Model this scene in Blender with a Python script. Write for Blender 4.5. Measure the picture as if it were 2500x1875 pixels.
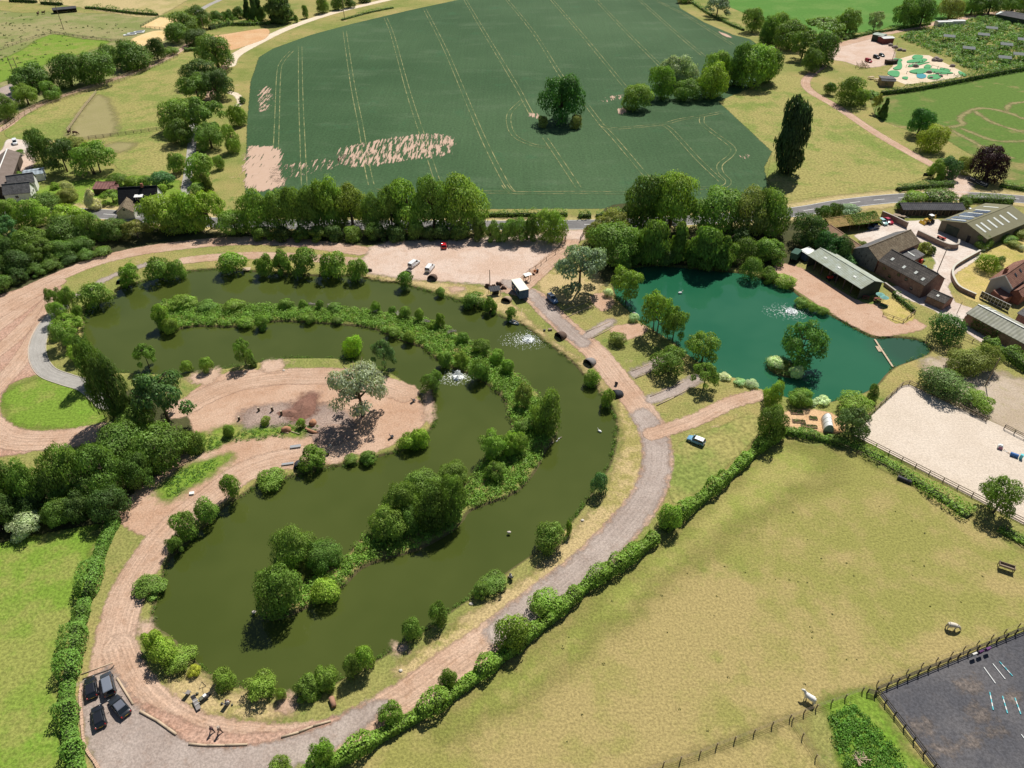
import bpy, bmesh, math, random
import numpy as np
from mathutils import Vector, Matrix

random.seed(11)
rng = np.random.default_rng(11)
for o in list(bpy.data.objects):
    bpy.data.objects.remove(o)
sc = bpy.context.scene
col = sc.collection
rad = math.radians

# ------------------------------------------------------------------ camera (drone, 99 m up)
CAM_H, TILT, FPX = 99.0, rad(38.5), 1740.0
cam_d = bpy.data.cameras.new('camera')
cam = bpy.data.objects.new('camera', cam_d)
col.objects.link(cam)
cam.location = (0, 0, CAM_H)
cam.rotation_euler = (rad(90) - TILT, 0, 0)
cam_d.sensor_width = 36.0
cam_d.lens = FPX / 2500 * 36.0
cam_d.clip_start, cam_d.clip_end = 1.0, 12000.0
sc.camera = cam

# ------------------------------------------------------------------ sky, sun, exposure
SUN_EL, SUN_AZ = rad(54), rad(23)          # azimuth clockwise from +Y
world = bpy.data.worlds.new('World')
sc.world = world
world.use_nodes = True
wn = world.node_tree
bg = wn.nodes['Background']
sky = wn.nodes.new('ShaderNodeTexSky')
sky.sky_type = 'NISHITA'
sky.sun_disc = False
sky.sun_elevation, sky.sun_rotation = SUN_EL, SUN_AZ
sky.air_density, sky.dust_density, sky.ozone_density = 1.0, 0.6, 1.0
wn.links.new(sky.outputs[0], bg.inputs[0])
bg.inputs[1].default_value = 0.05
sl = bpy.data.lights.new('sun', 'SUN')
sl.energy, sl.angle, sl.color = 5.0, rad(0.5), (1.0, 0.955, 0.87)
sun = bpy.data.objects.new('sun', sl)
col.objects.link(sun)
sd_ = Vector((math.sin(SUN_AZ) * math.cos(SUN_EL), math.cos(SUN_AZ) * math.cos(SUN_EL), math.sin(SUN_EL)))
sun.rotation_euler = sd_.to_track_quat('Z', 'Y').to_euler()
sun.location = (60, 140, 200)
vs = sc.view_settings
vs.view_transform, vs.look, vs.exposure, vs.gamma = 'Standard', 'None', 0.24, 1.0
vs.use_curve_mapping = False
sc.render.engine = 'CYCLES'
sc.cycles.max_bounces = 6
sc.cycles.transparent_max_bounces = 16
sc.render.resolution_x, sc.render.resolution_y = 1024, 768

# ------------------------------------------------------------------ survey: where a sight line meets the level ground
_S, _C = math.sin(TILT), math.cos(TILT)
def G(x, y, z=0.0):
    u, v = (x - 1250) / FPX, (y - 937.5) / FPX
    d = (CAM_H - z) / (_S + v * _C)
    return (u * d, d * (_C - v * _S))
def tile(ox, oy, k=3.456):                 # survey sheets are enlarged squares of the site plan
    return lambda x, y, z=0.0: G(ox + x / k, oy + y / k, z)
def GP(pts): return [G(*p) for p in pts]
def ang(a, b): return math.atan2(b[1] - a[1], b[0] - a[0])

# ------------------------------------------------------------------ object helpers
def tag(o, label=None, cat=None, group=None, kind=None):
    if label: o['label'] = label
    if cat: o['category'] = cat
    if group: o['group'] = group
    if kind: o['kind'] = kind
    return o
def thing(name, label, cat, loc=(0, 0, 0), rz=0.0, group=None):
    o = bpy.data.objects.new(name, None)
    col.objects.link(o)
    o.empty_display_size = 0.3
    o.location = loc if len(loc) == 3 else (loc[0], loc[1], 0)
    o.rotation_euler = (0, 0, rz)
    return tag(o, label, cat, group)
def link(name, me, parent=None, m=None):
    o = bpy.data.objects.new(name, me)
    col.objects.link(o)
    if parent: o.parent = parent
    if m:
        if me.materials: me.materials[0] = m
        else: me.materials.append(m)
    return o
def copy_tree(o, parent=None):
    c = o.copy()
    col.objects.link(c)
    c.parent = parent
    for ch in [x for x in bpy.data.objects if x.parent == o]:
        copy_tree(ch, c)
    return c

class MB:
    """collects simple solids into one mesh"""
    def __init__(s): s.v, s.f = [], []
    def add(s, v, f):
        n = len(s.v)
        s.v += [tuple(p) for p in v]
        s.f += [tuple(i + n for i in q) for q in f]
        return s
    def box(s, c, d, rz=0.0, ry=0.0, rx=0.0):
        M = Matrix.Translation(c) @ Matrix.Rotation(rz, 4, 'Z') @ Matrix.Rotation(ry, 4, 'Y') @ Matrix.Rotation(rx, 4, 'X')
        x, y, z = d[0] / 2, d[1] / 2, d[2] / 2
        v = [M @ Vector(p) for p in ((-x, -y, -z), (x, -y, -z), (x, y, -z), (-x, y, -z), (-x, -y, z), (x, -y, z), (x, y, z), (-x, y, z))]
        return s.add(v, [(0, 3, 2, 1), (4, 5, 6, 7), (0, 1, 5, 4), (1, 2, 6, 5), (2, 3, 7, 6), (3, 0, 4, 7)])
    def tube(s, p0, p1, r0, r1=None, n=8, cap=True):
        r1 = r0 if r1 is None else r1
        p0, p1 = Vector(p0), Vector(p1)
        q = (p1 - p0).to_track_quat('Z', 'Y')
        v = []
        for p, r in ((p0, r0), (p1, r1)):
            for i in range(n):
                a = 2 * math.pi * i / n
                v.append(p + q @ Vector((r * math.cos(a), r * math.sin(a), 0)))
        f = [(i, (i + 1) % n, n + (i + 1) % n, n + i) for i in range(n)]
        if cap: f += [tuple(range(n))[::-1], tuple(range(n, 2 * n))]
        return s.add(v, f)
    def prism(s, poly, z0, z1):
        n = len(poly)
        v = [(x, y, z0) for x, y in poly] + [(x, y, z1) for x, y in poly]
        f = [tuple(range(n))[::-1], tuple(range(n, 2 * n))] + [(i, (i + 1) % n, n + (i + 1) % n, n + i) for i in range(n)]
        return s.add(v, f)
    def loft(s, rings, close=True):
        n = len(rings[0])
        v = [p for r in rings for p in r]
        f = []
        for k in range(len(rings) - 1):
            for i in range(n):
                j = (i + 1) % n
                f.append((k * n + i, k * n + j, (k + 1) * n + j, (k + 1) * n + i))
        if close:
            f += [tuple(range(n))[::-1], tuple(range((len(rings) - 1) * n, len(rings) * n))]
        return s.add(v, f)
    def blob(s, c, r, seed=0, jit=0.15, nu=8, nv=5):
        rr = random.Random(seed)
        v = [(c[0], c[1], c[2] - r[2])]
        for k in range(1, nv):
            t = math.pi * k / nv
            for i in range(nu):
                a = 2 * math.pi * i / nu
                q = 1 + rr.uniform(-jit, jit)
                v.append((c[0] + r[0] * q * math.sin(t) * math.cos(a), c[1] + r[1] * q * math.sin(t) * math.sin(a), c[2] - r[2] * q * math.cos(t)))
        v.append((c[0], c[1], c[2] + r[2]))
        f = [(0, 1 + (i + 1) % nu, 1 + i) for i in range(nu)]
        for k in range(nv - 2):
            for i in range(nu):
                a, b = 1 + k * nu + i, 1 + k * nu + (i + 1) % nu
                f.append((a, b, b + nu, a + nu))
        b0, top = 1 + (nv - 2) * nu, len(v) - 1
        f += [(b0 + i, b0 + (i + 1) % nu, top) for i in range(nu)]
        return s.add(v, f)
    def mesh(s, name, smooth=False):
        me = bpy.data.meshes.new(name)
        me.from_pydata(s.v, [], s.f)
        me.update()
        if smooth: me.shade_smooth()
        return me
    def build(s, name, m, parent=None, smooth=False):
        return link(name, s.mesh(name, smooth), parent, m)

# ------------------------------------------------------------------ materials
class NT:
    def __init__(s, name):
        s.m = bpy.data.materials.new(name)
        s.m.use_nodes = True
        s.t = s.m.node_tree
        s.b = s.t.nodes['Principled BSDF']
        s.out = s.t.nodes['Material Output']
    def n(s, typ, props=None, **ins):
        nd = s.t.nodes.new('ShaderNode' + typ)
        for k, v in (props or {}).items(): setattr(nd, k, v)
        for k, v in ins.items():
            key = int(k[1:]) if k[0] == 'i' and k[1:].isdigit() else k
            s.put(nd.inputs[key], v)
        return nd
    def put(s, sock, v):
        if isinstance(v, bpy.types.NodeSocket): s.t.links.new(v, sock)
        elif isinstance(v, bpy.types.Node): s.t.links.new(v.outputs[0], sock)
        elif isinstance(v, tuple) and len(v) == 3 and sock.type == 'RGBA': sock.default_value = (*v, 1)
        else: sock.default_value = v
    def pos(s):
        if not hasattr(s, '_p'): s._p = s.n('NewGeometry').outputs['Position']
        return s._p
    def obj(s): return s.n('TexCoord').outputs['Object']
    def noise(s, scale, detail=3.0, rough=0.55, vec=None, stretch=None):
        v = vec if vec is not None else s.pos()
        if stretch: v = s.n('Mapping', i0=v, i3=stretch).outputs[0]
        return s.n('TexNoise', Vector=v, Scale=scale, Detail=detail, Roughness=rough).outputs[0]
    def ramp(s, f, a, b, lo=0.0, hi=1.0):
        return s.n('MapRange', {'interpolation_type': 'SMOOTHSTEP'}, i0=f, i1=a, i2=b, i3=lo, i4=hi).outputs[0]
    def mix(s, f, a, b, mode='MIX'):
        nd = s.n('Mix', {'data_type': 'RGBA', 'blend_type': mode}, i0=f)
        s.put(nd.inputs[6], a); s.put(nd.inputs[7], b)
        return nd.outputs[2]
    def math(s, op, a, b=0.0): return s.n('Math', {'operation': op}, i0=a, i1=b).outputs[0]
    def attr(s, name): return s.n('Attribute', {'attribute_name': name}).outputs['Fac']
    def bump(s, h, strength=0.4, dist=0.1):
        s.put(s.b.inputs['Normal'], s.n('Bump', Strength=strength, Distance=dist, Height=h).outputs[0])
    def base(s, c, rough=0.85, spec=0.2, metal=0.0):
        s.put(s.b.inputs['Base Color'], c); s.put(s.b.inputs['Roughness'], rough)
        s.b.inputs['Specular IOR Level'].default_value = spec
        s.b.inputs['Metallic'].default_value = metal
    def fade(s, w=0.5, amp=1.2, scale=0.9):
        """ragged edge: the sheet thins out over its last metre"""
        sd = s.attr('sd')
        f = s.math('ADD', sd, s.math('MULTIPLY', s.math('SUBTRACT', s.noise(scale, 5.0, 0.65), 0.5), amp * 2))
        a = s.ramp(f, -w, w)
        tr = s.n('BsdfTransparent')
        mx = s.n('MixShader', i0=a, i1=tr.outputs[0], i2=s.b.outputs[0])
        s.t.links.new(mx.outputs[0], s.out.inputs[0])

def scl(c, k): return tuple(min(1.0, x * k) for x in c)
_mats = {}
def mat(name, c, rough=0.6, var=0.12, scale=2.0, bump=0.0, metal=0.0, spec=0.3, dirt=0.0):
    if name in _mats: return _mats[name]
    t = NT(name)
    o = t.obj()
    cc = t.mix(t.noise(scale, 4.0, 0.6, o), scl(c, 1 - var * 1.6), scl(c, 1 + var))
    if dirt:
        cc = t.mix(t.ramp(t.noise(scale * 0.35, 5.0, 0.7, o), 0.45, 0.75, 0, dirt), cc, (0.16, 0.12, 0.09))
    t.base(cc, rough, spec, metal)
    if bump: t.bump(t.noise(scale * 5, 3.0, 0.6, o), bump, 0.03)
    _mats[name] = t.m
    return t.m

def grass(name, green, dry, lush, big=0.03, dryness=0.5, fade=None, fine=2.6, contrast=0.5, worn=None):
    t = NT(name)
    a = t.ramp(t.noise(big, 4.0, 0.6), 0.5 - 0.22, 0.5 + 0.22)
    b = t.ramp(t.noise(big * 6, 4.0, 0.65), 0.32, 0.7)
    f = t.math('ADD', t.math('MULTIPLY', a, 0.6), t.math('MULTIPLY', b, 0.4))
    f = t.ramp(f, 0.75 - dryness, 1.15 - dryness)
    c = t.mix(f, green, dry)
    c = t.mix(t.ramp(t.noise(big * 2.3, 5.0, 0.7), 0.56, 0.72), c, lush)
    if worn:
        c = t.mix(t.ramp(t.noise(big * 4.1, 5.0, 0.7, stretch=(1, 1.6, 1)), 0.58, 0.72, 0, 0.75), c, worn)
    fn = t.noise(fine, 3.0, 0.7)
    c = t.mix(1.0, c, t.ramp(fn, 0.25, 0.78, 1 - contrast, 1 + contrast * 0.75), 'MULTIPLY')
    c = t.mix(t.ramp(t.noise(0.45, 3.0, 0.6), 0.66, 0.74, 0, 0.45), c, scl(green, 0.6))
    t.base(c, 0.95, 0.08)
    t.bump(fn, 0.6, 0.22)
    if fade: t.fade(*fade)
    return t.m

def soil(name, c1, c2, c3, fade=None, lines=0.0, fine=3.0, pebble=0.25):
    t = NT(name)
    c = t.mix(t.ramp(t.noise(0.11, 5.0, 0.65), 0.35, 0.65), c1, c2)
    c = t.mix(t.ramp(t.noise(0.5, 5.0, 0.7), 0.5, 0.72, 0, 0.7), c, c3)
    h = t.noise(fine, 4.0, 0.7)
    if lines:
        lat, al = t.attr('lat'), t.attr('along')
        vec = t.n('CombineXYZ', i0=t.math('MULTIPLY', lat, 2.6), i1=t.math('MULTIPLY', al, 0.05), i2=0.0).outputs[0]
        ln = t.noise(1.0, 4.0, 0.65, vec)
        c = t.mix(1.0, c, t.ramp(ln, 0.3, 0.7, 1 - lines, 1 + lines * 0.6), 'MULTIPLY')
        h = t.math('ADD', h, t.math('MULTIPLY', ln, 1.2))
    c = t.mix(1.0, c, t.ramp(t.noise(fine, 3.0, 0.75), 0.28, 0.75, 1 - pebble, 1 + pebble * 0.8), 'MULTIPLY')
    vo = t.n('TexVoronoi', Vector=t.pos(), Scale=1.3)
    c = t.mix(t.ramp(vo.outputs[0], 0.05, 0.12, 0.5, 0.0), c, scl(c1, 1.5))
    t.base(c, 0.95, 0.1)
    t.bump(h, 0.5, 0.15)
    if fade: t.fade(*fade)
    return t.m

def leaf_mat(name, trans=0.29, var=0.46):
    t = NT(name)
    oi = t.n('ObjectInfo')
    v = t.attr('var')
    c = t.mix(1.0, oi.outputs['Color'], t.ramp(v, 0.0, 1.0, 1 - var, 1 + var * 1.2), 'MULTIPLY')
    hs = t.n('HueSaturation', Hue=t.math('ADD', 0.487, t.math('MULTIPLY', v, 0.026)), Saturation=1.0, Value=1.0, Color=c)
    t.base(hs.outputs[0], 0.55, 0.25)
    tr = t.n('BsdfTranslucent', Color=t.mix(1.0, hs.outputs[0], (1.25, 1.3, 0.7), 'MULTIPLY'))
    mx = t.n('MixShader', i0=trans, i1=t.b.outputs[0], i2=tr.outputs[0])
    t.t.links.new(mx.outputs[0], t.out.inputs[0])
    return t.m
LEAF = leaf_mat('leaf')
BARK = mat('bark', (0.14, 0.105, 0.075), 0.9, 0.3, 6, 0.5)
WOOD = mat('weathered timber', (0.30, 0.23, 0.165), 0.85, 0.25, 5, 0.3)
DWOOD = mat('dark creosoted timber', (0.085, 0.07, 0.06), 0.85, 0.25, 5, 0.3)
PALEWOOD = mat('pale sawn timber', (0.52, 0.40, 0.28), 0.8, 0.2, 5, 0.2)
STEEL = mat('galvanised steel', (0.42, 0.43, 0.44), 0.4, 0.1, 4, 0, 0.7)
BLACKM = mat('black plastic', (0.018, 0.018, 0.02), 0.5, 0.2, 6)
WHITE = mat('white painted', (0.78, 0.78, 0.75), 0.5, 0.06, 2)
RUBBER = mat('tyre rubber', (0.02, 0.02, 0.021), 0.85, 0.2, 6)
def glass_mat(name, c, rough=0.06):
    t = NT(name); t.base(c, rough, 0.7); return t.m
GLASS = glass_mat('dark glass', (0.012, 0.016, 0.02))
SKYL = mat('translucent roof sheet', (0.62, 0.64, 0.60), 0.45, 0.06, 2)
# ------------------------------------------------------------------ plan geometry
def smooth(pts, closed=True, k=5):
    P = np.array(pts, float)
    n = len(P)
    out = []
    for i in range(n if closed else n - 1):
        if closed: a, b, c, d = P[(i - 1) % n], P[i], P[(i + 1) % n], P[(i + 2) % n]
        else: a, b, c, d = P[max(i - 1, 0)], P[i], P[i + 1], P[min(i + 2, n - 1)]
        for j in range(k):
            t = j / k
            out.append(0.5 * ((2 * b) + (c - a) * t + (2 * a - 5 * b + 4 * c - d) * t * t + (3 * b - a - 3 * c + d) * t ** 3))
    if not closed: out.append(P[-1])
    return np.array(out)
def sdf(poly, P):
    """signed distance, positive inside"""
    d2 = np.full(len(P), 1e18)
    ins = np.zeros(len(P), bool)
    n = len(poly)
    for i in range(n):
        a, b = poly[i], poly[(i + 1) % n]
        e = b - a
        w = P - a
        L = max(e @ e, 1e-9)
        t = np.clip((w @ e) / L, 0, 1)
        q = w - t[:, None] * e
        d2 = np.minimum(d2, (q ** 2).sum(1))
        c = (a[1] > P[:, 1]) != (b[1] > P[:, 1])
        if c.any():
            x = a[0] + (P[:, 1] - a[1]) / (e[1] if abs(e[1]) > 1e-9 else 1e-9) * e[0]
            ins ^= c & (P[:, 0] < x)
    d = np.sqrt(d2)
    return np.where(ins, d, -d)
def line_field(line, P):
    best = np.full(len(P), 1e18); lat = np.zeros(len(P)); al = np.zeros(len(P)); acc = 0.0
    for i in range(len(line) - 1):
        a, e = line[i], line[i + 1] - line[i]
        L = max(np.hypot(*e), 1e-6)
        w = P - a
        t = np.clip((w @ e) / (L * L), 0, 1)
        q = w - t[:, None] * e
        d = np.hypot(q[:, 0], q[:, 1])
        m = d < best
        sgn = np.sign(e[0] * w[:, 1] - e[1] * w[:, 0])
        best = np.where(m, d, best); lat = np.where(m, d * sgn, lat); al = np.where(m, acc + t * L, al)
        acc += L
    return best, lat, al
def grid_mesh(name, xs, ys, zf, keep=None, attrs=None):
    X, Y = np.meshgrid(xs, ys)
    nx, ny = len(xs), len(ys)
    V = np.stack([X.ravel(), Y.ravel(), zf.ravel()], 1)
    i, j = np.meshgrid(np.arange(nx - 1), np.arange(ny - 1))
    a = (j * nx + i).ravel()
    F = np.stack([a, a + 1, a + nx + 1, a + nx], 1)
    if keep is not None:
        F = F[keep.ravel()[F].any(1)]
        used = np.unique(F)
        mp = np.full(len(V), -1); mp[used] = np.arange(len(used))
        V, F = V[used], mp[F]
        attrs = {k: v.ravel()[used] for k, v in (attrs or {}).items()}
    me = raw_mesh(name, V, F)
    for k, v in (attrs or {}).items():
        at = me.attributes.new(k, 'FLOAT', 'POINT')
        at.data.foreach_set('value', np.ascontiguousarray(v.ravel(), np.float32))
    me.shade_smooth()
    return me
def raw_mesh(name, V, F):
    me = bpy.data.meshes.new(name)
    k = F.shape[1]
    me.vertices.add(len(V)); me.vertices.foreach_set('co', np.ascontiguousarray(V, np.float32).ravel())
    me.loops.add(F.size); me.loops.foreach_set('vertex_index', np.ascontiguousarray(F, np.int32).ravel())
    me.polygons.add(len(F))
    me.polygons.foreach_set('loop_start', np.arange(0, F.size, k, dtype=np.int32))
    me.update(calc_edges=True)
    return me
_ras = np.zeros((420, 520), int)         # how many sheets already lie on each 2 m square
def layer(poly_in, lo, res):
    i = np.clip(((poly_in[:, 1] + 40) / 2).astype(int), 0, 419); j = np.clip(((poly_in[:, 0] + 520) / 2).astype(int), 0, 519)
    k = _ras[i, j].max() + 1 if len(i) else 1
    _ras[i, j] = k
    return 0.006 + 0.006 * k
def sheet(name, pts, m, res=None, edge=1.6, sm=True, kind='structure', z=None, width=None, world=False):
    """a ground sheet over a polygon, or along a line when width is given"""
    P0 = np.array(pts if world else GP(pts), float)
    if width is None: poly = smooth(P0) if sm else P0
    else: poly = smooth(P0, False, 6)
    pad = edge + (width / 2 if width else 0)
    lo, hi = poly.min(0) - pad, poly.max(0) + pad
    if res is None: res = max(0.6, (max(hi - lo)) / 220)
    xs = np.arange(lo[0], hi[0] + res, res); ys = np.arange(lo[1], hi[1] + res, res)
    X, Y = np.meshgrid(xs, ys)
    Q = np.stack([X.ravel(), Y.ravel()], 1)
    at = {}
    if width is None: sd = sdf(poly, Q)
    else:
        d, lat, al = line_field(poly, Q)
        sd = width / 2 - d
        at = {'lat': lat.reshape(X.shape), 'along': al.reshape(X.shape)}
    at['sd'] = sd.reshape(X.shape)
    if z is None: z = layer(Q[sd > -edge], lo, res)
    me = grid_mesh(name, xs, ys, np.full(X.shape, z), (sd > -edge).reshape(X.shape), at)
    return tag(link(name, me, None, m), kind=kind)

# ------------------------------------------------------------------ lakes
LAKE = smooth(GP([(278,720),(289,703),(330,690),(380,676),(450,662),(540,655),(640,662),(760,671),(880,672),(975,685),(1010,698),(1060,714),(1130,735),
 (1190,757),(1240,778),(1269,784),(1298,806),(1327,830),(1356,850),(1385,871),(1414,900),(1431,923),(1460,947),(1488,985),(1503,1020),(1506,1054),(1497,1103),
 (1480,1147),(1442,1205),(1413,1248),(1393,1271),(1355,1312),(1300,1350),(1249,1384),(1190,1428),(1141,1461),(1094,1493),(1031,1540),(976,1572),(927,1603),(834,1655),(765,1685),
 (715,1698),(678,1692),(630,1682),(593,1672),(555,1668),(521,1655),(486,1620),(448,1580),(411,1545),(380,1528),(372,1505),(385,1450),(399,1399),(417,1358),(445,1335),(492,1290),
 (544,1238),(596,1205),(640,1176),(704,1164),(794,1141),(880,1127),(924,1112),(967,1101),(1010,1080),(1042,1057),(1062,1025),(1045,1000),(1032,975),(1022,950),(996,936),(961,911),(909,894),
 (831,874),(747,871),(690,874),(620,884),(550,897),(451,909),(370,910),(318,908),(290,905),(250,885),(218,857),(204,822),(205,788),(214,752),(240,738)]))
ISLE = smooth(GP([(390,745),(410,730),(470,745),(560,744),(640,744),(760,750),(860,750),(960,767),(1040,780),(1090,797),(1150,830),(1210,864),(1260,907),(1310,952),(1348,1002),(1362,1040),
 (1355,1072),(1335,1094),(1312,1142),(1270,1192),(1230,1214),(1150,1244),(1130,1270),(1095,1300),(1020,1340),(930,1366),(880,1388),(850,1418),(800,1456),(740,1485),(690,1508),(655,1508),
 (645,1488),(672,1455),(740,1425),(800,1388),(850,1348),(880,1310),(930,1290),(1010,1255),(1080,1225),(1130,1185),(1150,1160),(1172,1127),(1195,1092),(1225,1070),(1250,1045),(1236,1003),
 (1230,976),(1199,943),(1150,913),(1112,899),(1068,877),(1031,847),(990,833),(947,816),(903,798),(822,790),(736,784),(663,783),(579,796),(472,795),(405,808),(382,788)]), k=3)
POND = smooth(GP([(1497,672),(1530,655),(1600,646),(1680,652),(1760,660),(1830,668),(1883,688),(1927,702),(1970,735),(2022,764),(2063,787),(2112,813),(2140,823),(2199,822),(2256,832),(2271,856),
 (2245,871),(2190,891),(2164,911),(2143,935),(2109,956),(2062,968),(2022,979),(1987,975),(1912,964),(1848,942),(1807,923),(1752,908),(1717,888),(1680,862),(1651,836),(1600,805),(1558,778),(1532,752),(1505,722)]))
PISLE = smooth(GP([(1872,884),(1895,872),(1930,880),(1962,898),(1955,915),(1920,918),(1885,905)]), k=3)
WATER_Z = -0.45
def water_sd(Q):
    a = np.minimum(sdf(LAKE, Q), -sdf(ISLE, Q))
    b = np.minimum(sdf(POND, Q), -sdf(PISLE, Q))
    return np.maximum(a, b)
fx = np.concatenate([np.geomspace(3600, 137, 16) * -1, np.arange(-132, 136, 0.8), np.geomspace(140, 3600, 16)])
fy = np.concatenate([-np.geomspace(900, 10, 8), np.arange(0, 36, 6), np.arange(38, 236, 0.8), np.geomspace(240, 4200, 18)])
X, Y = np.meshgrid(fx, fy)
Q = np.stack([X.ravel(), Y.ravel()], 1)
wsd = np.full(len(Q), -6.0)
near = (abs(Q[:, 0]) < 140) & (Q[:, 1] > 30) & (Q[:, 1] < 240)
wsd[near] = np.maximum(water_sd(Q[near]), -6)
gz = -np.clip((wsd + 0.42) * 1.0, 0, 1.7)
t = NT('meadow ground')
big = t.ramp(t.noise(0.035, 4.0, 0.6), 0.32, 0.66)
mid = t.ramp(t.noise(0.22, 4.0, 0.65), 0.34, 0.66)
c = t.mix(big, (0.165, 0.205, 0.048), (0.36, 0.285, 0.115))
c = t.mix(t.math('MULTIPLY', mid, 0.6), c, (0.27, 0.27, 0.085))
c = t.mix(t.ramp(t.noise(0.13, 5.0, 0.7), 0.60, 0.72, 0, 0.7), c, (0.46, 0.34, 0.20))
c = t.mix(t.ramp(t.noise(0.19, 5.0, 0.7), 0.56, 0.7, 0, 0.8), c, (0.10, 0.175, 0.03))
fnn = t.noise(2.4, 3.0, 0.7)
c = t.mix(1.0, c, t.ramp(fnn, 0.25, 0.78, 0.6, 1.35), 'MULTIPLY')
c = t.mix(t.ramp(t.attr('wsd'), -0.75, -0.2, 0, 0.85), c, t.mix(t.noise(1.5), (0.05, 0.06, 0.02), (0.12, 0.085, 0.05)))
t.base(c, 0.95, 0.08)
t.bump(fnn, 0.6, 0.22)
ground = link('ground', grid_mesh('ground', fx, fy, gz.reshape(X.shape), None, {'wsd': wsd}), None, t.m)
tag(ground, kind='structure')

def water(name, poly, c1, c2, extra=None):
    t = NT(name)
    c = t.mix(t.ramp(t.noise(0.035, 3.0, 0.6), 0.35, 0.65), c1, c2)
    if extra: c = t.mix(t.ramp(t.n('VectorMath', {'operation': 'DISTANCE'}, i0=t.pos(), i1=extra[0]).outputs['Value'], extra[1], extra[1] + 9, 1, 0), c, extra[2])
    t.base(c, 0.04, 0.5)
    t.b.inputs['IOR'].default_value = 1.33
    t.bump(t.math('ADD', t.noise(1.6, 3.0, 0.6, stretch=(1, 1.5, 1)), t.math('MULTIPLY', t.noise(0.25, 2.0), 2.0)), 0.07, 0.05)
    lo, hi = poly.min(0) - 2, poly.max(0) + 2
    xs = np.arange(lo[0], hi[0], 1.5); ys = np.arange(lo[1], hi[1], 1.5)
    X, Y = np.meshgrid(xs, ys)
    k = (sdf(poly, np.stack([X.ravel(), Y.ravel()], 1)) > -0.3).reshape(X.shape)
    return tag(link(name, grid_mesh(name, xs, ys, np.full(X.shape, WATER_Z), k, {}), None, t.m), kind='structure')
water('lake_water', LAKE, (0.054, 0.071, 0.014), (0.066, 0.083, 0.018))
pc = G(2230, 850)
water('pond_water', POND, (0.014, 0.096, 0.048), (0.024, 0.112, 0.058), ((pc[0], pc[1], 0), 4.0, (0.028, 0.075, 0.045)))

# ------------------------------------------------------------------ fields, paddocks, tracks
ED = (0.35, 0.9, 0.8)
SOFT = (1.5, 2.6, 0.35)
m_dry = grass('dry paddock grass', (0.265, 0.255, 0.074), (0.36, 0.288, 0.120), (0.222, 0.245, 0.058), 0.018, 0.55, SOFT, 2.6, 0.36)
m_past = grass('pasture grass', (0.20, 0.228, 0.075), (0.295, 0.268, 0.125), (0.15, 0.205, 0.05), 0.014, 0.45, SOFT, 1.3, 0.3, (0.36, 0.27, 0.18))
m_lush = grass('lush grass', (0.170, 0.265, 0.036), (0.255, 0.275, 0.070), (0.160, 0.30, 0.03), 0.03, 0.36, SOFT, 2.0, 0.42)
m_bright = grass('bright meadow', (0.085, 0.20, 0.036), (0.12, 0.225, 0.05), (0.10, 0.22, 0.04), 0.008, 0.3, ED, 0.7, 0.16)
m_seed = grass('seedling field', (0.105, 0.175, 0.035), (0.25, 0.215, 0.085), (0.115, 0.20, 0.035), 0.011, 0.33, ED, 0.9, 0.22, (0.36, 0.235, 0.13))
m_hay = grass('rough hay meadow', (0.205, 0.245, 0.062), (0.315, 0.285, 0.10), (0.155, 0.222, 0.042), 0.02, 0.5, ED, 1.2, 0.42)
m_lawn = grass('scorched lawn', (0.40, 0.34, 0.10), (0.50, 0.39, 0.15), (0.28, 0.28, 0.08), 0.06, 0.5, ED, 2.6, 0.35)
m_straw = grass('straw field', (0.34, 0.30, 0.12), (0.45, 0.36, 0.18), (0.27, 0.26, 0.1), 0.01, 0.6, SOFT, 0.8, 0.2)
m_dirt = soil('red dirt', (0.45, 0.285, 0.195), (0.51, 0.35, 0.255), (0.37, 0.215, 0.135), ED, 0.0)
m_patch = soil('worn earth', (0.46, 0.31, 0.22), (0.52, 0.37, 0.28), (0.40, 0.27, 0.17), (0.9, 2.0, 0.6), 0.0)
m_track = soil('red dirt track', (0.46, 0.30, 0.21), (0.53, 0.375, 0.28), (0.37, 0.225, 0.145), ED, 0.22)
m_redp = soil('raked red earth', (0.45, 0.27, 0.195), (0.50, 0.33, 0.25), (0.37, 0.21, 0.145), ED, 0.3, 2.2, 0.4)
m_gravel = soil('grey gravel', (0.34, 0.275, 0.24), (0.415, 0.345, 0.305), (0.30, 0.225, 0.185), (0.7, 1.6, 0.6), 0.14)
m_cp = soil('pale gravel', (0.53, 0.385, 0.30), (0.58, 0.455, 0.38), (0.43, 0.29, 0.215), (1.0, 2.2, 0.5), 0.0)
m_yard = soil('concrete yard', (0.54, 0.445, 0.38), (0.62, 0.55, 0.49), (0.43, 0.33, 0.27), (0.3, 0.5, 0.8), 0.0, 1.6, 0.15)
m_chalk = soil('chalk track', (0.68, 0.56, 0.42), (0.72, 0.62, 0.49), (0.5, 0.40, 0.27), ED, 0.15)
m_sand = soil('arena sand', (0.56, 0.475, 0.39), (0.60, 0.515, 0.43), (0.52, 0.435, 0.35), (0.05, 0.1, 0.8), 0.0, 2.6, 0.2)
m_ysand = soil('yellow sand', (0.66, 0.47, 0.22), (0.70, 0.53, 0.28), (0.56, 0.38, 0.17), ED)
m_orange = soil('orange subsoil', (0.56, 0.33, 0.17), (0.60, 0.40, 0.23), (0.44, 0.24, 0.12), ED)
m_rubber = soil('black rubber arena', (0.085, 0.085, 0.095), (0.125, 0.12, 0.125), (0.10, 0.095, 0.10), (0.05, 0.1, 0.8), 0.0, 2.4, 0.3)
m_conc = soil('grey concrete', (0.33, 0.31, 0.285), (0.38, 0.36, 0.335), (0.28, 0.26, 0.235), (0.06, 0.12, 0.8), 0.08, 3.0, 0.12)
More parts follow.
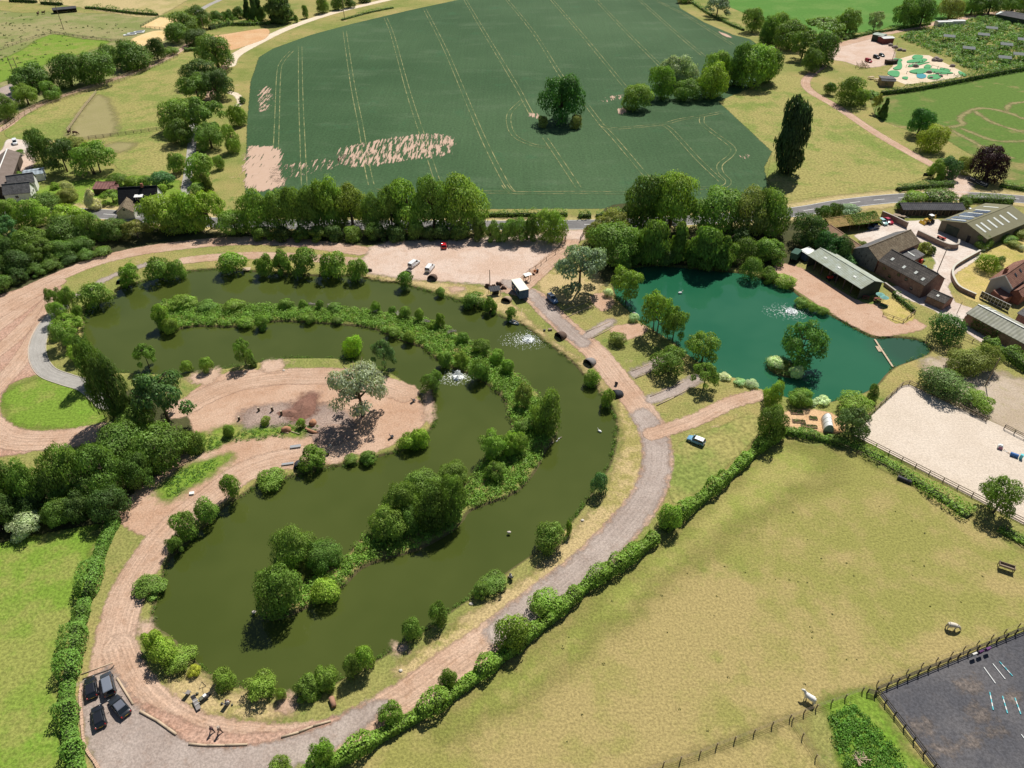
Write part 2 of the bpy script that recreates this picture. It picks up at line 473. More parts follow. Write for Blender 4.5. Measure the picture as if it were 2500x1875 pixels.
m_dusty = soil('dusty paddock', (0.40, 0.32, 0.235), (0.46, 0.38, 0.30), (0.30, 0.27, 0.13), SOFT, 0.0)
m_tarm = soil('tarmac', (0.16, 0.155, 0.155), (0.21, 0.20, 0.20), (0.145, 0.14, 0.14), (0.08, 0.2, 0.8), 0.12, 2.0, 0.12)
m_spill = soil('spilt sand', (0.17, 0.145, 0.13), (0.24, 0.20, 0.175), (0.13, 0.115, 0.11), (1.4, 3.4, 0.8), 0.0, 2.4, 0.4)
m_scree = soil('grey spoil', (0.30, 0.225, 0.19), (0.36, 0.27, 0.225), (0.22, 0.14, 0.11), SOFT, 0.0, 3.0, 0.4)
m_darkred = soil('dug red earth', (0.22, 0.115, 0.085), (0.28, 0.16, 0.125), (0.15, 0.07, 0.052), SOFT, 0.0, 3.0, 0.4)
m_under = soil('shaded litter', (0.055, 0.06, 0.025), (0.085, 0.085, 0.035), (0.05, 0.045, 0.03), ED, 0.0)  # dark litter, with the shade under the trees put into its colour

m_worn = soil('worn paddock', (0.275, 0.245, 0.11), (0.30, 0.262, 0.125), (0.25, 0.24, 0.085), (2.5, 4.0, 0.25), 0.0)
# crop
t = NT('green wheat crop')
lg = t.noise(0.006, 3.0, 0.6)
c = t.mix(t.ramp(lg, 0.35, 0.65), (0.034, 0.078, 0.029), (0.056, 0.108, 0.045))  # broad paler drifts put a sheen into the crop colour
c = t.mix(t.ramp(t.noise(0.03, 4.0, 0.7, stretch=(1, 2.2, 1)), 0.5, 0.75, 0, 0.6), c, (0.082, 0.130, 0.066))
c = t.mix(t.ramp(t.noise(0.06, 4.0, 0.7), 0.58, 0.7, 0, 0.5), c, (0.040, 0.110, 0.045))
fnn = t.noise(1.1, 3.0, 0.7)
c = t.mix(1.0, c, t.ramp(fnn, 0.25, 0.78, 0.74, 1.25), 'MULTIPLY')
row = t.noise(1.0, 3.0, 0.7, t.n('Mapping', i0=t.pos(), i2=(0, 0, rad(-11)), i3=(1.1, 0.02, 1)).outputs[0])
c = t.mix(1.0, c, t.ramp(row, 0.3, 0.7, 0.94, 1.06), 'MULTIPLY')
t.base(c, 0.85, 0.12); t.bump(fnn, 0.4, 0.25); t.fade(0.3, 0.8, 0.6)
CROP = [(598,505),(600,440),(603,300),(612,200),(632,140),(668,118),(760,85),(860,58),(1000,25),(1140,-5),(1300,-40),(1640,-40),(1660,20),(1720,55),(1790,85),(1830,95),(1880,130),(1890,190),
        (1830,215),(1755,250),(1850,330),(1885,370),(1865,410),(1880,470),(1870,500),(1700,508),(1400,510),(1000,511)]
sheet('pasture', [(-700,20),(-200,-40),(0,25),(150,30),(420,45),(460,110),(330,170),(100,250),(0,300),(-300,420),(-700,500)], m_past)
sheet('straw_field', [(-500,-60),(420,-60),(395,36),(250,28),(150,12),(-100,0),(-500,0)], m_straw)
sheet('green_pasture', [(-300,215),(0,145),(95,95),(140,84),(200,95),(268,102),(200,130),(130,150),(60,180),(-100,240),(-300,330)], m_lush)
sheet('paddock', [(10,325),(60,280),(130,248),(250,208),(420,140),(495,125),(480,200),(460,270),(430,335),(300,348),(170,340),(60,345)], m_hay)
sheet('lawn', [(268,350),(430,330),(428,400),(380,435),(310,425),(272,392)], m_hay)
sheet('worn_ground', [(165,328),(205,262),(240,232),(268,250),(285,318),(225,338)], m_worn)
sheet('worn_ground', [(262,352),(300,348),(330,352),(300,372),(268,368)], m_worn)
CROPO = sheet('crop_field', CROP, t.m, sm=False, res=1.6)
sheet('hay_meadow', [(1755,248),(1830,215),(1900,180),(1960,190),(2010,240),(2100,300),(2270,395),(2260,430),(2180,462),(1960,485),(1900,495),(1872,430),(1885,370)], m_hay, sm=False)
sheet('bright_field', [(1765,-60),(1775,15),(1850,45),(1950,85),(2100,80),(2300,48),(2500,0),(2900,-40),(2900,-80)], m_bright, sm=False)
sheet('seedling_field', [(2125,245),(2330,200),(2500,168),(2900,110),(2900,520),(2460,448),(2390,390),(2300,335),(2220,320),(2140,290)], m_seed, sm=False)
m_strk = soil('worn tramline', (0.24, 0.22, 0.095), (0.28, 0.235, 0.115), (0.20, 0.21, 0.07), (1.0, 2.4, 0.25), 0.0, 1.0, .2)
for q in ([(1450,1040),(1600,1100),(1750,1180),(1900,1260),(2100,1330)], [(1560,1080),(1690,1050),(1672,1000),(1720,955),(1820,915),(2000,930),(2212,1000)], [(1800,940),(1900,1010),(2050,1070),(2260,1130)], [(2060,940),(2080,890),(2140,870),(2260,860)], [(1700,1090),(1850,1150),(2000,1190),(2260,1190)]):
    sheet('tramline', [(1860 + x / 3.456, y / 3.456) for x, y in q], m_strk, width=2.0)
sheet('big_paddock', [(1838,1098),(1905,1080),(1990,1092),(2080,1105),(2200,1172),(2350,1252),(2500,1342),(2640,1420),(2640,1500),(2130,1680),(1850,1785),(1600,1880),(700,2100),(800,1880),(940,1800),(1100,1705),(1300,1565),(1450,1440),(1640,1300)], m_dry, sm=False)
m_lush2 = grass('green paddock edge', (0.265, 0.285, 0.07), (0.33, 0.30, 0.10), (0.245, 0.285, 0.06), 0.05, 0.4, (4.0, 6.0, 0.12), 2.6, 0.36)
sheet('paddock_edge', [(1845,1112),(1640,1312),(1450,1458),(1300,1595),(1100,1745),(1140,1780),(1350,1650),(1600,1450),(1780,1300),(1960,1200),(2050,1140),(1960,1105)], m_lush2, edge=7)
sheet('lower_paddock', [(1600,1890),(1850,1795),(1935,1765),(2030,1900),(2050,2000),(1500,2000)], m_dry, sm=False)
sheet('left_meadow', [(-300,1330),(60,1310),(230,1262),(225,1350),(195,1500),(152,1650),(160,1800),(172,1960),(-300,2000)], m_lush)
sheet('weedy_corner', [(2010,1710),(2110,1690),(2135,1700),(2180,1780),(2265,1880),(2240,1960),(2090,1960),(2045,1800)], m_lush)
sheet('loop_green', [(10,960),(60,935),(120,920),(180,935),(250,975),(258,1020),(240,1043),(120,1048),(50,1043),(15,1010)], m_lush)
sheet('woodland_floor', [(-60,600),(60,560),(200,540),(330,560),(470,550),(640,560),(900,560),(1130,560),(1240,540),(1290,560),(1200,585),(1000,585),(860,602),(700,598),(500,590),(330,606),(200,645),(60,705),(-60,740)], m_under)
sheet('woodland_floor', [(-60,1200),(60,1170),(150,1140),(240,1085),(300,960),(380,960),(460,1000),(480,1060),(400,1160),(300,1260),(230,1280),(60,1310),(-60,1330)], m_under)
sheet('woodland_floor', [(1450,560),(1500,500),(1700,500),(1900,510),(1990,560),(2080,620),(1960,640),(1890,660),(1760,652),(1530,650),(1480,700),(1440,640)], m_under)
sheet('garden_ground', [(60,470),(200,440),(400,430),(450,470),(430,540),(200,540),(60,520)], m_lush)
m_bank = grass('straw bank', (0.315, 0.275, 0.095), (0.475, 0.365, 0.185), (0.20, 0.225, 0.05), 0.07, 0.62, (1.0, 2.4, 0.5), 2.6, 0.4)
sheet('dry_bank', [(1512,960),(1548,990),(1575,1060),(1582,1130),(1560,1200),(1500,1280),(1420,1350),(1330,1420),(1220,1500),(1100,1590),(1010,1650),(960,1640),(1060,1560),(1200,1465),(1330,1372),(1430,1262),(1492,1160),(1516,1080),(1510,1000)], m_bank)
sheet('dry_bank', [(460,1645),(560,1682),(640,1705),(720,1722),(680,1755),(520,1752),(430,1712),(405,1650)], m_bank)
sheet('dry_bank', [(900,668),(1000,684),(1100,692),(1180,700),(1235,730),(1290,780),(1350,830),(1420,880),(1470,935),(1500,975),(1478,960),(1425,900),(1360,848),(1290,795),(1230,765),(1130,728),(1010,695),(900,678)], m_bank)
sheet('dry_bank', [(1440,640),(1410,600),(1370,640),(1310,690),(1370,740),(1440,730),(1470,690)], m_bank)
sheet('dry_bank', [(1650,1090),(1760,1040),(1840,1010),(1850,1060),(1760,1150),(1660,1230),(1630,1180)], m_hay)
sheet('dirt_ground', [(-200,760),(-60,735),(60,702),(130,682),(150,705),(128,770),(95,830),(88,870),(112,905),(40,930),(8,960),(0,1000),(20,1040),(70,1058),(245,1050),(250,1066),(180,1080),(100,1098),(0,1115),(-200,1130)], m_redp)
sheet('dirt_track', [(-120,790),(0,738),(70,708),(140,676),(230,640),(330,615),(420,602),(540,590),(660,588),(760,596),(880,612)], m_track, width=5.5)
for q in ([(-80,850),(30,770),(120,705)], [(-60,900),(40,820),(128,728)], [(-20,960),(50,880),(100,800),(140,720)], [(-60,800),(50,735),(140,690)]):
    sheet('wheel_ruts', q, m_track, width=4.5)
sheet('dirt_track', [(450,636),(540,627),(640,624),(760,630),(860,638),(920,640)], m_track, width=4.2)
sheet('dirt_track', [(-100,960),(0,1060),(120,1075),(250,1055)], m_track, width=6)
sheet('dirt_ground', [(455,1000),(470,955),(560,908),(680,902),(800,908),(900,922),(985,948),(1030,985),(1040,1030),(990,1066),(950,1090),(890,1112),(830,1106),(760,1120),(690,1148),(600,1165),(545,1205),(500,1240),(430,1310),(330,1300),(290,1240),(420,1130),(470,1060)], m_dirt)
sheet('dirt_track', [(990,960),(880,925),(760,918),(640,925),(540,950),(440,1000)], m_track, width=6)
sheet('dirt_track', [(820,1105),(700,1120),(600,1150),(520,1210),(440,1270),(370,1350),(315,1440),(285,1540),(270,1640)], m_track, width=6.0)
sheet('weed_strip', [(450,1080),(520,1050),(620,1030),(720,1035),(800,1052),(740,1062),(640,1066),(560,1078),(480,1110)], m_lush)
sheet('weed_strip', [(390,1190),(460,1135),(560,1110),(560,1130),(500,1170),(430,1215),(395,1225)], m_lush)
sheet('spoil_ground', [(590,1010),(650,990),(720,985),(800,990),(860,1020),(850,1060),(780,1075),(730,1040),(640,1040),(600,1045)], m_scree)
sheet('spoil_ground', [(720,980),(755,962),(780,970),(765,1010),(735,1030),(700,1015)], m_darkred)
sheet('car_park', [(882,640),(905,602),(960,588),(1100,586),(1250,578),(1375,545),(1430,553),(1415,590),(1330,640),(1275,685),(1225,712),(1180,694),(1080,688),(1000,682),(900,668)], m_cp, sm=False)
sheet('dirt_track', [(1240,700),(1300,722),(1345,765),(1400,815),(1455,862),(1515,935),(1562,995),(1592,1045),(1605,1100),(1600,1160),(1570,1228),(1500,1310),(1430,1380),(1360,1435),(1290,1490),(1200,1560),(1100,1628),(1000,1702),(900,1762)], m_track, width=6.0)
sheet('dirt_track', [(920,1750),(800,1797),(700,1808),(600,1805),(500,1788),(420,1752),(362,1705),(318,1650),(290,1580)], m_track, width=4.8)
sheet('gravel_path', [(1240,690),(1300,720),(1345,765),(1400,818),(1425,838)], m_gravel, width=3.6)
sheet('gravel_path', [(1570,1018),(1590,1045),(1604,1100),(1598,1160),(1570,1228),(1500,1310),(1430,1380),(1360,1435),(1290,1490),(1225,1540)], m_gravel, width=5.0)
sheet('dirt_track', [(1590,1060),(1640,1045),(1710,1020),(1780,985),(1850,965)], m_track, width=3.6)
sheet('dirt_track', [(1400,560),(1388,600),(1330,650),(1270,705)], m_track, width=5.0)
sheet('fishing_peg', [(1440,725),(1480,715),(1500,740),(1470,760)], m_dirt)
sheet('fishing_peg', [(1490,800),(1560,790),(1580,810),(1520,830)], m_dirt)

sheet('gravel_path', [(1435,820),(1465,800),(1492,785)], m_gravel, width=2.6)
sheet('gravel_path', [(1548,912),(1580,898),(1610,880)], m_gravel, width=2.6)
sheet('gravel_path', [(1590,975),(1640,958),(1700,925)], m_gravel, width=2.8)
sheet('gravel_yard', [(200,1668),(268,1628),(290,1658),(330,1720),(430,1790),(472,1822),(560,1824),(640,1815),(720,1798),(800,1762),(900,1715),(935,1705),(955,1722),(930,1745),(800,1835),(700,1885),(560,2000),(240,2000),(235,1880),(210,1800),(198,1720)], m_gravel, sm=False)
sheet('raked_earth', [(320,1705),(400,1738),(500,1778),(600,1792),(720,1780),(830,1745),(860,1728),(820,1762),(720,1792),(600,1822),(470,1816),(420,1782)], m_redp)
sheet('concrete_path', [(150,752),(118,785),(98,820),(91,850),(96,882),(118,910),(165,928),(215,945),(262,988)], m_conc, width=3.4)
sheet('gravel_path', [(190,722),(225,700),(280,672),(350,648),(375,640)], m_gravel, width=2.2)
for q in ([(645,882),(690,880),(690,905),(645,908)], [(455,925),(500,905),(540,900),(510,940)], [(1097,703),(1125,700),(1134,710),(1106,714)], [(1040,930),(1060,1010),(1050,1030),(1035,1010)],
          [(960,1575),(985,1570),(990,1590),(965,1598)], [(680,1705),(715,1700),(718,1735),(680,1740)], [(335,1522),(372,1515),(372,1545),(345,1550)]):
    sheet('bare_patch', q, m_patch, edge=1.6)
sheet('dirt_ground', [(1902,642),(1960,656),(2100,736),(2160,742),(2240,782),(2258,802),(2200,816),(2140,820),(2090,799),(2030,765),(1935,703),(1893,672),(1888,652)], m_dirt)
sheet('farm_yard', [(2085,575),(2160,548),(2210,540),(2290,535),(2320,560),(2395,612),(2390,645),(2335,668),(2314,700),(2332,738),(2395,760),(2500,808),(2640,900),(2640,930),(2420,838),(2350,795),(2300,765),(2180,716),(2165,700),(2262,690),(2285,640),(2250,590),(2130,615)], m_yard, sm=False)
sheet('garden_lawn', [(2330,675),(2390,632),(2425,602),(2520,575),(2560,640),(2420,702),(2395,738),(2345,718)], m_lawn)
sheet('garden_lawn', [(2150,738),(2180,730),(2225,760),(2230,780),(2190,790),(2160,770)], m_lawn)
sheet('lane', [(2275,742),(2350,792),(2440,852),(2540,912),(2640,970)], m_yard, width=3.6)
sheet('dusty_paddock', [(2250,880),(2330,880),(2480,920),(2640,980),(2640,1120),(2480,1060),(2390,1015),(2300,960)], m_dusty)
ARENA = [(69.7, 107.9), (86.6, 123.7), (88.5, 124.3), (128.0, 82.5), (109.0, 65.0)]
sheet('sand_arena', ARENA, m_sand, sm=False, world=True, res=1.2)
BARENA = [(52.9, 52.8), (92.0, 67.3), (99.0, 48.0), (61.5, 28.0)]
sheet('rubber_arena', BARENA, m_rubber, sm=False, world=True, res=1.0)
tb = tile(1860, 1395)
for cx, cy, rx, ry in ((1750, 960, 90, 60), (1820, 1220, 70, 80), (1350, 1300, 70, 40), (1500, 1500, 110, 40), (2130, 1060, 80, 40), (1950, 1330, 60, 30), (1780, 1440, 60, 30)):
    sheet('sand_patch', [tb(cx + rx * math.cos(a) * random.uniform(.6, 1.2), cy + ry * math.sin(a) * random.uniform(.6, 1.2)) for a in np.linspace(0, 5.5, 8)], m_spill, world=True, edge=1.2)
sheet('vegetable_plot', [(1915,1005),(1990,1000),(2050,1020),(2060,1055),(1990,1052),(1920,1040)], m_orange)
sheet('chalk_track', [(560,160),(575,135),(622,108),(700,70),(800,35),(900,10),(1000,-12),(1150,-40)], m_chalk, width=6)
sheet('dirt_track', [(505,265),(520,215),(540,175),(560,150)], m_track, width=4)
sheet('sand_ring', [(560,225),(578,232),(588,248),(580,258)], m_chalk, width=3)
sheet('riding_ring', [(343,66),(390,42),(432,46),(432,76)], m_ysand, sm=False)
sheet('riding_ring', [(318,98),(375,76),(425,78),(405,98),(345,112)], m_ysand)
sheet('dug_ground', [(510,92),(560,82),(650,70),(650,92),(600,112),(560,122),(520,112)], m_orange)
sheet('rail_track', [(-60,345),(10,312),(60,276),(130,242),(250,202),(330,176),(400,146),(445,120),(465,100)], m_track, width=3.5)
sheet('village_lane', [(425,560),(448,490),(460,420),(468,360),(472,310),(480,250)], m_conc, width=3.2)
sheet('far_lane', [(480,30),(510,12),(545,-5),(600,-40)], m_conc, width=4)
sheet('drive', [(2010,160),(1985,178),(1967,198),(1978,222),(2045,262),(2150,332),(2275,402)], m_track, width=4.2)
sheet('gravel_yard', [(2025,130),(2060,108),(2130,95),(2178,112),(2180,150),(2120,165),(2060,150),(2030,145)], m_cp)
sheet('drive', [(2040,112),(2150,84),(2280,58),(2420,34),(2560,12),(2700,-10)], m_track, width=6)
sheet('village_yard', [(-80,420),(0,370),(20,340),(75,350),(80,400),(60,430),(20,470),(-80,520)], m_yard)
sheet('village_yard', [(40,400),(75,365),(85,385),(70,425),(50,425)], m_cp)
sheet('village_yard', [(-80,240),(0,215),(45,200),(55,240),(0,270),(-80,290)], m_gravel)
# main road with kerb-side verges and painted lines
ROAD = [(-300,560),(0,520),(200,520),(400,535),(600,546),(1000,550),(1410,549),(1700,537),(1930,519),(2060,498),(2180,485),(2300,479),(2400,480),(2520,489),(2700,505),(3000,540)]
sheet('road_verge', ROAD, m_straw, width=12)
sheet('road', ROAD, m_tarm, width=6.6)
sheet('road', [(2310,478),(2335,462),(2345,440),(2335,425)], m_cp, width=8)
sheet('gravel_apron', [(1375,562),(1432,562),(1428,585),(1380,585)], m_cp, sm=False)
t = NT('road paint'); t.base(t.mix(t.noise(1.5, 4.0), (0.62, 0.61, 0.58), (0.8, 0.79, 0.76)), 0.7)
rl = smooth(GP(ROAD), False, 24)
def offset_line(line, off):
    d = np.gradient(line, axis=0)
    n = np.stack([-d[:, 1], d[:, 0]], 1) / np.hypot(d[:, 0], d[:, 1])[:, None]
    return line + n * off
def strip(line, w, z):
    a, b = offset_line(line, w / 2), offset_line(line, -w / 2)
    m = MB()
    n = len(line)
    m.add([(x, y, z) for x, y in a] + [(x, y, z) for x, y in b], [(n + i, n + i + 1, i + 1, i) for i in range(n - 1)])
    return m
seg = np.concatenate([[0], np.cumsum(np.hypot(*np.diff(rl, axis=0).T))])
def at_len(s): return np.array([np.interp(s, seg, rl[:, 0]), np.interp(s, seg, rl[:, 1])])
zr = 0.11
road_o = bpy.data.objects['road']
for off in (3.05, -3.05):
    strip(offset_line(rl, off), 0.2, zr).build('edge_line', t.m, road_o)
s = 4.0
while s < seg[-1] - 8:
    p = at_len(s)
    if abs(p[0]) < 185:
        strip(np.array([at_len(s), at_len(s + 2), at_len(s + 4)]), 0.22, zr).build('centre_line', t.m, road_o)
    s += 9.0

# wheel tracks and bare patches of the crop
t = NT('crushed crop'); t.base(t.mix(t.ramp(t.noise(0.2, 4.0, 0.7), 0.4, 0.65), (0.075, 0.125, 0.05), (0.30, 0.28, 0.13)), 0.9, 0.1)
m_tram = t.m
ta, tb3 = tile(620, 0), tile(1240, 0)
TR = [(ta, [(390,390),(395,800),(410,1200),(425,1570)]), (ta, [(765,260),(830,700),(900,1060),(955,1400),(990,1560)]), (ta, [(1110,150),(1170,300),(1300,770),(1420,1140),(1520,1450),(1560,1560)]),
      (ta, [(1440,75),(1620,430),(1900,1090),(2100,1500),(2180,1620)]), (ta, [(1765,-30),(1900,200),(2212,720),(2280,850),(2350,980)]), (tb3, [(-60,-60),(10,20),(220,280),(450,640),(560,740)]),
      (tb3, [(330,-50),(370,0),(640,310),(1010,760)]), (tb3, [(690,-60),(745,0),(1000,270),(1290,560)]), (tb3, [(1040,-60),(1110,0),(1400,260),(1660,480)]), (tb3, [(1240,0),(1500,130),(1900,380)]),
      (tb3, [(310,1160),(400,1290),(600,1590)]), (tb3, [(660,880),(790,1050),(900,1170),(1170,1490),(1200,1530)]), (tb3, [(1290,1050),(1380,1100),(1600,1340),(1800,1530)]),
      (tb3, [(1640,985),(1640,1040),(1720,1110),(1890,1240),(1880,1310),(1790,1390),(1800,1460),(1860,1530),(1800,1580),(1520,1590)]), (tb3, [(780,1050),(850,1080),(950,1082),(1290,1050),(1450,1010),(1640,980),(1800,950)]),
      (tb3, [(-30,1560),(20,1615),(100,1628),(580,1625),(1000,1630)]), (ta, [(320,430),(240,520),(210,620),(195,1000),(185,1260)]), (tb3, [(120,850),(20,950),(10,1050),(60,1150),(200,1220),(370,1250)]),
      (ta, [(1000,1590),(1080,1610),(1500,1615),(2212,1625)])]
for k, (f, pts) in enumerate(TR):
    L = smooth([f(*p) for p in pts], False, 10)
    for off in (0.95, -0.95):
        strip(offset_line(L, off), 0.34, 0.06 + 0.0008 * k).build('wheel_track', m_tram, CROPO)
def bare(pts, name, amp, sx, lo):
    t = NT(name)
    t.base(t.mix(t.noise(0.6, 4.0, 0.7), (0.44, 0.30, 0.215), (0.52, 0.38, 0.30)), 0.95, 0.1)
    f = t.math('ADD', t.math('MINIMUM', t.attr('sd'), 1.5), t.math('MULTIPLY', t.math('SUBTRACT', t.noise(1.0, 4.0, 0.7, stretch=(sx * 1.9, 0.11, 1)), lo), amp))
    mx = t.n('MixShader', i0=t.ramp(f, 0.5, 1.5), i1=t.n('BsdfTransparent').outputs[0], i2=t.b.outputs[0])
    t.t.links.new(mx.outputs[0], t.out.inputs[0])
    sheet('bare_soil', pts, t.m, z=0.085, edge=3.0).parent = CROPO
bare([(603,365),(640,358),(684,366),(686,410),(688,455),(603,460)], 'bare soil a', 9, 0.5, 0.42)
bare([(826,366),(900,345),(1010,328),(1100,330),(1102,375),(1010,392),(900,408),(828,404)], 'bare soil b', 14, 0.5, 0.545)
bare([(690,405),(770,388),(830,385),(830,408),(740,430),(692,440)], 'bare soil c', 16, 0.5, 0.60)
bare([(628,225),(660,212),(664,255),(632,272)], 'bare soil d', 16, 0.5, 0.55)
bare([(1470,238),(1500,232),(1525,228),(1515,243),(1472,250)], 'bare soil e', 12, 0.4, 0.58)
bare([(1754,76),(1786,88),(1784,94),(1760,86)], 'bare soil f', 4, 0.4, 0.45)
bare([(1290,275),(1315,278),(1310,290),(1292,288)], 'bare soil g', 12, 0.4, 0.5)
bare([(1505,268),(1525,262),(1530,275),(1508,280)], 'bare soil h', 6, 0.4, 0.45)
bare([(1800,378),(1828,374),(1830,388),(1802,390)], 'bare soil i', 14, 0.4, 0.64)
# ------------------------------------------------------------------ foliage
def cards(P, N, size, seed, var):
    """leaf cards: one folded diamond for each point"""
    r = np.random.default_rng(seed)
    n = len(P)
    N = N / np.maximum(np.linalg.norm(N, axis=1, keepdims=True), 1e-6)
    T = np.cross(N, r.normal(size=(n, 3)))
    T /= np.maximum(np.linalg.norm(T, axis=1, keepdims=True), 1e-6)
    B = np.cross(N, T)
    s = (size * r.uniform(0.6, 1.35, n))[:, None]
    w = s * r.uniform(0.45, 0.8, n)[:, None]
    V = np.stack([P - T * s * 0.5, P - B * w * 0.5 + N * s * 0.12, P + T * s * 0.5, P + B * w * 0.5 + N * s * 0.12], 1).reshape(-1, 3)
    F = np.arange(4 * n).reshape(n, 4)
    me = raw_mesh('foliage', V, F)
    a = me.attributes.new('var', 'FLOAT', 'FACE')
    a.data.foreach_set('value', np.ascontiguousarray(var, np.float32))
    me.materials.append(LEAF)
    return me
def crown(seed, n=9000, nl=22, zc=0.6, hz=0.48, lr=(0.28, 0.42), leaf=0.085, shape='round', spread=0.66, inner=0.12):
    r = np.random.default_rng(seed)
    d = r.normal(size=(nl, 3)); d /= np.linalg.norm(d, axis=1, keepdims=True)
    d[:, 2] = np.where(d[:, 2] < -0.55, -d[:, 2], d[:, 2])
    rr = spread * r.uniform(0.35, 1.0, nl)[:, None] ** 0.5
    L = d * rr
    R = r.uniform(*lr, nl)
    if shape in ('column', 'cone', 'tall'):
        t = np.linspace(0.02, 0.97, nl)
        a = r.uniform(0, 6.28, nl) + np.arange(nl) * 2.4
        prof = {'column': np.sin(np.clip(t * 0.86 + 0.14, 0, 1) * np.pi) ** 0.45, 'cone': (1.02 - t), 'tall': np.sqrt(np.clip(1 - (t * 1.9 - 0.9) ** 2 * 0.8, 0.05, 1))}[shape]
        L = np.stack([np.cos(a) * 0.42 * prof, np.sin(a) * 0.42 * prof, (t - 0.5) * 2], 1)
        R = (0.25 + 0.32 * prof) * r.uniform(0.8, 1.2, nl)
    w = R ** 2
    k = r.choice(nl, n, p=w / w.sum())
    q = r.normal(size=(n, 3)); q /= np.linalg.norm(q, axis=1, keepdims=True)
    q[:, 2] = np.where((q[:, 2] < -0.3) & (r.random(n) < 0.6), -q[:, 2], q[:, 2])
    rad_ = R[k] * np.where(r.random(n) < inner, r.uniform(0.3, 0.8, n), np.where(r.random(n) < 0.16, r.uniform(1.0, 1.32, n), r.uniform(0.8, 1.08, n)))
    zs = 0.5 if shape in ('column', 'cone', 'tall') else 0.8
    P = L[k] + q * rad_[:, None] * np.array([1, 1, zs])
    dist = np.linalg.norm((P[:, None, :] - L[None]) / np.array([1, 1, zs]), axis=2)
    dist[np.arange(n), k] = 9
    ok = (dist > R[None] * 0.78).all(1) | (r.random(n) < 0.08)
    P, q, k = P[ok], q[ok], k[ok]
    if shape == 'weep':
        h = np.hypot(P[:, 0], P[:, 1]); P[:, 2] -= np.clip(h - 0.35, 0, 2) ** 1.3 * 0.9 + r.uniform(0, .25, len(P)) * (h > .5)
    out = P * np.array([1, 1, 0.6]); out /= np.maximum(np.linalg.norm(out, axis=1, keepdims=True), 1e-6)
    N = q * 0.75 + out * 0.35 + r.normal(size=P.shape) * 0.42 + np.array([0, 0, 0.5])
    P[:, :2] -= (P[:, :2].max(0) + P[:, :2].min(0)) / 2 * 0.8 + P[:, :2].mean(0) * 0.2
    h = np.quantile(np.hypot(P[:, 0], P[:, 1]), 0.985)
    P[:, :2] /= h
    z0, z1 = np.quantile(P[:, 2], 0.004), P[:, 2].max()
    lo = max(zc - hz, 0.0)
    P[:, 2] = lo + (P[:, 2] - z0) / (z1 - z0) * (1.0 - lo)
    var = np.clip(r.uniform(0.2, 0.8, nl)[k] * 0.55 + r.random(len(P)) * 0.45, 0, 1)
    S = np.ones(len(P)) * leaf
    return cards(P, N, S, seed + 1, var)
def trunk(seed, top=0.7, r0=0.055, limbs=6, multi=1):
    r = random.Random(seed)
    m = MB()
    for s in range(multi):
        ox, oy = ((0, 0) if multi == 1 else (r.uniform(-.16, .16), r.uniform(-.16, .16)))
        k = 1.0 if multi == 1 else 0.62
        tx, ty = ox * 2.2 + r.uniform(-.06, .06), oy * 2.2 + r.uniform(-.06, .06)
        m.tube((ox, oy, -0.03), (ox * 1.3, oy * 1.3, top * .45), r0 * k * 1.25, r0 * k * .8, 8)
        m.tube((ox * 1.3, oy * 1.3, top * .45), (tx, ty, top), r0 * k * .8, r0 * k * .3, 7)
        for i in range(limbs):
            a = r.uniform(0, 6.28); z = top * r.uniform(.35, .85)
            L = r.uniform(.35, .7)
            b = (ox * 1.3 + (tx - ox) * .4, oy * 1.3 + (ty - oy) * .4, z)
            e = (b[0] + math.cos(a) * L, b[1] + math.sin(a) * L, z + r.uniform(.1, .26))
            m.tube(b, e, r0 * k * .5, r0 * .12, 5)
    me = m.mesh('trunk', True)
    me.materials.append(BARK)
    return me
PRO = {
 'oak':   [(crown(s, 15000, 34, .58, .52, (.2, .34), .062), trunk(s, .75, .07, 8)) for s in (1, 2, 3)],
 'round': [(crown(s, 12000, 26, .55, .53, (.24, .38), .068), trunk(s, .7, .05)) for s in (11, 12, 13)],
 'open':  [(crown(s, 6200, 30, .6, .42, (.15, .26), .075, spread=.8), trunk(s, .85, .045, 10)) for s in (21, 22)],
 'multi': [(crown(s, 7500, 30, .62, .44, (.18, .3), .072, spread=.74), trunk(s, .8, .05, 5, 3)) for s in (31, 32)],
 'bush':  [(crown(s, 6200, 20, .5, .5, (.28, .45), .10), trunk(s, .55, .04, 5, 2)) for s in (41, 42, 43, 44)] +
          [(crown(s, 6600, 30, .5, .5, (.16, .36), .092, spread=.82), trunk(s, .6, .04, 7, 3)) for s in (45, 46, 47)],
 'dome':  [(crown(s, 9000, 14, .5, .5, (.42, .6), .075, spread=.5), trunk(s, .5, .05, 4)) for s in (51,)],
 'column': [(crown(s, 9000, 26, .5, .48, leaf=.16, shape='column'), trunk(s, .9, .12, 6)) for s in (61, 62)],
 'tall':  [(crown(s, 12000, 34, .52, .5, leaf=.11, shape='tall'), trunk(s, .9, .07, 8)) for s in (66, 67)],
 'cone':  [(crown(s, 6500, 22, .5, .47, leaf=.13, shape='cone'), trunk(s, .9, .07, 3)) for s in (71, 72)],
 'weep':  [(crown(s, 9500, 26, .55, .46, (.2, .36), .085, 'weep'), trunk(s, .8, .07, 9)) for s in (81,)],
 'ghost': [(crown(s, 8500, 52, .62, .36, (.14, .26), .06, spread=.9, inner=.3), trunk(s, .85, .055, 26)) for s in (91,)],
}
DARK, OAK, MID, GRN, BRI, YEL = (.052, .105, .024), (.078, .152, .027), (.102, .192, .033), (.128, .232, .034), (.175, .290, .036), (.27, .31, .034)
BLU, OLI, SIL, COP, LIME, PALE = (.070, .160, .055), (.155, .205, .048), (.26, .33, .20), (.060, .020, .022), (.19, .38, .024), (.38, .43, .26)
PALK, STD = 2.0, (DARK, OAK, MID, GRN, BRI, YEL, BLU, OLI, SIL, COP, LIME, PALE)
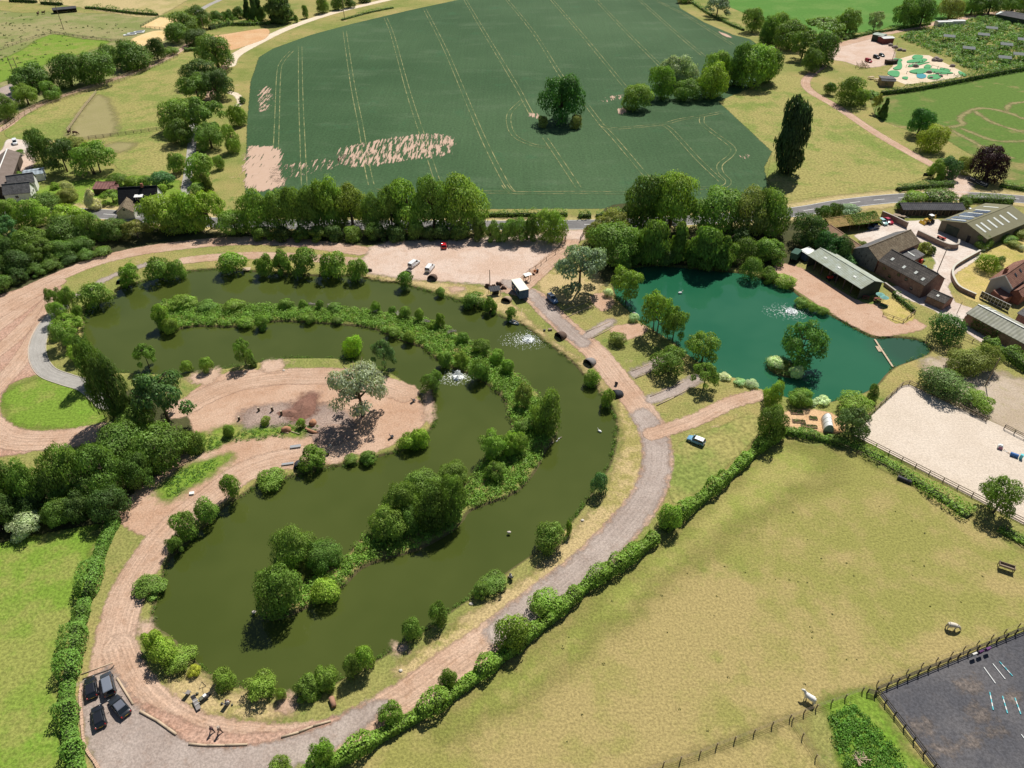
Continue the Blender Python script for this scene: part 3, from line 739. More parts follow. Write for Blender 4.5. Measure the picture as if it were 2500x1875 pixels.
def geom(x0, y0, x1, y1, cut=.07, wide=1.07):
    """stand, radius and height of a plant from its outline on the survey"""
    y1 = y1 - cut * (y1 - y0)
    by = y1
    for _ in range(4):
        v = (by - 937.5) / FPX
        s = FPX * (_S + v * _C) / CAM_H
        dep = TILT + math.atan(v)
        a = (x1 - x0) / 2 / s
        vv = ((y1 - y0) / 2 / s) ** 2 - (a * math.sin(dep)) ** 2
        b = math.sqrt(max(vv, (0.5 * a * math.cos(dep)) ** 2)) / math.cos(dep)
        by = (y0 + y1) / 2 + b * math.cos(dep) * s
    X, Y = G((x0 + x1) / 2, by)
    # stands tall and apart from its outline centre: shift outward with the lean of the view
    return X, Y, a * wide, 2 * b
def gnd(x, y):
    s = float(water_sd(np.array([[x, y]]))[0])
    return -min(max(s + 0.42, 0.0), 0.35)
_cnt = {}
def tree_at(name, label, kind, pal, X, Y, r, h, group=None, cat='tree', rz=None, z=None):
    pro = PRO[kind]
    i = _cnt.get(kind, 0); _cnt[kind] = i + 1
    cm, tm = pro[i % len(pro)]
    o = thing(name, label, cat, (X, Y, gnd(X, Y) if z is None else z), random.uniform(0, 6.28) if rz is None else rz, group)
    o.scale = (r, r * random.uniform(.93, 1.07), h)
    link('trunk', tm, o)
    c = link('crown', cm, o)
    j = random.uniform(.86, 1.14)
    k = PALK if pal not in STD else 1.56
    c.color = (pal[0] * j * k * (1.17 if pal in STD else 0.97) * random.uniform(.92, 1.08), pal[1] * j * k, pal[2] * j * k, 1)
    return o
TONE = {DARK: 'very dark', OAK: 'deep green', MID: 'mid green', GRN: 'fresh green', BRI: 'bright green', OLI: 'olive green', BLU: 'bluish green'}
def sort_labels(out, pals):
    hs = sorted(o.scale[2] for o in out)
    md = hs[len(hs) // 2]
    for o, p in zip(out, pals):
        base = ' '.join(w for w in o['label'].split() if w not in ('dark', 'bright', 'leafy', 'green', 'yellow-green'))
        size = 'tall ' if o.scale[2] > md * 1.14 else ('low ' if o.scale[2] < md * .86 else '')
        if base.split()[0] in ('tall', 'low', 'small', 'large', 'big'): size = ''
        o['label'] = size + base + ', ' + TONE.get(p, 'grey green') + ' crown'
def plant(f, boxes, name, label, kind, pal, group=None, cat='tree', hk=1.0, cut=None, wide=1.07):
    out = []
    for i, b in enumerate(boxes):
        p = pal[i % len(pal)] if isinstance(pal, list) else pal
        kd = kind[i % len(kind)] if isinstance(kind, list) else kind
        x0, y0 = f(b[0], b[1]); x1, y1 = f(b[2], b[3])
        X, Y, r, h = geom(x0, y0, x1, y1, cut if cut is not None else (.07 if kd in ('bush', 'dome', 'tall') else .13), wide)
        if kd in ('bush', 'dome'): r, h = r * .97, h * .84
        out.append(tree_at(name, label, kd, p, X, Y, r, h * hk, group, cat))
    if len(out) >= 6 and isinstance(pal, list): sort_labels(out, [pal[i % len(pal)] for i in range(len(out))])
    return out
def px(ox, oy, k=3.456): return lambda x, y: (ox + x / k, oy + y / k)
T1, T2, T3, T4 = px(0, 0), px(620, 0), px(1240, 0), px(1860, 0)
T5, T6, T7, T8 = px(0, 460), px(620, 460), px(1240, 460), px(1860, 460)
T9, T10, T11, T12 = px(0, 930), px(620, 930), px(1240, 930), px(1860, 930)
T13, T14, T15, T16 = px(0, 1395), px(620, 1395), px(1240, 1395), px(1860, 1395)
one = lambda f, b, *a, **k: plant(f, [b], *a, **k)[0]

# --- far left lanes
plant(T1, [(0,800,160,1060),(130,540,450,830),(160,720,330,930),(380,690,530,880),(480,470,740,800),(680,450,990,770),(850,380,1020,600),(990,350,1310,640),(1270,330,1410,560)],
      'hedgerow_tree', 'broad dark green tree in the row beside the railed dirt track', ['oak', 'round'], [MID, OAK, GRN, MID, OAK, OAK, MID, OAK, DARK], 'trees along the railed track', cut=.2, wide=1.16)
plant(T1, [(1410,200,1600,400),(1450,120,1700,350),(1590,60,1780,300),(1560,250,1760,420),(1400,400,1510,480)],
      'copse_tree', 'dense tree in the copse beside the yellow riding ring', ['oak', 'round'], [OAK, MID, OAK, DARK, MID], 'copse beside the yellow riding ring', cut=.2, wide=1.16)
plant(T1, [(1710,310,1980,660),(1570,500,1860,790),(1550,640,1800,900),(1720,600,1970,900),(1380,840,1680,1180),(1600,830,1920,1230),(1430,1000,1640,1270),(1680,1050,1900,1310)],
      'lane_oak', 'big dark oak overhanging the narrow grey lane beside the crop', ['oak', 'oak', 'open'], [OAK, DARK, OAK, DARK, MID, OAK, OAK, MID], 'oaks over the lane beside the crop', cut=.2, wide=1.16)
plant(T1, [(1940,880,2090,1090),(1900,1060,2060,1320),(1810,1310,1910,1450),(2020,815,2080,880)], 'verge_tree', 'small light green tree on the grass strip along the crop edge', 'round', [GRN, GRN, MID, OAK], 'small trees on the crop verge')
plant(T1, [(1430,1260,1590,1480),(1590,1260,1830,1540),(1600,1520,1760,1659)], 'lane_bush', 'rounded bush at the lower end of the grey lane', 'bush', [MID, GRN, MID], 'bushes at the end of the grey lane', 'bush')
one(T1, (1700,1460,1810,1650), 'golden_conifer', 'pointed golden-tipped conifer beside the grey lane', 'cone', (.10, .115, .022))
plant(T1, [(280,1100,480,1440),(440,1180,700,1500),(660,1200,1000,1520),(560,1150,760,1320)], 'garden_tree', 'tall garden tree between the village yard and the paddock', ['oak', 'open', 'multi'], [OAK, DARK, GRN, OLI], 'tall trees behind the village gardens')
plant(T1, [(2060,0,2140,200),(2110,-10,2210,210)], 'dark_pine', 'dark pine in the clump above the dug orange ground', 'cone', DARK, 'dark pines above the dug ground')
plant(T2, [(0,0,110,200),(110,-20,330,210)], 'dark_pine', 'dark pine in the clump above the dug orange ground', ['cone', 'tall'], DARK, 'dark pines above the dug ground')
plant(T1, [(1780,80,1900,215),(1880,70,1980,195),(1960,40,2080,160)], 'copse_bush', 'dark bush beside the far grey lane', 'bush', OAK, 'bushes beside the far lane', 'bush')
plant(T2, [(530,-30,640,130),(410,50,470,170),(660,-30,770,100),(770,-30,860,80),(340,130,380,200),(880,-40,990,30)], 'trackside_tree', 'dark tree at the pale chalk track above the crop', 'round', [MID, OAK, OAK, DARK, OAK, DARK], 'trees along the chalk track')
plant(T1, [(920,1450,1080,1590),(1060,1480,1180,1570),(1170,1470,1290,1570),(1280,1420,1480,1590),(1330,1540,1420,1630),(430,1530,510,1600),(100,1440,200,1500),(140,1250,210,1320),(130,1320,190,1370),(60,1450,140,1520)],
      'garden_bush', 'clipped green bush in the village gardens', 'bush', [OAK, GRN, GRN, BLU, BRI, BRI, MID, MID, MID, OLI], 'bushes in the village gardens', 'bush')
one(T1, (530,1510,650,1660), 'yellow_shrub', 'pale yellow leaved shrub beside the white house', 'bush', (.19, .205, .085), cat='bush')
one(T5, (730,10,860,200), 'variegated_tree', 'narrow pale cream-green tree beside the black-roofed house', 'cone', PALE)
# --- wood by the road, left
plant(T5, [(0,90,200,360),(180,80,420,380),(290,40,500,240),(470,130,760,440),(430,220,720,540),(700,200,900,490),(850,250,1080,490),(0,240,170,500),(0,420,170,680),(160,330,440,650),(60,500,320,780),(880,10,1040,160),(500,0,660,150),(-90,300,60,620),(-120,520,80,840),(270,440,480,700),(420,420,640,640),(600,400,800,580)],
      'roadside_wood_tree', 'leafy tree in the dense wood above the curving dirt track', ['oak', 'round', 'oak', 'open'], [GRN, GRN, OAK, BRI, OAK, MID, OAK, BLU, DARK, MID, DARK, GRN, OLI, OAK, DARK, OAK, OAK, OAK], 'wood above the curving dirt track', cut=.2, wide=1.16)
plant(T5, [(-60,700,120,890),(90,650,250,810),(230,610,390,750),(370,575,530,700),(520,545,670,650),(650,505,810,610),(790,475,950,580)], 'wood_edge_scrub', 'dark bush at the foot of the wood beside the curving dirt track', 'bush', [OAK, DARK, OAK], 'scrub at the foot of the wood', 'bush')
plant(T5, [(1070,260,1270,480),(1230,50,1530,430),(1510,20,1760,430),(1660,40,1910,430),(1880,180,2110,450),(1400,170,1640,430)], 'poplar_row_tree', 'yellow-green tree in the row below the black-roofed house', ['open', 'oak', 'round'], [OLI, BRI, BRI, BRI, GRN, GRN], 'yellow-green trees below the black-roofed house', cut=.2, wide=1.22)
# --- roadside row in the middle
plant(T6, [(-80,10,160,450),(120,20,330,440),(290,-10,480,450),(430,-20,620,440),(520,-100,770,440),(930,40,1100,440),(1080,0,1260,440),(1180,-60,1450,450),(1400,-90,1650,450),(1570,-120,1950,450)],
      'road_screen_tree', 'tall green tree screening the car park from the road', ['oak', 'round', 'oak'], [GRN, MID, MID, OAK, GRN, MID, MID, GRN, MID, GRN], 'tall trees between car park and road', cut=.2, wide=1.22)
one(T6, (690,-20,980,420), 'yellow_tree', 'yellow-green tree standing out in the roadside row', 'oak', (.11, .145, .022), cut=.22, wide=1.15)
plant(T6, [(940,250,1110,440),(1830,200,1970,450),(1950,240,2090,460),(2060,230,2230,465),(180,300,330,450),(600,280,760,450),(1300,260,1450,450),(1500,280,1660,450),(0,300,170,450),(330,290,480,450),(470,300,620,450),(760,290,930,450),(1120,280,1290,450),(1420,300,1540,450),(1660,290,1820,450),(1000,310,1120,450)], 'road_scrub', 'low scrubby bush under the roadside trees', 'bush', [MID, OAK, MID, MID, DARK, DARK, OAK, DARK], 'scrub under the roadside trees', 'bush')
plant(T7, [(0,240,190,480),(130,180,260,450),(220,160,490,490)], 'gate_tree', 'bushy tree left of the car park gate', ['round', 'bush'], [MID, MID, GRN], 'bushy trees left of the gate')
# --- bank bushes round the olive lake
BB = dict(name='bank_bush', kind='bush', cat='bush')
plant(T5, [(1030,590,1195,840),(1245,540,1470,790),(1440,560,1580,770),(1850,490,2090,730),(715,745,960,1015)], pal=[GRN, MID, MID, GRN, MID], label='rounded bush on the north shore between lake and dirt track', group='lake bushes: rounded bush on the north shore between lake and dirt track', **BB)
plant(T6, [(20,510,180,740),(165,480,330,730),(320,470,545,745),(555,490,800,765),(800,550,965,785),(1210,660,1350,850),(1530,810,1620,910),(1755,840,1960,1015),(1940,880,2050,1055),(2120,980,2212,1115)], pal=[GRN, GRN, MID, GRN, GRN, MID, MID, MID, GRN, GRN], label='rounded bush on the shore below the car park', group='lake bushes: rounded bush on the shore below the car park', **BB)
plant(T7, [(640,1500,780,1665)], pal=GRN, label='small round bush on the grassy east shore above the fountain bend', group='lake bushes: small round bush on the grassy east shore above the fountain bend', **BB)
plant(T11, [(780,30,900,220),(690,740,840,975),(210,1150,490,1465),(480,1160,540,1310)], pal=[GRN, BLU, MID, GRN], label='bush on the east shore between lake and grey gravel track', group='lake bushes: bush on the east shore between lake and grey gravel track', **BB)
plant(T14, [(1840,60,2000,235),(1900,0,2140,175),(1480,230,1635,460),(1250,360,1420,585),(860,610,1040,860),(770,680,920,910),(510,760,740,1010),(345,830,580,1090),(-70,810,210,1100),(190,980,280,1095)], pal=[MID, MID, MID, MID, GRN, MID, GRN, MID, GRN, GRN], label='rounded bush on the south shore below the pink track', group='lake bushes: rounded bush on the south shore below the pink track', **BB)
plant(T13, [(1810,790,2000,1000),(1390,610,1670,870),(1290,540,1530,810),(1230,460,1420,690),(1130,20,1400,230)], pal=[GRN, GRN, BRI, BRI, MID], label='rounded bush on the straw bank beside the anglers and gravel yard', group='lake bushes: rounded bush on the straw bank beside the anglers and gravel yard', **BB)
plant(T9, [(1430,1270,1560,1470),(1480,1060,1690,1340),(1660,950,1860,1215),(1890,750,2060,1020)], pal=[OAK, MID, MID, MID], label='bush on the west shore below the shady wood', group='lake bushes: bush on the west shore below the shady wood', **BB)
plant(T10, [(20,720,290,895),(390,520,620,760),(890,550,1040,700),(760,610,880,705),(1210,400,1400,590),(1330,360,1480,560)], pal=[GRN, GRN, MID, MID, BRI, BRI], label="bush on the red peninsula's southern shore", group="lake bushes: bush on the red peninsula's southern shore", **BB)
plant(T5, [(1530,1420,1640,1560),(1700,1400,1815,1560)], pal=GRN, label="small round bush on the peninsula's northern shore", group="lake bushes: small round bush on the peninsula's northern shore", **BB)
one(T13, (1590,780,1700,895), 'iris_clump', 'spiky yellow-flowered clump at the lake edge', 'bush', (.24, .24, .03), cat='plant')
plant(T5, [(1175,1300,1340,1545),(2005,1280,2150,1530)], 'sapling', 'slender open young tree on the peninsula shore', 'open', [MID, MID], 'saplings on the peninsula shore')
one(T5, (2100,1420,2180,1510), 'shore_shrub', 'small dark shrub beside a sapling on the peninsula shore', 'bush', OAK, cat='bush')
one(T6, (735,1215,930,1430), 'lime_tree', 'vivid lime green round tree on the peninsula', 'round', LIME)
one(T6, (1010,1270,1200,1560), 'ash_tree', 'loose grey-green tree behind the silver willow', 'open', (.075, .125, .042))
one(T10, (1410,-110,1610,130), 'point_tree', 'dark round tree at the tip of the peninsula', 'multi', MID)
wx, wy = G(886, 1016)
o = tree_at('silver_willow', 'silver grey half-bare willow with bare twigs on the red peninsula', 'ghost', (.185, .215, .148), wx, wy, 6.3, 13.6)
# --- left bank
plant(T5, [(440,840,570,1070),(560,830,690,1090),(450,950,600,1170),(500,1050,720,1280),(460,1130,680,1390),(580,1280,770,1490),(650,980,740,1180)], 'path_tree', 'feathery green tree between the concrete path and the lake', ['open', 'multi', 'round'], [MID, MID, GRN, GRN, MID, BRI, MID], 'trees between concrete path and lake')
plant(px(0, 0, 1), [(218,820,275,950),(248,845,310,1050),(278,870,345,1065)], 'lombardy_poplar', 'dark columnar poplar towering over the peninsula neck', ['round', 'oak', 'round'], [OAK, OAK, DARK], 'columnar poplars at the peninsula neck', wide=1.15)
one(px(0, 0, 1), (345,900,480,1080), 'grey_leaved_tree', 'open grey-green tree at the neck of the peninsula', 'open', (.068, .118, .034), cut=.2)
plant(T9, [(0,700,230,1020),(180,720,420,1100),(370,760,620,1100),(480,600,780,1030),(780,570,1100,980),(860,360,1250,740),(1080,640,1320,940),(1180,400,1560,790),(820,900,1100,1200),(0,950,200,1220),(560,940,800,1200),(200,930,420,1180),(1040,200,1330,480),(640,830,880,1100),(-150,800,60,1150),(-140,980,150,1330),(130,1000,330,1210),(420,1000,640,1240)],
      'brook_wood_tree', 'dark tree in the shady wood between peninsula and meadow', ['oak', 'round', 'oak'], [OAK, MID, OAK, MID, OAK, OAK, OAK, MID, DARK, DARK, DARK, DARK, MID, OAK, OAK, DARK, OAK, OAK], 'shady wood between peninsula and meadow', cut=.08, wide=1.22, hk=1.12)
one(T9, (100,1080,370,1350), 'elder_bush', 'elder bush covered in white blossom at the edge of the shady wood', 'bush', (.22, .25, .14), cat='bush')
plant(T9, [(1570,390,1760,610),(1890,350,1990,480),(1480,480,1620,640)], 'neck_scrub', 'scrubby bush at the edge of the dug ground', 'bush', [MID, GRN, MID], 'scrub at the edge of the dug ground', 'bush')
# --- island trees
plant(T10, [(1560,660,1810,900),(1270,740,1580,1020),(1110,880,1400,1230),(1330,900,1640,1290),(1540,860,1790,1230),(1200,1080,1420,1330)], 'island_alder', 'large dark alder in the clump on the middle of the island', ['oak', 'round'], [MID, MID, OAK, OAK, MID, OAK], 'alder clump on the island', hk=1.2)
one(T10, (980,1070,1300,1410), 'island_maple', 'lone broad tree beside the alder clump on the island', 'round', MID, hk=1.2)
plant(T10, [(170,1220,520,1620),(440,1330,740,1640)], 'island_tip_tree', 'dark tree near the southern tip of the island', 'oak', [MID, OAK], 'trees near the island tip', hk=1.15)
plant(T14, [(40,-10,420,440)], 'island_tip_tree', 'dark tree near the southern tip of the island', 'oak', [MID], 'trees near the island tip', hk=1.15)
plant(T14, [(480,20,740,290)], 'island_bush', 'bright leafy bush between the trees at the southern island tip', 'bush', BRI, None, 'bush')
plant(T10, [(1900,430,2130,710),(2090,440,2250,660),(1950,680,2120,870)], 'island_willow', 'loose green willow on the bend of the island', ['multi', 'open'], [GRN, GRN, MID], 'willows on the island bend')
plant(T11, [(180,80,440,490),(60,310,220,460),(0,430,160,640),(60,30,200,250)], 'island_willow', 'loose green willow on the bend of the island', ['round', 'multi'], [MID, MID, GRN, OLI], 'willows on the island bend')
plant(T6, [(200,900,350,1030),(370,910,470,1020),(520,920,600,1030),(980,920,1080,1060),(1130,960,1210,1060),(1220,960,1340,1110),(1350,980,1450,1130),(1530,1010,1620,1180),(600,940,760,1040),(0,1030,150,1190),(390,1020,540,1140),(640,1060,760,1150),
     (1100,1130,1260,1260),(1250,1170,1380,1310),(1540,1320,1700,1510),(1670,1330,1830,1520),(1830,1240,2010,1420),(1800,1380,2000,1640),(1980,1320,2130,1490),(2070,1400,2212,1580),(1700,1180,1830,1320),(1450,1090,1560,1200)],
      'island_bush', 'leafy bush along the arched arm of the long island', 'bush', [MID, GRN, MID, GRN, MID, MID, GRN, GRN, MID, GRN, GRN, MID], 'bushes along the arched arm of the island', 'bush', wide=.9, hk=.9)
plant(T5, [(1435,860,1660,1035),(1310,950,1450,1190),(1380,1060,1520,1230),(1660,930,1830,1040),(1890,920,2070,1040),(2000,1060,2150,1180)], 'island_bush', 'leafy bush at the western end of the long island', 'bush', [GRN, GRN, GRN, MID], 'bushes at the western island end', 'bush')
# --- round the teal pond
plant(T7, [(650,280,790,500),(750,190,990,460),(690,300,1050,690),(970,-100,1270,390),(1200,-110,1530,400),(1560,20,1900,420),(1870,10,2160,430),(2060,20,2320,440)], 'pond_wood_tree', 'large spreading tree in the wood between road and teal pond', ['oak', 'round'], [OLI, OLI, MID, OAK, GRN, MID, OLI, MID], 'wood between road and teal pond', cut=.14, wide=1.32, hk=1.05)
plant(T7, [(1100,280,1320,660),(1330,300,1530,660),(1530,330,1760,690),(1700,400,1890,700)], 'pond_alder', 'upright conical alder on the far bank of the teal pond', ['tall', 'cone'], [MID, MID, MID, MID], 'alders on the far bank of the teal pond', wide=1.2)
plant(T7, [(1890,370,2100,640),(2040,380,2310,650),(1950,530,2140,775),(2130,640,2260,770)], 'pond_laurel', 'glossy rounded bush on the far bank of the teal pond', ['dome', 'bush'], [OAK, MID, MID, MID], 'rounded bushes on the far bank of the teal pond', 'bush')
plant(T7, [(1000,420,1180,650),(1250,480,1400,665),(1480,450,1620,665),(1660,480,1800,695),(1820,430,1960,645),(880,560,1040,700),(1850,300,2050,480),(2100,430,2300,620),(1020,300,1180,480),(1560,330,1720,500)], 'pond_scrub', 'dark understorey bush in the wood above the teal pond', 'bush', [OAK, DARK, OAK, OAK, MID], 'understorey above the teal pond', 'bush')
one(T7, (400,470,800,950), 'pond_willow', 'large silver-green weeping willow beside the car park fence', 'open', (.165, .21, .125), wide=1.12)
plant(T7, [(850,660,1120,1000),(1110,870,1390,1290),(1290,1010,1490,1330),(1480,1200,1760,1510),(1190,1320,1500,1620),(1540,1470,1760,1740)], 'pond_birch', 'many-stemmed airy tree between gravel track and teal pond', ['multi', 'multi', 'open'], [GRN, GRN, MID, GRN, MID, MID], 'airy trees between track and teal pond')
one(T7, (840,1190,1000,1335), 'bramble_bush', 'low straggly bramble bush on the grass by the gravel track', 'bush', OLI, cat='bush')
plant(px(0, 0, 1), [(1855,928,1906,1000),(1838,985,1915,1090)], 'corner_tree', 'dense dark tree where the hedge meets the vegetable plot', 'round', [BRI, OAK], 'dense trees by the vegetable plot')
plant(T12, [(200,40,430,245),(620,110,910,310),(590,230,870,540),(870,30,970,195)], 'plot_tree', 'spreading tree beside the polytunnel and pond corner', ['round', 'multi', 'open'], [GRN, GRN, (.075, .11, .035), OAK], 'trees beside the polytunnel')
plant(px(0, 0, 1), [(2300,842,2400,930),(2360,838,2428,915),(2245,888,2365,990)], 'hawthorn', 'broad olive-green hawthorn between pond lane and sand arena', 'round', [OLI, OLI, (.09, .125, .036)], 'hawthorns above the sand arena')
one(T12, (1690,90,1940,275), 'arena_tree', 'small round green tree at the sand arena fence', 'multi', GRN)
one(T12, (1780,810,2090,1190), 'paddock_tree', 'lone tree on the strip between sand arena and paddock', 'multi', MID)
one(T8, (1360,1000,1680,1330), 'chestnut_tree', 'dense dark round tree beside the farm lane', 'dome', (.042, .085, .018))
one(T8, (130,1120,490,1560), 'pond_island_tree', 'lopsided green tree on the tiny island in the teal pond', 'multi', (.085, .155, .03))
plant(T8, [(40,1400,180,1530),(220,1460,340,1600)], 'elderflower_bush', 'white-blossomed bush on the tiny pond island', 'bush', (.34, .40, .24), 'white bushes on the pond island', 'bush')
plant(T7, [(1770,1540,1880,1620),(1900,1590,2000,1670),(2000,1600,2110,1690),(1440,1350,1500,1420),(800,830,890,920),(1010,1040,1110,1130)], 'white_bush', 'white-blossomed bush on the near bank of the teal pond', 'bush', [(.36, .40, .26), (.26, .33, .17)], 'white bushes on the teal pond bank', 'bush')
plant(T12, [(440,120,570,200),(380,150,460,220)], 'white_bush', 'white-blossomed bush on the near bank of the teal pond', 'bush', (.36, .40, .26), 'white bushes on the teal pond bank', 'bush')
plant(T8, [(0,630,130,800),(100,680,290,840),(270,870,400,1000),(360,910,470,1040),(450,950,560,1065)], 'bank_reeds', 'green reedy clump on the pond bank below the open barn', 'bush', [GRN, BRI, MID, GRN, GRN], 'reedy clumps below the open barn', 'plant', hk=.7)
# --- farm
plant(T8, [(250,220,500,530),(430,330,640,620),(560,400,720,640),(560,500,770,660)], 'farm_yew', 'dark spreading yew behind the open barn', ['round', 'bush'], [DARK, (.032, .085, .02), DARK, (.04, .095, .022)], 'dark yews behind the open barn', wide=1.3)
plant(T8, [(420,120,560,300),(540,95,670,270),(1110,90,1230,200),(1180,0,1380,140),(1360,-10,1640,150),(1640,60,1760,160)], 'roadside_bush', 'dark bush between the farm sheds and the road', 'bush', [OAK, OAK, MID, GRN, OAK, OAK], 'bushes between farm and road', 'bush')
one(T8, (640,110,830,230), 'silver_bush', 'silvery bush behind the mossy shed', 'bush', (.20, .27, .17), cat='bush')
one(T8, (1780,518,1970,715), 'clipped_dome', 'big golden-green clipped dome on the farmhouse lawn', 'dome', (.135, .185, .016))
plant(T8, [(1960,555,2045,650),(1930,640,2040,705)], 'clipped_bush', 'small dark clipped ball beside the golden dome', 'dome', [OAK, OLI], 'clipped balls beside the golden dome', 'bush')
one(T8, (1780,385,1940,525), 'barn_corner_tree', 'small tree hiding the corner of the solar-roofed barn', 'round', MID)
one(T8, (1830,470,1900,525), 'white_shrub', 'round white-flowered shrub by the farmhouse drive', 'bush', (.42, .42, .36), cat='bush')
plant(T8, [(2000,380,2140,470),(2120,330,2260,430),(2060,430,2180,500),(2150,470,2212,530),(1310,430,1420,560),(1400,470,1460,560),(800,430,880,500)], 'farm_shrub', 'straggly shrub in the farmyard beds', 'bush', [MID, OLI, OLI, SIL, OLI, MID, OLI], 'shrubs in the farmyard beds', 'bush')
# --- top right and crop copse
one(T3, (250,650,640,1090), 'field_oak', 'solitary dark oak standing in the middle of the crop', 'oak', (.038, .088, .016), wide=.97)
plant(T3, [(250,960,340,1080),(520,950,630,1090)], 'oak_scrub', 'scrub under the solitary oak', 'bush', [OLI, OLI], 'scrub under the solitary oak', 'bush')
plant(T3, [(960,720,1190,980),(1190,570,1390,900),(1400,670,1600,890),(1580,540,1820,890),(1640,450,1830,780),(1800,390,2000,800),(1880,400,2212,810),(2060,430,2260,760)], 'copse_tree', 'bright topped tree in the copse jutting into the crop', ['oak', 'round'], [GRN, GRN, MID, BRI, GRN, OAK, GRN, OAK], 'copse jutting into the crop', cut=.2, wide=1.22)
one(T3, (1280,470,1580,760), 'pale_willow', 'pale silvery round tree in the copse', 'round', (.185, .215, .105))
one(T3, (1650,-20,1870,170), 'ash_pale', 'greyish tree on the far hedge of the crop', 'open', (.12, .15, .085))
plant(T3, [(1420,-80,1570,40),(1970,80,2150,300),(2110,150,2270,400)], 'hedge_oak', 'round green tree on the far hedge of the crop', 'round', [OAK, MID, MID], 'trees on the far crop hedge')
plant(T4, [(0,130,200,400),(90,180,340,470),(230,280,430,560),(370,290,610,620),(330,420,500,650),(370,160,660,360),(600,90,800,340),(0,430,110,760)], 'drive_tree', 'leafy tree at the bend of the golf drive', ['round', 'oak', 'open'], [GRN, MID, OAK, OAK, OAK, GRN, MID, OAK], 'trees at the bend of the golf drive', cut=.2, wide=1.16)
one(T4, (880,110,1000,280), 'pale_sapling', 'thin pale tree on the edge of the bright green field', 'open', (.17, .19, .09))
plant(T4, [(1090,0,1300,260),(1230,0,1430,260),(1460,-20,1680,190),(1670,-40,1850,150),(1800,-40,2010,150),(1990,-50,2212,140),(2150,-60,2320,130)], 'field_edge_tree', 'big tree on the edge of the bright green field', 'oak', [MID, OAK, OLI, MID, OAK, MID, DARK], 'big trees beside the bright green field')
plant(T4, [(510,680,620,810),(620,650,870,920),(800,760,880,880),(910,800,990,980),(970,840,1050,1020),(860,760,990,830)], 'drive_bush', 'dark bush between the drive and the golf course', ['bush', 'round', 'bush', 'open', 'cone', 'bush'], [OAK, MID, OLI, OLI, DARK, MID], 'bushes between drive and golf course', 'bush')
one(T4, (1200,920,1420,1180), 'drive_maple', 'dark green tree beside the yellow tree on the drive', 'oak', (.04, .10, .02))
one(T4, (1280,1060,1530,1310), 'drive_yellow_tree', 'yellow-green tree beside the drive', 'round', (.175, .20, .022))
plant(T4, [(1380,1320,1520,1530),(1470,1290,1650,1520),(1620,1290,1760,1480)], 'junction_bush', 'bright bush at the drive entrance', 'bush', [GRN, BLU, OLI], 'bushes at the drive entrance', 'bush')
one(T4, (1700,1240,2050,1580), 'copper_beech', 'dark purple copper beech over the roadside board', 'oak', (.024, .011, .012), wide=.92)
o = one(T4, (60,870,370,1510), 'giant_sequoia', 'very tall dark columnar sequoia at the edge of the hay meadow', 'tall', (.026, .045, .017), wide=.86)
o.rotation_euler = (0, -.09, 0)

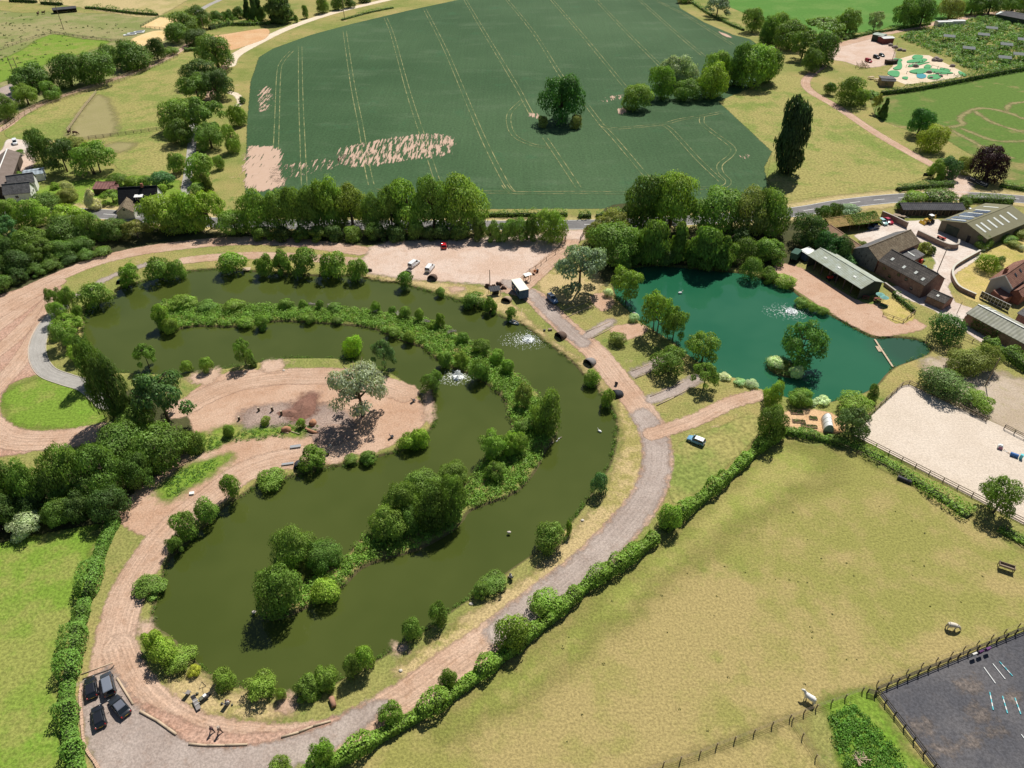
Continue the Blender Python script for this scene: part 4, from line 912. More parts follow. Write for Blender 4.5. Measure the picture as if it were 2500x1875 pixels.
# ------------------------------------------------------------------ hedges
TWIG = mat('twig core', (0.045, 0.065, 0.02), 0.95, 0.3, 3)
def hedge(name, label, line, w, h, pal, per=40, leaf=0.36, rough=0.3, group=None, world=False, clip=False):
    w, h, rough = w * .92, h * 1.08, rough * .95
    L = smooth(line if world else GP(line), False, 8)
    seg = np.hypot(*np.diff(L, axis=0).T)
    acc = np.concatenate([[0], np.cumsum(seg)])
    tot = acc[-1]
    r = np.random.default_rng(int(tot * 10) + len(L))
    n = int(tot * (w + 2 * h) * per)
    s = r.uniform(0, tot, n)
    cx, cy = np.interp(s, acc, L[:, 0]), np.interp(s, acc, L[:, 1])
    d = np.gradient(L, axis=0); dn = np.hypot(d[:, 0], d[:, 1])
    tx, ty = np.interp(s, acc, d[:, 0] / dn), np.interp(s, acc, d[:, 1] / dn)
    nk = int(tot / 0.8) + 4
    k1 = 1 + rough * np.interp(s, np.linspace(0, tot, nk), np.convolve(r.normal(0, 1.2, nk), [.25, .5, .25], 'same')) + rough * .5 * np.interp(s, np.linspace(0, tot, nk // 5 + 3), r.normal(0, 1, nk // 5 + 3))
    k1 = np.clip(k1, .6, 1.6)
    top = r.random(n) < w / (w + 1.5 * h)
    u, q = r.uniform(-1, 1, n), r.random(n)
    sx = np.where(top, u, np.sign(u) * (1 - .14 * q ** 3)); sz = np.where(top, 1 - .16 * u ** 4, q)
    a = np.where(top, np.pi / 2 - u * .7, np.where(u > 0, .25 + q * .5, np.pi - .25 - q * .5))
    j = r.uniform(0.86, 1.08, n)
    lat = sx * w / 2 * j * (1 + (k1 - 1) * .6)
    z = sz * h * j * k1
    P = np.stack([cx - ty * lat, cy + tx * lat, z], 1)
    N = np.stack([-ty * np.cos(a), tx * np.cos(a), np.sin(a) + .2], 1) + r.normal(size=(n, 3)) * 0.5
    blk = np.floor(s / 1.7).astype(int)
    var = np.clip(r.uniform(.2, .8, blk.max() + 1)[blk] * .45 + r.random(n) * .55, 0, 1)
    o = thing(name, label, 'hedge', (L[0][0], L[0][1], 0), 0, group)
    me = cards(P - np.array([L[0][0], L[0][1], 0]), N, np.full(n, leaf), 5, var)
    f = link('foliage', me, o); f.color = (pal[0] * 1.75, pal[1] * 1.55, pal[2] * 1.5, 1)
    m = MB()
    LL = L - L[0]
    step = max(1, len(LL) // max(3, int(tot / 2.5)))
    pts = LL[::step] if (len(LL) - 1) % step == 0 else np.vstack([LL[::step], LL[-1:]])
    dd = np.gradient(pts, axis=0); nn = np.stack([-dd[:, 1], dd[:, 0]], 1) / np.hypot(dd[:, 0], dd[:, 1])[:, None]
    m.loft([[(p[0] + q[0] * w * .36, p[1] + q[1] * w * .36, -.02), (p[0] + q[0] * w * .22, p[1] + q[1] * w * .22, h * .55), (p[0] - q[0] * w * .22, p[1] - q[1] * w * .22, h * .55), (p[0] - q[0] * w * .36, p[1] - q[1] * w * .36, -.02)] for p, q in zip(pts, nn)])
    m.build('twigs', TWIG, o)
    return o
hedge('field_hedge', 'long dense hedge between the gravel track and the big paddock', [(1905,1062),(1850,1100),(1750,1190),(1650,1270),(1620,1295)], 2.1, 2.0, GRN)
hedge('field_hedge', 'bushy hedge between the pink track and the big paddock', [(1600,1318),(1500,1392),(1440,1428),(1370,1490),(1290,1556),(1200,1626),(1090,1708),(950,1790),(830,1858),(700,1920),(640,1950)], 2.1, 2.0, GRN, rough=.45)
plant(px(0, 0, 1), [(1602,1222,1660,1300),(1290,1430,1372,1512),(1208,1492,1292,1592),(927,1707,985,1775),(1073,1626,1120,1690),(770,1800,825,1880),(660,1840,715,1900)], 'hedge_bush', 'rounded bush rising out of the paddock hedge', 'bush', [GRN, GRN, GRN, GRN, MID, GRN, GRN, MID, MID], 'bushes rising out of the paddock hedge', 'bush')
hedge('meadow_hedge', 'tall ragged hedge between the lush meadow and the pink track', [(285,1272),(255,1332),(232,1400),(205,1490),(185,1580),(170,1660),(168,1740),(178,1810),(195,1890),(215,1960)], 2.5, 1.9, (.095, .195, .032), per=46, leaf=.3, rough=.7)
hedge('plot_hedge', 'low hedge below the vegetable plot', [(1915,1058),(1970,1066),(2030,1080),(2070,1090)], 1.6, 1.2, MID)
hedge('arena_verge', 'overgrown strip of nettles along the sand arena fence', [(2080,1085),(2180,1140),(2280,1205),(2365,1262)], 3.0, 0.9, GRN, per=20, rough=.6)
hedge('arena_verge', 'overgrown strip of nettles past the lone tree by the sand arena', [(2440,1290),(2520,1335),(2600,1380)], 3.0, 0.9, GRN, per=20, rough=.6)
hedge('lane_hedge', 'leafy hedge beside the farm lane', [(2400,838),(2440,860),(2490,895),(2560,945)], 2.4, 1.9, MID, rough=.5)
hedge('golf_hedge', 'tall clipped hedge along the golf course and seedling field', [(2150,232),(2230,222),(2330,204),(2400,190),(2500,172),(2650,150)], 2.2, 2.6, OAK, 8, .45, .2)
hedge('crop_hedge', 'low hedge along the far side of the crop', [(1690,8),(1730,35),(1780,60),(1815,75)], 2.4, 1.6, MID, 8, .45, .4)
hedge('field_edge_hedge', 'hedge between the bright field and the golf drive', [(2060,98),(2110,86),(2180,74),(2270,60)], 2.6, 1.5, MID, 8, .45, .4)
hedge('road_hedge', 'clipped hedge beside the hay meadow road', [(2190,466),(2230,461),(2280,458),(2325,456)], 2.6, 1.8, OAK, 16, .35, .15, clip=True)
hedge('road_hedge', 'clipped hedge on the roadside below the copper beech', [(2440,455),(2480,462),(2560,475),(2650,490)], 2.6, 1.6, MID, 16, .35, .15, clip=True)
hedge('yard_hedge', 'clipped hedge between solar barn and road', [(2345,492),(2400,494),(2470,497)], 2.6, 2.2, MID, 16, .35, .15, clip=True)
hedge('crop_road_hedge', 'long hedge between the crop and the road', [(560,522),(750,526),(1000,528),(1250,528),(1385,527)], 2.2, 1.7, MID, 10, .42, .4)
hedge('gate_hedge', 'short stub of hedge facing the gate across the road', [(1412,531),(1443,531)], 2.2, 1.7, OAK, 12, .42, .2)
hedge('crop_road_hedge', 'hedge on the road edge of the crop behind the pond wood', [(1455,530),(1500,528),(1700,516),(1860,503)], 2.2, 1.6, MID, 10, .42, .4)
hedge('far_hedge', 'dark far hedge beside the straw field', [(25,4),(90,7)], 3.2, 2.6, DARK, 5, .6, .3)
hedge('far_hedge', 'second dark far hedge beside the straw field', [(102,10),(152,13)], 3.2, 2.6, DARK, 5, .6, .3)
hedge('far_hedge', 'ragged far hedge above the dry pasture', [(210,21),(240,23),(320,33),(385,38)], 3.2, 2.0, OAK, 5, .6, .6)
hedge('lane_end_hedge', 'clipped hedge at the end of the railed track', [(450,126),(500,122)], 2.6, 1.8, MID, 7, .5, .2)
hedge('copse_hedge', 'rough hedge between copse and dug orange ground', [(512,72),(560,62),(610,62),(660,58),(720,48)], 4.5, 2.4, MID, 5, .6, .6)
hedge('chalk_verge', 'scrubby strip beside the pale chalk track', [(835,50),(900,32),(960,20)], 2.4, 1.2, MID, 6, .5, .5)
hedge('barn_hedge', 'low wall of ivy beside the lane opposite the stone barn', [(2180,720),(2205,742),(2230,762)], 1.4, 1.3, OAK, 20, .3, .3)

# ------------------------------------------------------------------ ground cover nobody could count
def mounds(name, label, cat, poly, n, rr, hh, pal, per=34, leaf=0.26, world=False, seed=3, sink=0.0, inset=-0.2):
    poly = np.array(poly if world else GP(poly), float)
    r = np.random.default_rng(seed)
    lo, hi = poly.min(0), poly.max(0)
    C = np.zeros((0, 2))
    while len(C) < n:
        q = r.uniform(lo, hi, (n * 3, 2))
        C = np.vstack([C, q[sdf(poly, q) > inset]])
    C = C[:n]
    R = r.uniform(*rr, n); Hh = R * r.uniform(*hh, n)
    k = np.repeat(np.arange(n), per)
    a = r.uniform(0, 6.28, len(k)); e = np.arcsin(r.uniform(0.02, 1, len(k)))
    j = r.uniform(.8, 1.1, len(k))
    P = np.stack([C[k, 0] + R[k] * j * np.cos(e) * np.cos(a), C[k, 1] + R[k] * j * np.cos(e) * np.sin(a), Hh[k] * j * np.sin(e) - sink], 1)
    N = np.stack([np.cos(e) * np.cos(a), np.cos(e) * np.sin(a), np.sin(e) + .3], 1) + r.normal(size=(len(k), 3)) * .5
    var = np.clip(r.random(n)[k] * .6 + r.random(len(k)) * .4, 0, 1)
    o = link(name, cards(P, N, np.full(len(k), leaf), seed, var))
    o.color = (*pal, 1)
    return tag(o, label, cat, None, 'stuff')
mounds('island_undergrowth', 'tangled green undergrowth covering the long island', 'undergrowth', ISLE, 3300, (.45, 1.2), (.5, 1.25), (.20, .34, .05), 40, .30, True, inset=0.55)
mounds('pond_island_undergrowth', 'rank growth on the tiny pond island', 'undergrowth', PISLE, 90, (.4, 1.0), (.5, 1.0), (.15, .27, .06), 36, .25, True, 4)
mounds('nettle_bed', 'green nettle bed beside the black arena', 'undergrowth', [(2030,1750),(2080,1720),(2130,1770),(2200,1850),(2220,1920),(2090,1920),(2040,1820)], 330, (.3, .8), (.5, 1.0), (.125, .27, .035), 36, .22)
mounds('maze_shrubs', 'dense green shrubs of the maze beside the golf course', 'undergrowth', [(2190,92),(2250,78),(2330,58),(2420,40),(2520,60),(2640,90),(2640,140),(2500,165),(2390,182),(2330,150),(2260,118)], 1500, (1.2, 2.4), (.7, 1.1), (.155, .28, .06), 34, .75, seed=6)
for k, (pts, n) in enumerate(([[(590,1048),(720,1030),(800,1050),(700,1064),(560,1080)], 140], [[(455,1090),(520,1060),(560,1080),(480,1112)], 70], [[(395,1195),(450,1145),(540,1120),(520,1150),(420,1215)], 120])):
    mounds('weeds', 'weeds straggling over the dug ground', 'weeds', pts, n, (.2, .55), (.4, .9), (.14, .26, .04), 22, .2, seed=20 + k)
# fringe of sedge along the water's edge
def fringe(poly, name, label, seed, dens, pal):
    L = np.vstack([poly, poly[:1]])
    acc = np.concatenate([[0], np.cumsum(np.hypot(*np.diff(L, axis=0).T))])
    r = np.random.default_rng(seed)
    s = r.uniform(0, acc[-1], int(acc[-1] * dens))
    keep = np.sin(s * .21 + seed) + np.sin(s * .083) + r.normal(0, .5, len(s)) > -.35
    s = s[keep]
    C = np.stack([np.interp(s, acc, L[:, 0]), np.interp(s, acc, L[:, 1])], 1) + r.normal(0, .28, (len(s), 2))
    R = r.uniform(.18, .5, len(s)); per = 22
    k = np.repeat(np.arange(len(s)), per)
    a = r.uniform(0, 6.28, len(k)); e = np.arcsin(r.uniform(.02, 1, len(k)))
    P = np.stack([C[k, 0] + R[k] * np.cos(e) * np.cos(a), C[k, 1] + R[k] * np.cos(e) * np.sin(a), -.35 + R[k] * 1.3 * np.sin(e)], 1)
    N = np.stack([np.cos(e) * np.cos(a), np.cos(e) * np.sin(a), np.sin(e)], 1) + r.normal(size=(len(k), 3)) * .6
    o = link(name, cards(P, N, np.full(len(k), .17), seed, r.random(len(k))))
    o.color = (*pal, 1)
    tag(o, label, 'sedge', None, 'stuff')
fringe(LAKE, 'lake_sedge', 'fringe of sedge along the olive lake shore', 5, 3.2, (.15, .26, .04))
fringe(POND, 'pond_sedge', 'fringe of sedge along the teal pond shore', 6, 2.4, (.13, .23, .04))
# tufts scattered over the paddocks
def tufts(name, label, poly, n, seed, pal, leaf=.22, rr=.22):
    mounds(name, label, 'grass', poly, n, (rr * .5, rr * 1.4), (.3, .8), pal, 12, leaf, seed=seed)
tufts('paddock_tufts', 'dark tufts dotted over the big paddock', [(1300,1600),(1700,1330),(2100,1200),(2450,1400),(2300,1560),(1900,1740),(1500,1850),(1000,1880)], 45, 31, (.14, .15, .05), .18, .17)
tufts('pasture_tufts', 'rushes dotted over the far pasture', [(0,30),(250,60),(340,60),(180,120),(60,170),(0,200)], 120, 32, (.09, .13, .04), .6, .7)
# ------------------------------------------------------------------ building kit
def roof_mat(name, c1, c2, c3, pitch=0.9, course=0.35, corr=0.0, patch=0.5):
    t = NT(name)
    o = t.obj()
    c = t.mix(t.ramp(t.noise(0.5, 5.0, 0.7, o), 0.38, 0.62), c1, c2)
    c = t.mix(t.ramp(t.noise(0.9, 5.0, 0.75, o), 0.52, 0.66, 0, patch), c, c3)
    if corr:
        sp = t.n('SeparateXYZ', i0=o)
        w = t.math('SINE', t.math('MULTIPLY', sp.outputs[0], 6.283 / corr))
        sheets = t.noise(1.0, 1.0, 0.5, t.n('CombineXYZ', i0=t.math('FLOOR', t.math('MULTIPLY', sp.outputs[0], 1.0)), i1=0.0, i2=0.0).outputs[0])
        c = t.mix(1.0, c, t.ramp(w, -1, 1, 0.8, 1.12), 'MULTIPLY')
        c = t.mix(1.0, c, t.ramp(sheets, 0.2, 0.8, 0.82, 1.2), 'MULTIPLY')
        t.bump(w, 0.5, 0.04)
    else:
        br = t.n('TexBrick', {'offset': 0.5}, Vector=o, Scale=1.0)
        br.inputs['Color1'].default_value = (1.1, 1.1, 1.1, 1); br.inputs['Color2'].default_value = (.72, .72, .72, 1); br.inputs['Mortar'].default_value = (.35, .35, .35, 1)
        br.inputs['Brick Width'].default_value = course; br.inputs['Row Height'].default_value = course * pitch; br.inputs['Mortar Size'].default_value = 0.035
        c = t.mix(1.0, c, br.outputs[0], 'MULTIPLY')
        t.bump(br.outputs[1], 0.5, -0.03)
    t.base(c, 0.85, 0.2)
    return t.m
def wall_mat(name, c1, c2, scale=1.0, brick=True, stain=0.4):
    t = NT(name)
    o = t.obj()
    c = t.mix(t.ramp(t.noise(0.7, 5.0, 0.7, o), 0.35, 0.65), c1, c2)
    c = t.mix(t.ramp(t.noise(0.4, 5.0, 0.75, o), 0.55, 0.75, 0, stain), c, scl(c1, 0.45))
    h = t.noise(7.0, 3.0, 0.6, o)
    if brick:
        h = t.n('TexVoronoi', Vector=o, Scale=3.2).outputs[0]
        c = t.mix(1.0, c, t.ramp(h, 0.0, 0.6, 0.75, 1.2), 'MULTIPLY')
    t.base(c, 0.9, 0.15); t.bump(h, 0.4, 0.03)
    return t.m
R_FIBRE = roof_mat('weathered fibre cement roof', (.33, .355, .28), (.40, .44, .385), (.28, .29, .17), corr=0.5)
R_GREYGREEN = roof_mat('dull green sheet roof', (.185, .175, .105), (.20, .19, .118), (.17, .16, .09), corr=0.5, patch=.2)
R_SLATE = roof_mat('dark slab tile roof', (.085, .075, .068), (.125, .11, .098), (.055, .05, .046), course=.62)
R_LICHEN = roof_mat('lichened stone tile roof', (.19, .145, .095), (.25, .20, .135), (.13, .10, .07), course=.38, patch=.7)
R_RED = roof_mat('red clay tile roof', (.27, .13, .095), (.32, .165, .12), (.21, .10, .075), course=.34)
R_BROWN = roof_mat('brown pantile roof', (.26, .16, .105), (.31, .20, .13), (.22, .17, .06), corr=.32)
R_GREY = roof_mat('grey slate roof', (.15, .145, .145), (.19, .185, .185), (.125, .12, .12), course=.4)
R_BLACK = roof_mat('black slate roof', (.016, .017, .02), (.022, .023, .027), (.012, .013, .015), course=.4, patch=.3)
R_MAROON = roof_mat('maroon felt roof', (.20, .095, .085), (.24, .12, .105), (.16, .08, .07), corr=1.0)
R_MOSS = roof_mat('mossy tile roof', (.40, .27, .10), (.34, .25, .085), (.16, .17, .03), course=.5, patch=.8)
R_DARKSHEET = roof_mat('dark sheet roof', (.05, .05, .055), (.07, .07, .075), (.11, .105, .10), corr=.6)
R_LOW = roof_mat('mossy grey sheet roof', (.25, .25, .20), (.32, .32, .27), (.20, .21, .13), corr=.9, patch=.6)
W_STONE = wall_mat('red sandstone wall', (.20, .115, .09), (.27, .165, .13))
W_SLATEHUNG = wall_mat('slate hung wall', (.15, .14, .14), (.20, .19, .185))
W_BRICK = wall_mat('red brick wall', (.24, .095, .065), (.30, .13, .09))
W_RENDER = wall_mat('white render', (.66, .65, .62), (.74, .73, .70), brick=False, stain=.15)
W_GREYR = wall_mat('grey pebbledash', (.34, .33, .31), (.38, .37, .35), brick=False, stain=.2)
W_GREENSH = wall_mat('dark green cladding', (.045, .06, .045), (.06, .075, .058), brick=False)
W_OLIVE = wall_mat('olive cladding', (.15, .135, .095), (.17, .155, .11), brick=False)
W_BOARD = wall_mat('dark boarding', (.06, .045, .035), (.085, .065, .05), brick=False)
W_BLUE = wall_mat('blue grey cladding', (.07, .115, .19), (.085, .135, .215), brick=False, stain=.25)
PANEL = glass_mat('solar cell glass', (.10, .135, .20), .12)  # cell colour paled to stand in for reflected sky
def gable(name, label, cat, A, B, depth, eave, ridge, wall, roof, over=.3, open_front=False, rf=.5, th=.12, posts=0, flip=False, roof2=None, group=None):
    """A to B is the front wall line; the house lies to the left of it"""
    L = math.hypot(B[0] - A[0], B[1] - A[1])
    o = thing(name, label, cat, (A[0], A[1], 0), ang(A, B), group)
    D = depth
    yr = D * rf
    o['dim'] = (L, D, eave, ridge)
    prof = [(0, 0), (D, 0), (D, eave), (yr, ridge), (0, eave)]
    m = MB()
    if open_front:
        for x0 in (0, L - .15):
            m.loft([[(x0, y, z - .02) for y, z in prof], [(x0 + .15, y, z - .02) for y, z in prof]])
        m.box((L / 2, D - .08, (eave - .04) / 2), (L - .3, .15, eave - .06))
        m.build('wall', wall, o)
        for i in range(posts):
            MB().box((L * (i + 1) / (posts + 1), .15, eave / 2 - .03), (.22, .22, eave - .06)).build('post', DWOOD, o)
    else:
        m.loft([[(0, y, z - .02) for y, z in prof], [(L, y, z - .02) for y, z in prof]])
        m.build('wall', wall, o)
    tf, tb = (ridge - eave) / yr, (ridge - eave) / (D - yr)
    for k, (y0, z0, mt) in enumerate(((-over, eave - over * tf, roof), (D + over, eave - over * tb, roof2 or roof))):
        sg = 1 if k == 0 else -1
        e = .003 * k
        MB().loft([[(x, y0, z0 + e), (x, yr, ridge + e), (x, yr, ridge + th + e), (x, y0, z0 + th + e)][::sg] for x in (-over, L + over)]).build('roof', mt, o)
    MB().box((L / 2, yr, ridge + th + .03), (L + 2 * over + .06, .26, .1)).build('ridge_cap', wall if roof is R_GREYGREEN and False else roof, o)
    return o
def on_roof(o, x, t, w, l, m, name, side=0, over=.3, th=.12, rf=.5, lift=.05, thick=.05):
    L, D, e, r = o['dim']
    yr = D * rf
    if side == 0: y0, z0, y1, z1 = 0, e, yr, r
    else: y0, z0, y1, z1 = D, e, yr, r
    s = math.hypot(y1 - y0, z1 - z0)
    a = math.atan2(z1 - z0, y1 - y0) if side == 0 else -math.atan2(z1 - z0, y0 - y1)
    c = (x, y0 + (y1 - y0) * t, z0 + (z1 - z0) * t + (th + lift) / abs(math.cos(a)))
    return MB().box(c, (w, l, thick), rx=a).build(name, m, o)
def on_wall(o, face, x, z, w, h, frame=None, pane=None, name='window'):
    L, D, e, r = o['dim']
    P = {'front': (x, -.03, z), 'back': (x, D + .03, z), 'left': (-.03, x, z), 'right': (L + .03, x, z)}[face]
    sx = face in ('front', 'back')
    f = MB().box(P, (w, .08, h) if sx else (.08, w, h)).build(name, frame or WHITE, o)
    q = {'front': (0, -.03, 0), 'back': (0, .03, 0), 'left': (-.03, 0, 0), 'right': (.03, 0, 0)}[face]
    c = (P[0] + q[0], P[1] + q[1], P[2])
    MB().box(c, (w * .8, .06, h * .82) if sx else (.06, w * .8, h * .82)).build('pane' if name == 'window' else 'panel', pane or GLASS, f)
    return f

# --- the farm
ob = gable('open_barn', 'long open-fronted barn with pale corrugated roof beside the teal pond', 'barn', (82.9, 177.8), (90.6, 160.2), 7.3, 3.4, 4.7, W_GREENSH, R_FIBRE, .35, True, posts=6)
for k, (x, t) in enumerate(((4, .5), (9.5, .4), (15, .45))): on_roof(ob, x, t, 1.0, .5, SKYL, 'rooflight')
sb = gable('stone_barn', 'long two-storey red stone barn with dark tiled roof', 'barn', G(2136, 667), G(2244, 728), 7.6, 3.9, 6.3, W_STONE, R_SLATE, .2)
for x, t in ((2.4, .45), (6.6, .35), (10.2, .4), (13.0, .25)): on_roof(sb, x, t, .7, .9, SKYL, 'rooflight')
for x, z in ((2.2, 2.6), (6.8, 3.0), (9.3, 2.9), (11.5, 1.3), (4.5, 1.3)): on_wall(sb, 'front', x, z, .9, .8, DWOOD)
ex = gable('stone_outshot', 'low tiled stone outshot on the end of the stone barn', 'outbuilding', (107.5, 158.6), (110.2, 154.9), 4.4, 2.0, 3.0, W_STONE, R_SLATE, .15)
on_roof(ex, 2.0, .5, .6, .6, SKYL, 'rooflight')
lb = gable('lichened_barn', 'old barn with brown lichened stone tile roof behind the stone barn', 'barn', (100.5, 174.3), (116.6, 184.6), 7.7, 3.8, 6.1, W_STONE, R_LICHEN, .2, roof2=R_GREY)
L, D, e, r = lb['dim']
hp = ((.02, .05), (D - .02, .05), (D - .02, e), (D / 2, r - .1), (.02, e))
MB().loft([[(-.06, y, z) for y, z in hp], [(-.02, y, z) for y, z in hp]]).build('slate_hanging', W_SLATEHUNG, lb)
for y, z in ((1.6, 3.2), (2.6, 2.4), (3.6, 3.6), (4.8, 2.8), (5.8, 3.4), (3.0, 1.2), (5.2, 1.4)): MB().box((-.09, y, z), (.06, .14, .6)).build('vent_slit', BLACKM, lb)
on_wall(lb, 'right', 3.7, 2.0, 2.0, 2.6, DWOOD, BLACKM, 'door')
le = gable('lean_to', 'grey roofed lean-to with a long skylight against the lichened barn', 'outbuilding', (111.0, 176.4), (116.6, 180.5), 4.6, 2.1, 2.9, W_STONE, R_GREY, .15, rf=.9)
on_roof(le, 3.4, .5, .45, 2.2, SKYL, 'skylight', rf=.9)
tw = gable('pantiled_shed', 'narrow brown pantiled shed running down to the stone barn', 'shed', (94.0, 197.2), (98.4, 182.6), 2.6, 2.0, 2.9, W_STONE, R_BROWN, .15, rf=.75)
iv = gable('mossy_shed', 'open shed whose roof is half mossy tiles and half ivy', 'shed', (96.0, 196.9), (112.6, 202.0), 4.4, 2.5, 3.8, W_BOARD, R_MOSS, .3, True, rf=.7, posts=4)
def ivy(poly3, n, leaf, seed):
    r = np.random.default_rng(seed)
    a, b, c, d = [np.array(p) for p in poly3]
    u, v = r.random(n)[:, None], r.random(n)[:, None]
    P = a * (1 - u) * (1 - v) + b * u * (1 - v) + c * u * v + d * (1 - u) * v + r.normal(0, .1, (n, 3))
    N = np.tile(np.array([0, -.5, 1.0]), (n, 1)) + r.normal(0, .5, (n, 3))
    return cards(P, N, np.full(n, leaf), seed, r.random(n))
L, D, e, r = iv['dim']
q = link('ivy', ivy([(L * .48, -.5, 2.3), (L + .4, -.5, 2.2), (L + .4, 3.2, 4.1), (L * .48, 3.2, 4.1)], 3600, .28, 9), iv); q.color = (.155, .26, .03, 1)
q = link('moss_carpet', ivy([(L * .36, -.35, 2.5), (L * .55, -.35, 2.5), (L * .55, 3.1, 4.0), (L * .36, 3.1, 4.0)], 900, .22, 10), iv); q.color = (.24, .27, .03, 1)
so = gable('solar_barn', 'large olive sheet-clad barn with solar panels and skylights on its roof', 'barn', (137.8, 188.0), (157.5, 200.1), 14.2, 3.2, 5.3, W_OLIVE, R_GREYGREEN, .25)
L, D, e, r = so['dim']
MB().box((-.06, D * .72, 1.5), (.08, 4.0, 2.8)).build('sliding_door', W_GREENSH, so)
on_wall(so, 'left', D * .34, 1.05, 1.0, 2.1, BLACKM, BLACKM, 'door')
for k, x in enumerate((2.2, 4.6, 8.0, 11.2, 14.4, 18.4)): on_roof(so, x, .52, .8, 3.6, SKYL, 'skylight', 0)
for x in (2.0, 6.3, 10.6, 14.6, 19.0): on_roof(so, x, .5, .7, 4.4, SKYL, 'skylight', 1)
for i in range(11):
    for j in range(4):
        x = 1.0 + i * 1.24
        if min(abs(x - q) for q in (2.0, 6.3, 10.6)) < .7 or (i > 8 and j == 0): continue
        p = on_roof(so, x, .2 + j * .2, 1.12, 1.35, STEEL, 'solar_panel', 1, lift=.1)
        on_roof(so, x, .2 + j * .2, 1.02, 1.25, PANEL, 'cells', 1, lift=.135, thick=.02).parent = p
bs = gable('stable_row', 'long low dark stable row with grey slatted front below the road hedge', 'stable', (123.6, 210.2), (142.6, 210.0), 4.0, 2.2, 3.0, W_BOARD, R_DARKSHEET, .4, rf=.7)
for k in range(8): on_wall(bs, 'front', 1.3 + k * 2.3, 1.1, 1.1, 1.9, WOOD, BLACKM, 'door')
fh = gable('farmhouse', 'farmhouse with red clay tile roof and grey gable end', 'house', (129.0, 159.3), (140.0, 168.0), 5.4, 4.2, 6.6, W_GREYR, R_RED, .3)
L, D, e, r = fh['dim']
for x, t in ((4.0, .55), (7.0, .6)): on_roof(fh, x, t, .6, 1.0, GLASS, 'rooflight')
on_wall(fh, 'front', 2.0, 2.6, 1.2, 1.1); on_wall(fh, 'front', 5.5, 2.6, 1.2, 1.1)
ch = MB().box((2.2, D / 2 + .9, 6.6), (.9, .7, 1.7)).build('chimney', W_BRICK, fh)
for s in (-.22, .22): MB().tube((2.2 + s, D / 2 + .9, 7.4), (2.2 + s, D / 2 + .9, 7.8), .12, .1, 8).build('chimney_pot', W_BRICK, ch)
for s, a in ((0, 0), (1, 0)):
    y0, y1 = ((-.3, D / 2), (D + .3, D / 2))[s]
    m = MB(); p0 = Vector((-.36, y0, e - .35)); p1 = Vector((-.36, y1, r)); d = p1 - p0
    c = (p0 + p1) / 2
    m.box(c, (.06, d.length, .22), rx=math.atan2(d.z, d.y)); m.build('bargeboard', WHITE, fh)
gp = gable('farmhouse_porch', 'dark red lean-to porch under the grey gable', 'outbuilding', (126.6, 157.0), (129.6, 158.6), 3.6, 2.0, 2.7, W_BRICK, R_RED, .1, rf=.9)
gw = gable('farmhouse_wing', 'low red tiled wing beside the farmhouse', 'outbuilding', (131.0, 157.2), (137.0, 161.6), 3.0, 2.6, 3.8, W_BRICK, R_RED, .2)
# glazed fence of the farmhouse court
o = thing('glazed_screen', 'white-framed glazed screen in front of the farmhouse court', 'screen', (123.0, 161.0, 0), ang((123.0, 161.0), (126.8, 154.2)))
Ls = math.hypot(3.8, 6.8)
for k in range(9): MB().box((Ls * k / 8, 0, 1.0), (.1, .1, 2.0)).build('mullion', WHITE, o)
for z in (.25, 1.1, 1.95): MB().box((Ls / 2, 0, z), (Ls, .08, .08)).build('transom', WHITE, o)
for k in range(8): MB().box((Ls * (k + .5) / 8, .01, 1.05), (Ls / 8 - .12, .03, 1.7)).build('pane', GLASS, o)
lw = gable('lane_barn', 'low barn with mossy grey sheet roof and white ridge beside the farm lane', 'barn', (112.6, 148.8), (121.5, 132.0), 7.2, 3.0, 4.2, W_STONE, R_LOW, .25)
L, D, e, r = lw['dim']
MB().box((L / 2, D / 2, r + .22), (L + .4, .3, .1)).build('ridge_flashing', WHITE, lw)
for x in (1.5, 3.0): on_roof(lw, x, .5, .45, 2.6, SKYL, 'skylight', 1)
q = link('ivy', ivy([(2.0, -.35, .1), (9.0, -.35, .1), (9.0, -.3, 2.8), (2.0, -.3, 2.8)], 900, .25, 12), lw); q.color = (.09, .17, .03, 1)
lb2 = gable('slate_barn', 'barn with dark grey roof at the edge behind the low lane barn', 'barn', (125.0, 148.5), (133.0, 134.0), 7.0, 3.2, 4.6, W_STONE, R_GREY, .25)
# --- village at left
bh = gable('black_roofed_house', 'white house under a steep black slate roof with a dormer', 'house', (-124.9, 213.0), (-113.4, 214.6), 7.0, 2.8, 6.6, W_RENDER, R_BLACK, .25)
L, D, e, r = bh['dim']
dm = MB().box((6.2, 1.35, 4.0), (2.2, 1.6, 1.2)).build('dormer', W_RENDER, bh)
MB().box((6.2, 1.2, 4.68), (2.6, 2.2, .14), rx=.12).build('dormer_roof', WHITE, dm)
for k in range(3): MB().box((5.5 + k * .7, .53, 3.95), (.56, .06, .9)).build('pane', GLASS, dm)
MB().box((7.3, D / 2, 7.0), (.7, .6, 1.3)).build('chimney', W_BRICK, bh)
on_wall(bh, 'right', D / 2, 3.6, 1.1, 1.3); on_wall(bh, 'right', D * .7, 1.3, 1.0, 1.2); on_wall(bh, 'front', 9.0, 1.3, 1.6, 1.2, WHITE, W_BLUE)
wg = gable('gabled_wing', 'pale brick wing with brown tiled roof in front of the black-roofed house', 'outbuilding', (-118.4, 207.9), (-120.0, 214.6), 4.9, 2.4, 4.3, wall_mat('cream brick wall', (.44, .42, .37), (.5, .48, .43)), R_LICHEN, .25)
on_wall(wg, 'left', 2.45, 3.3, .6, .5, DWOOD)
MB().box((2.2, -.25, 2.3), (5.0, .12, .14)).build('gutter', WHITE, wg)
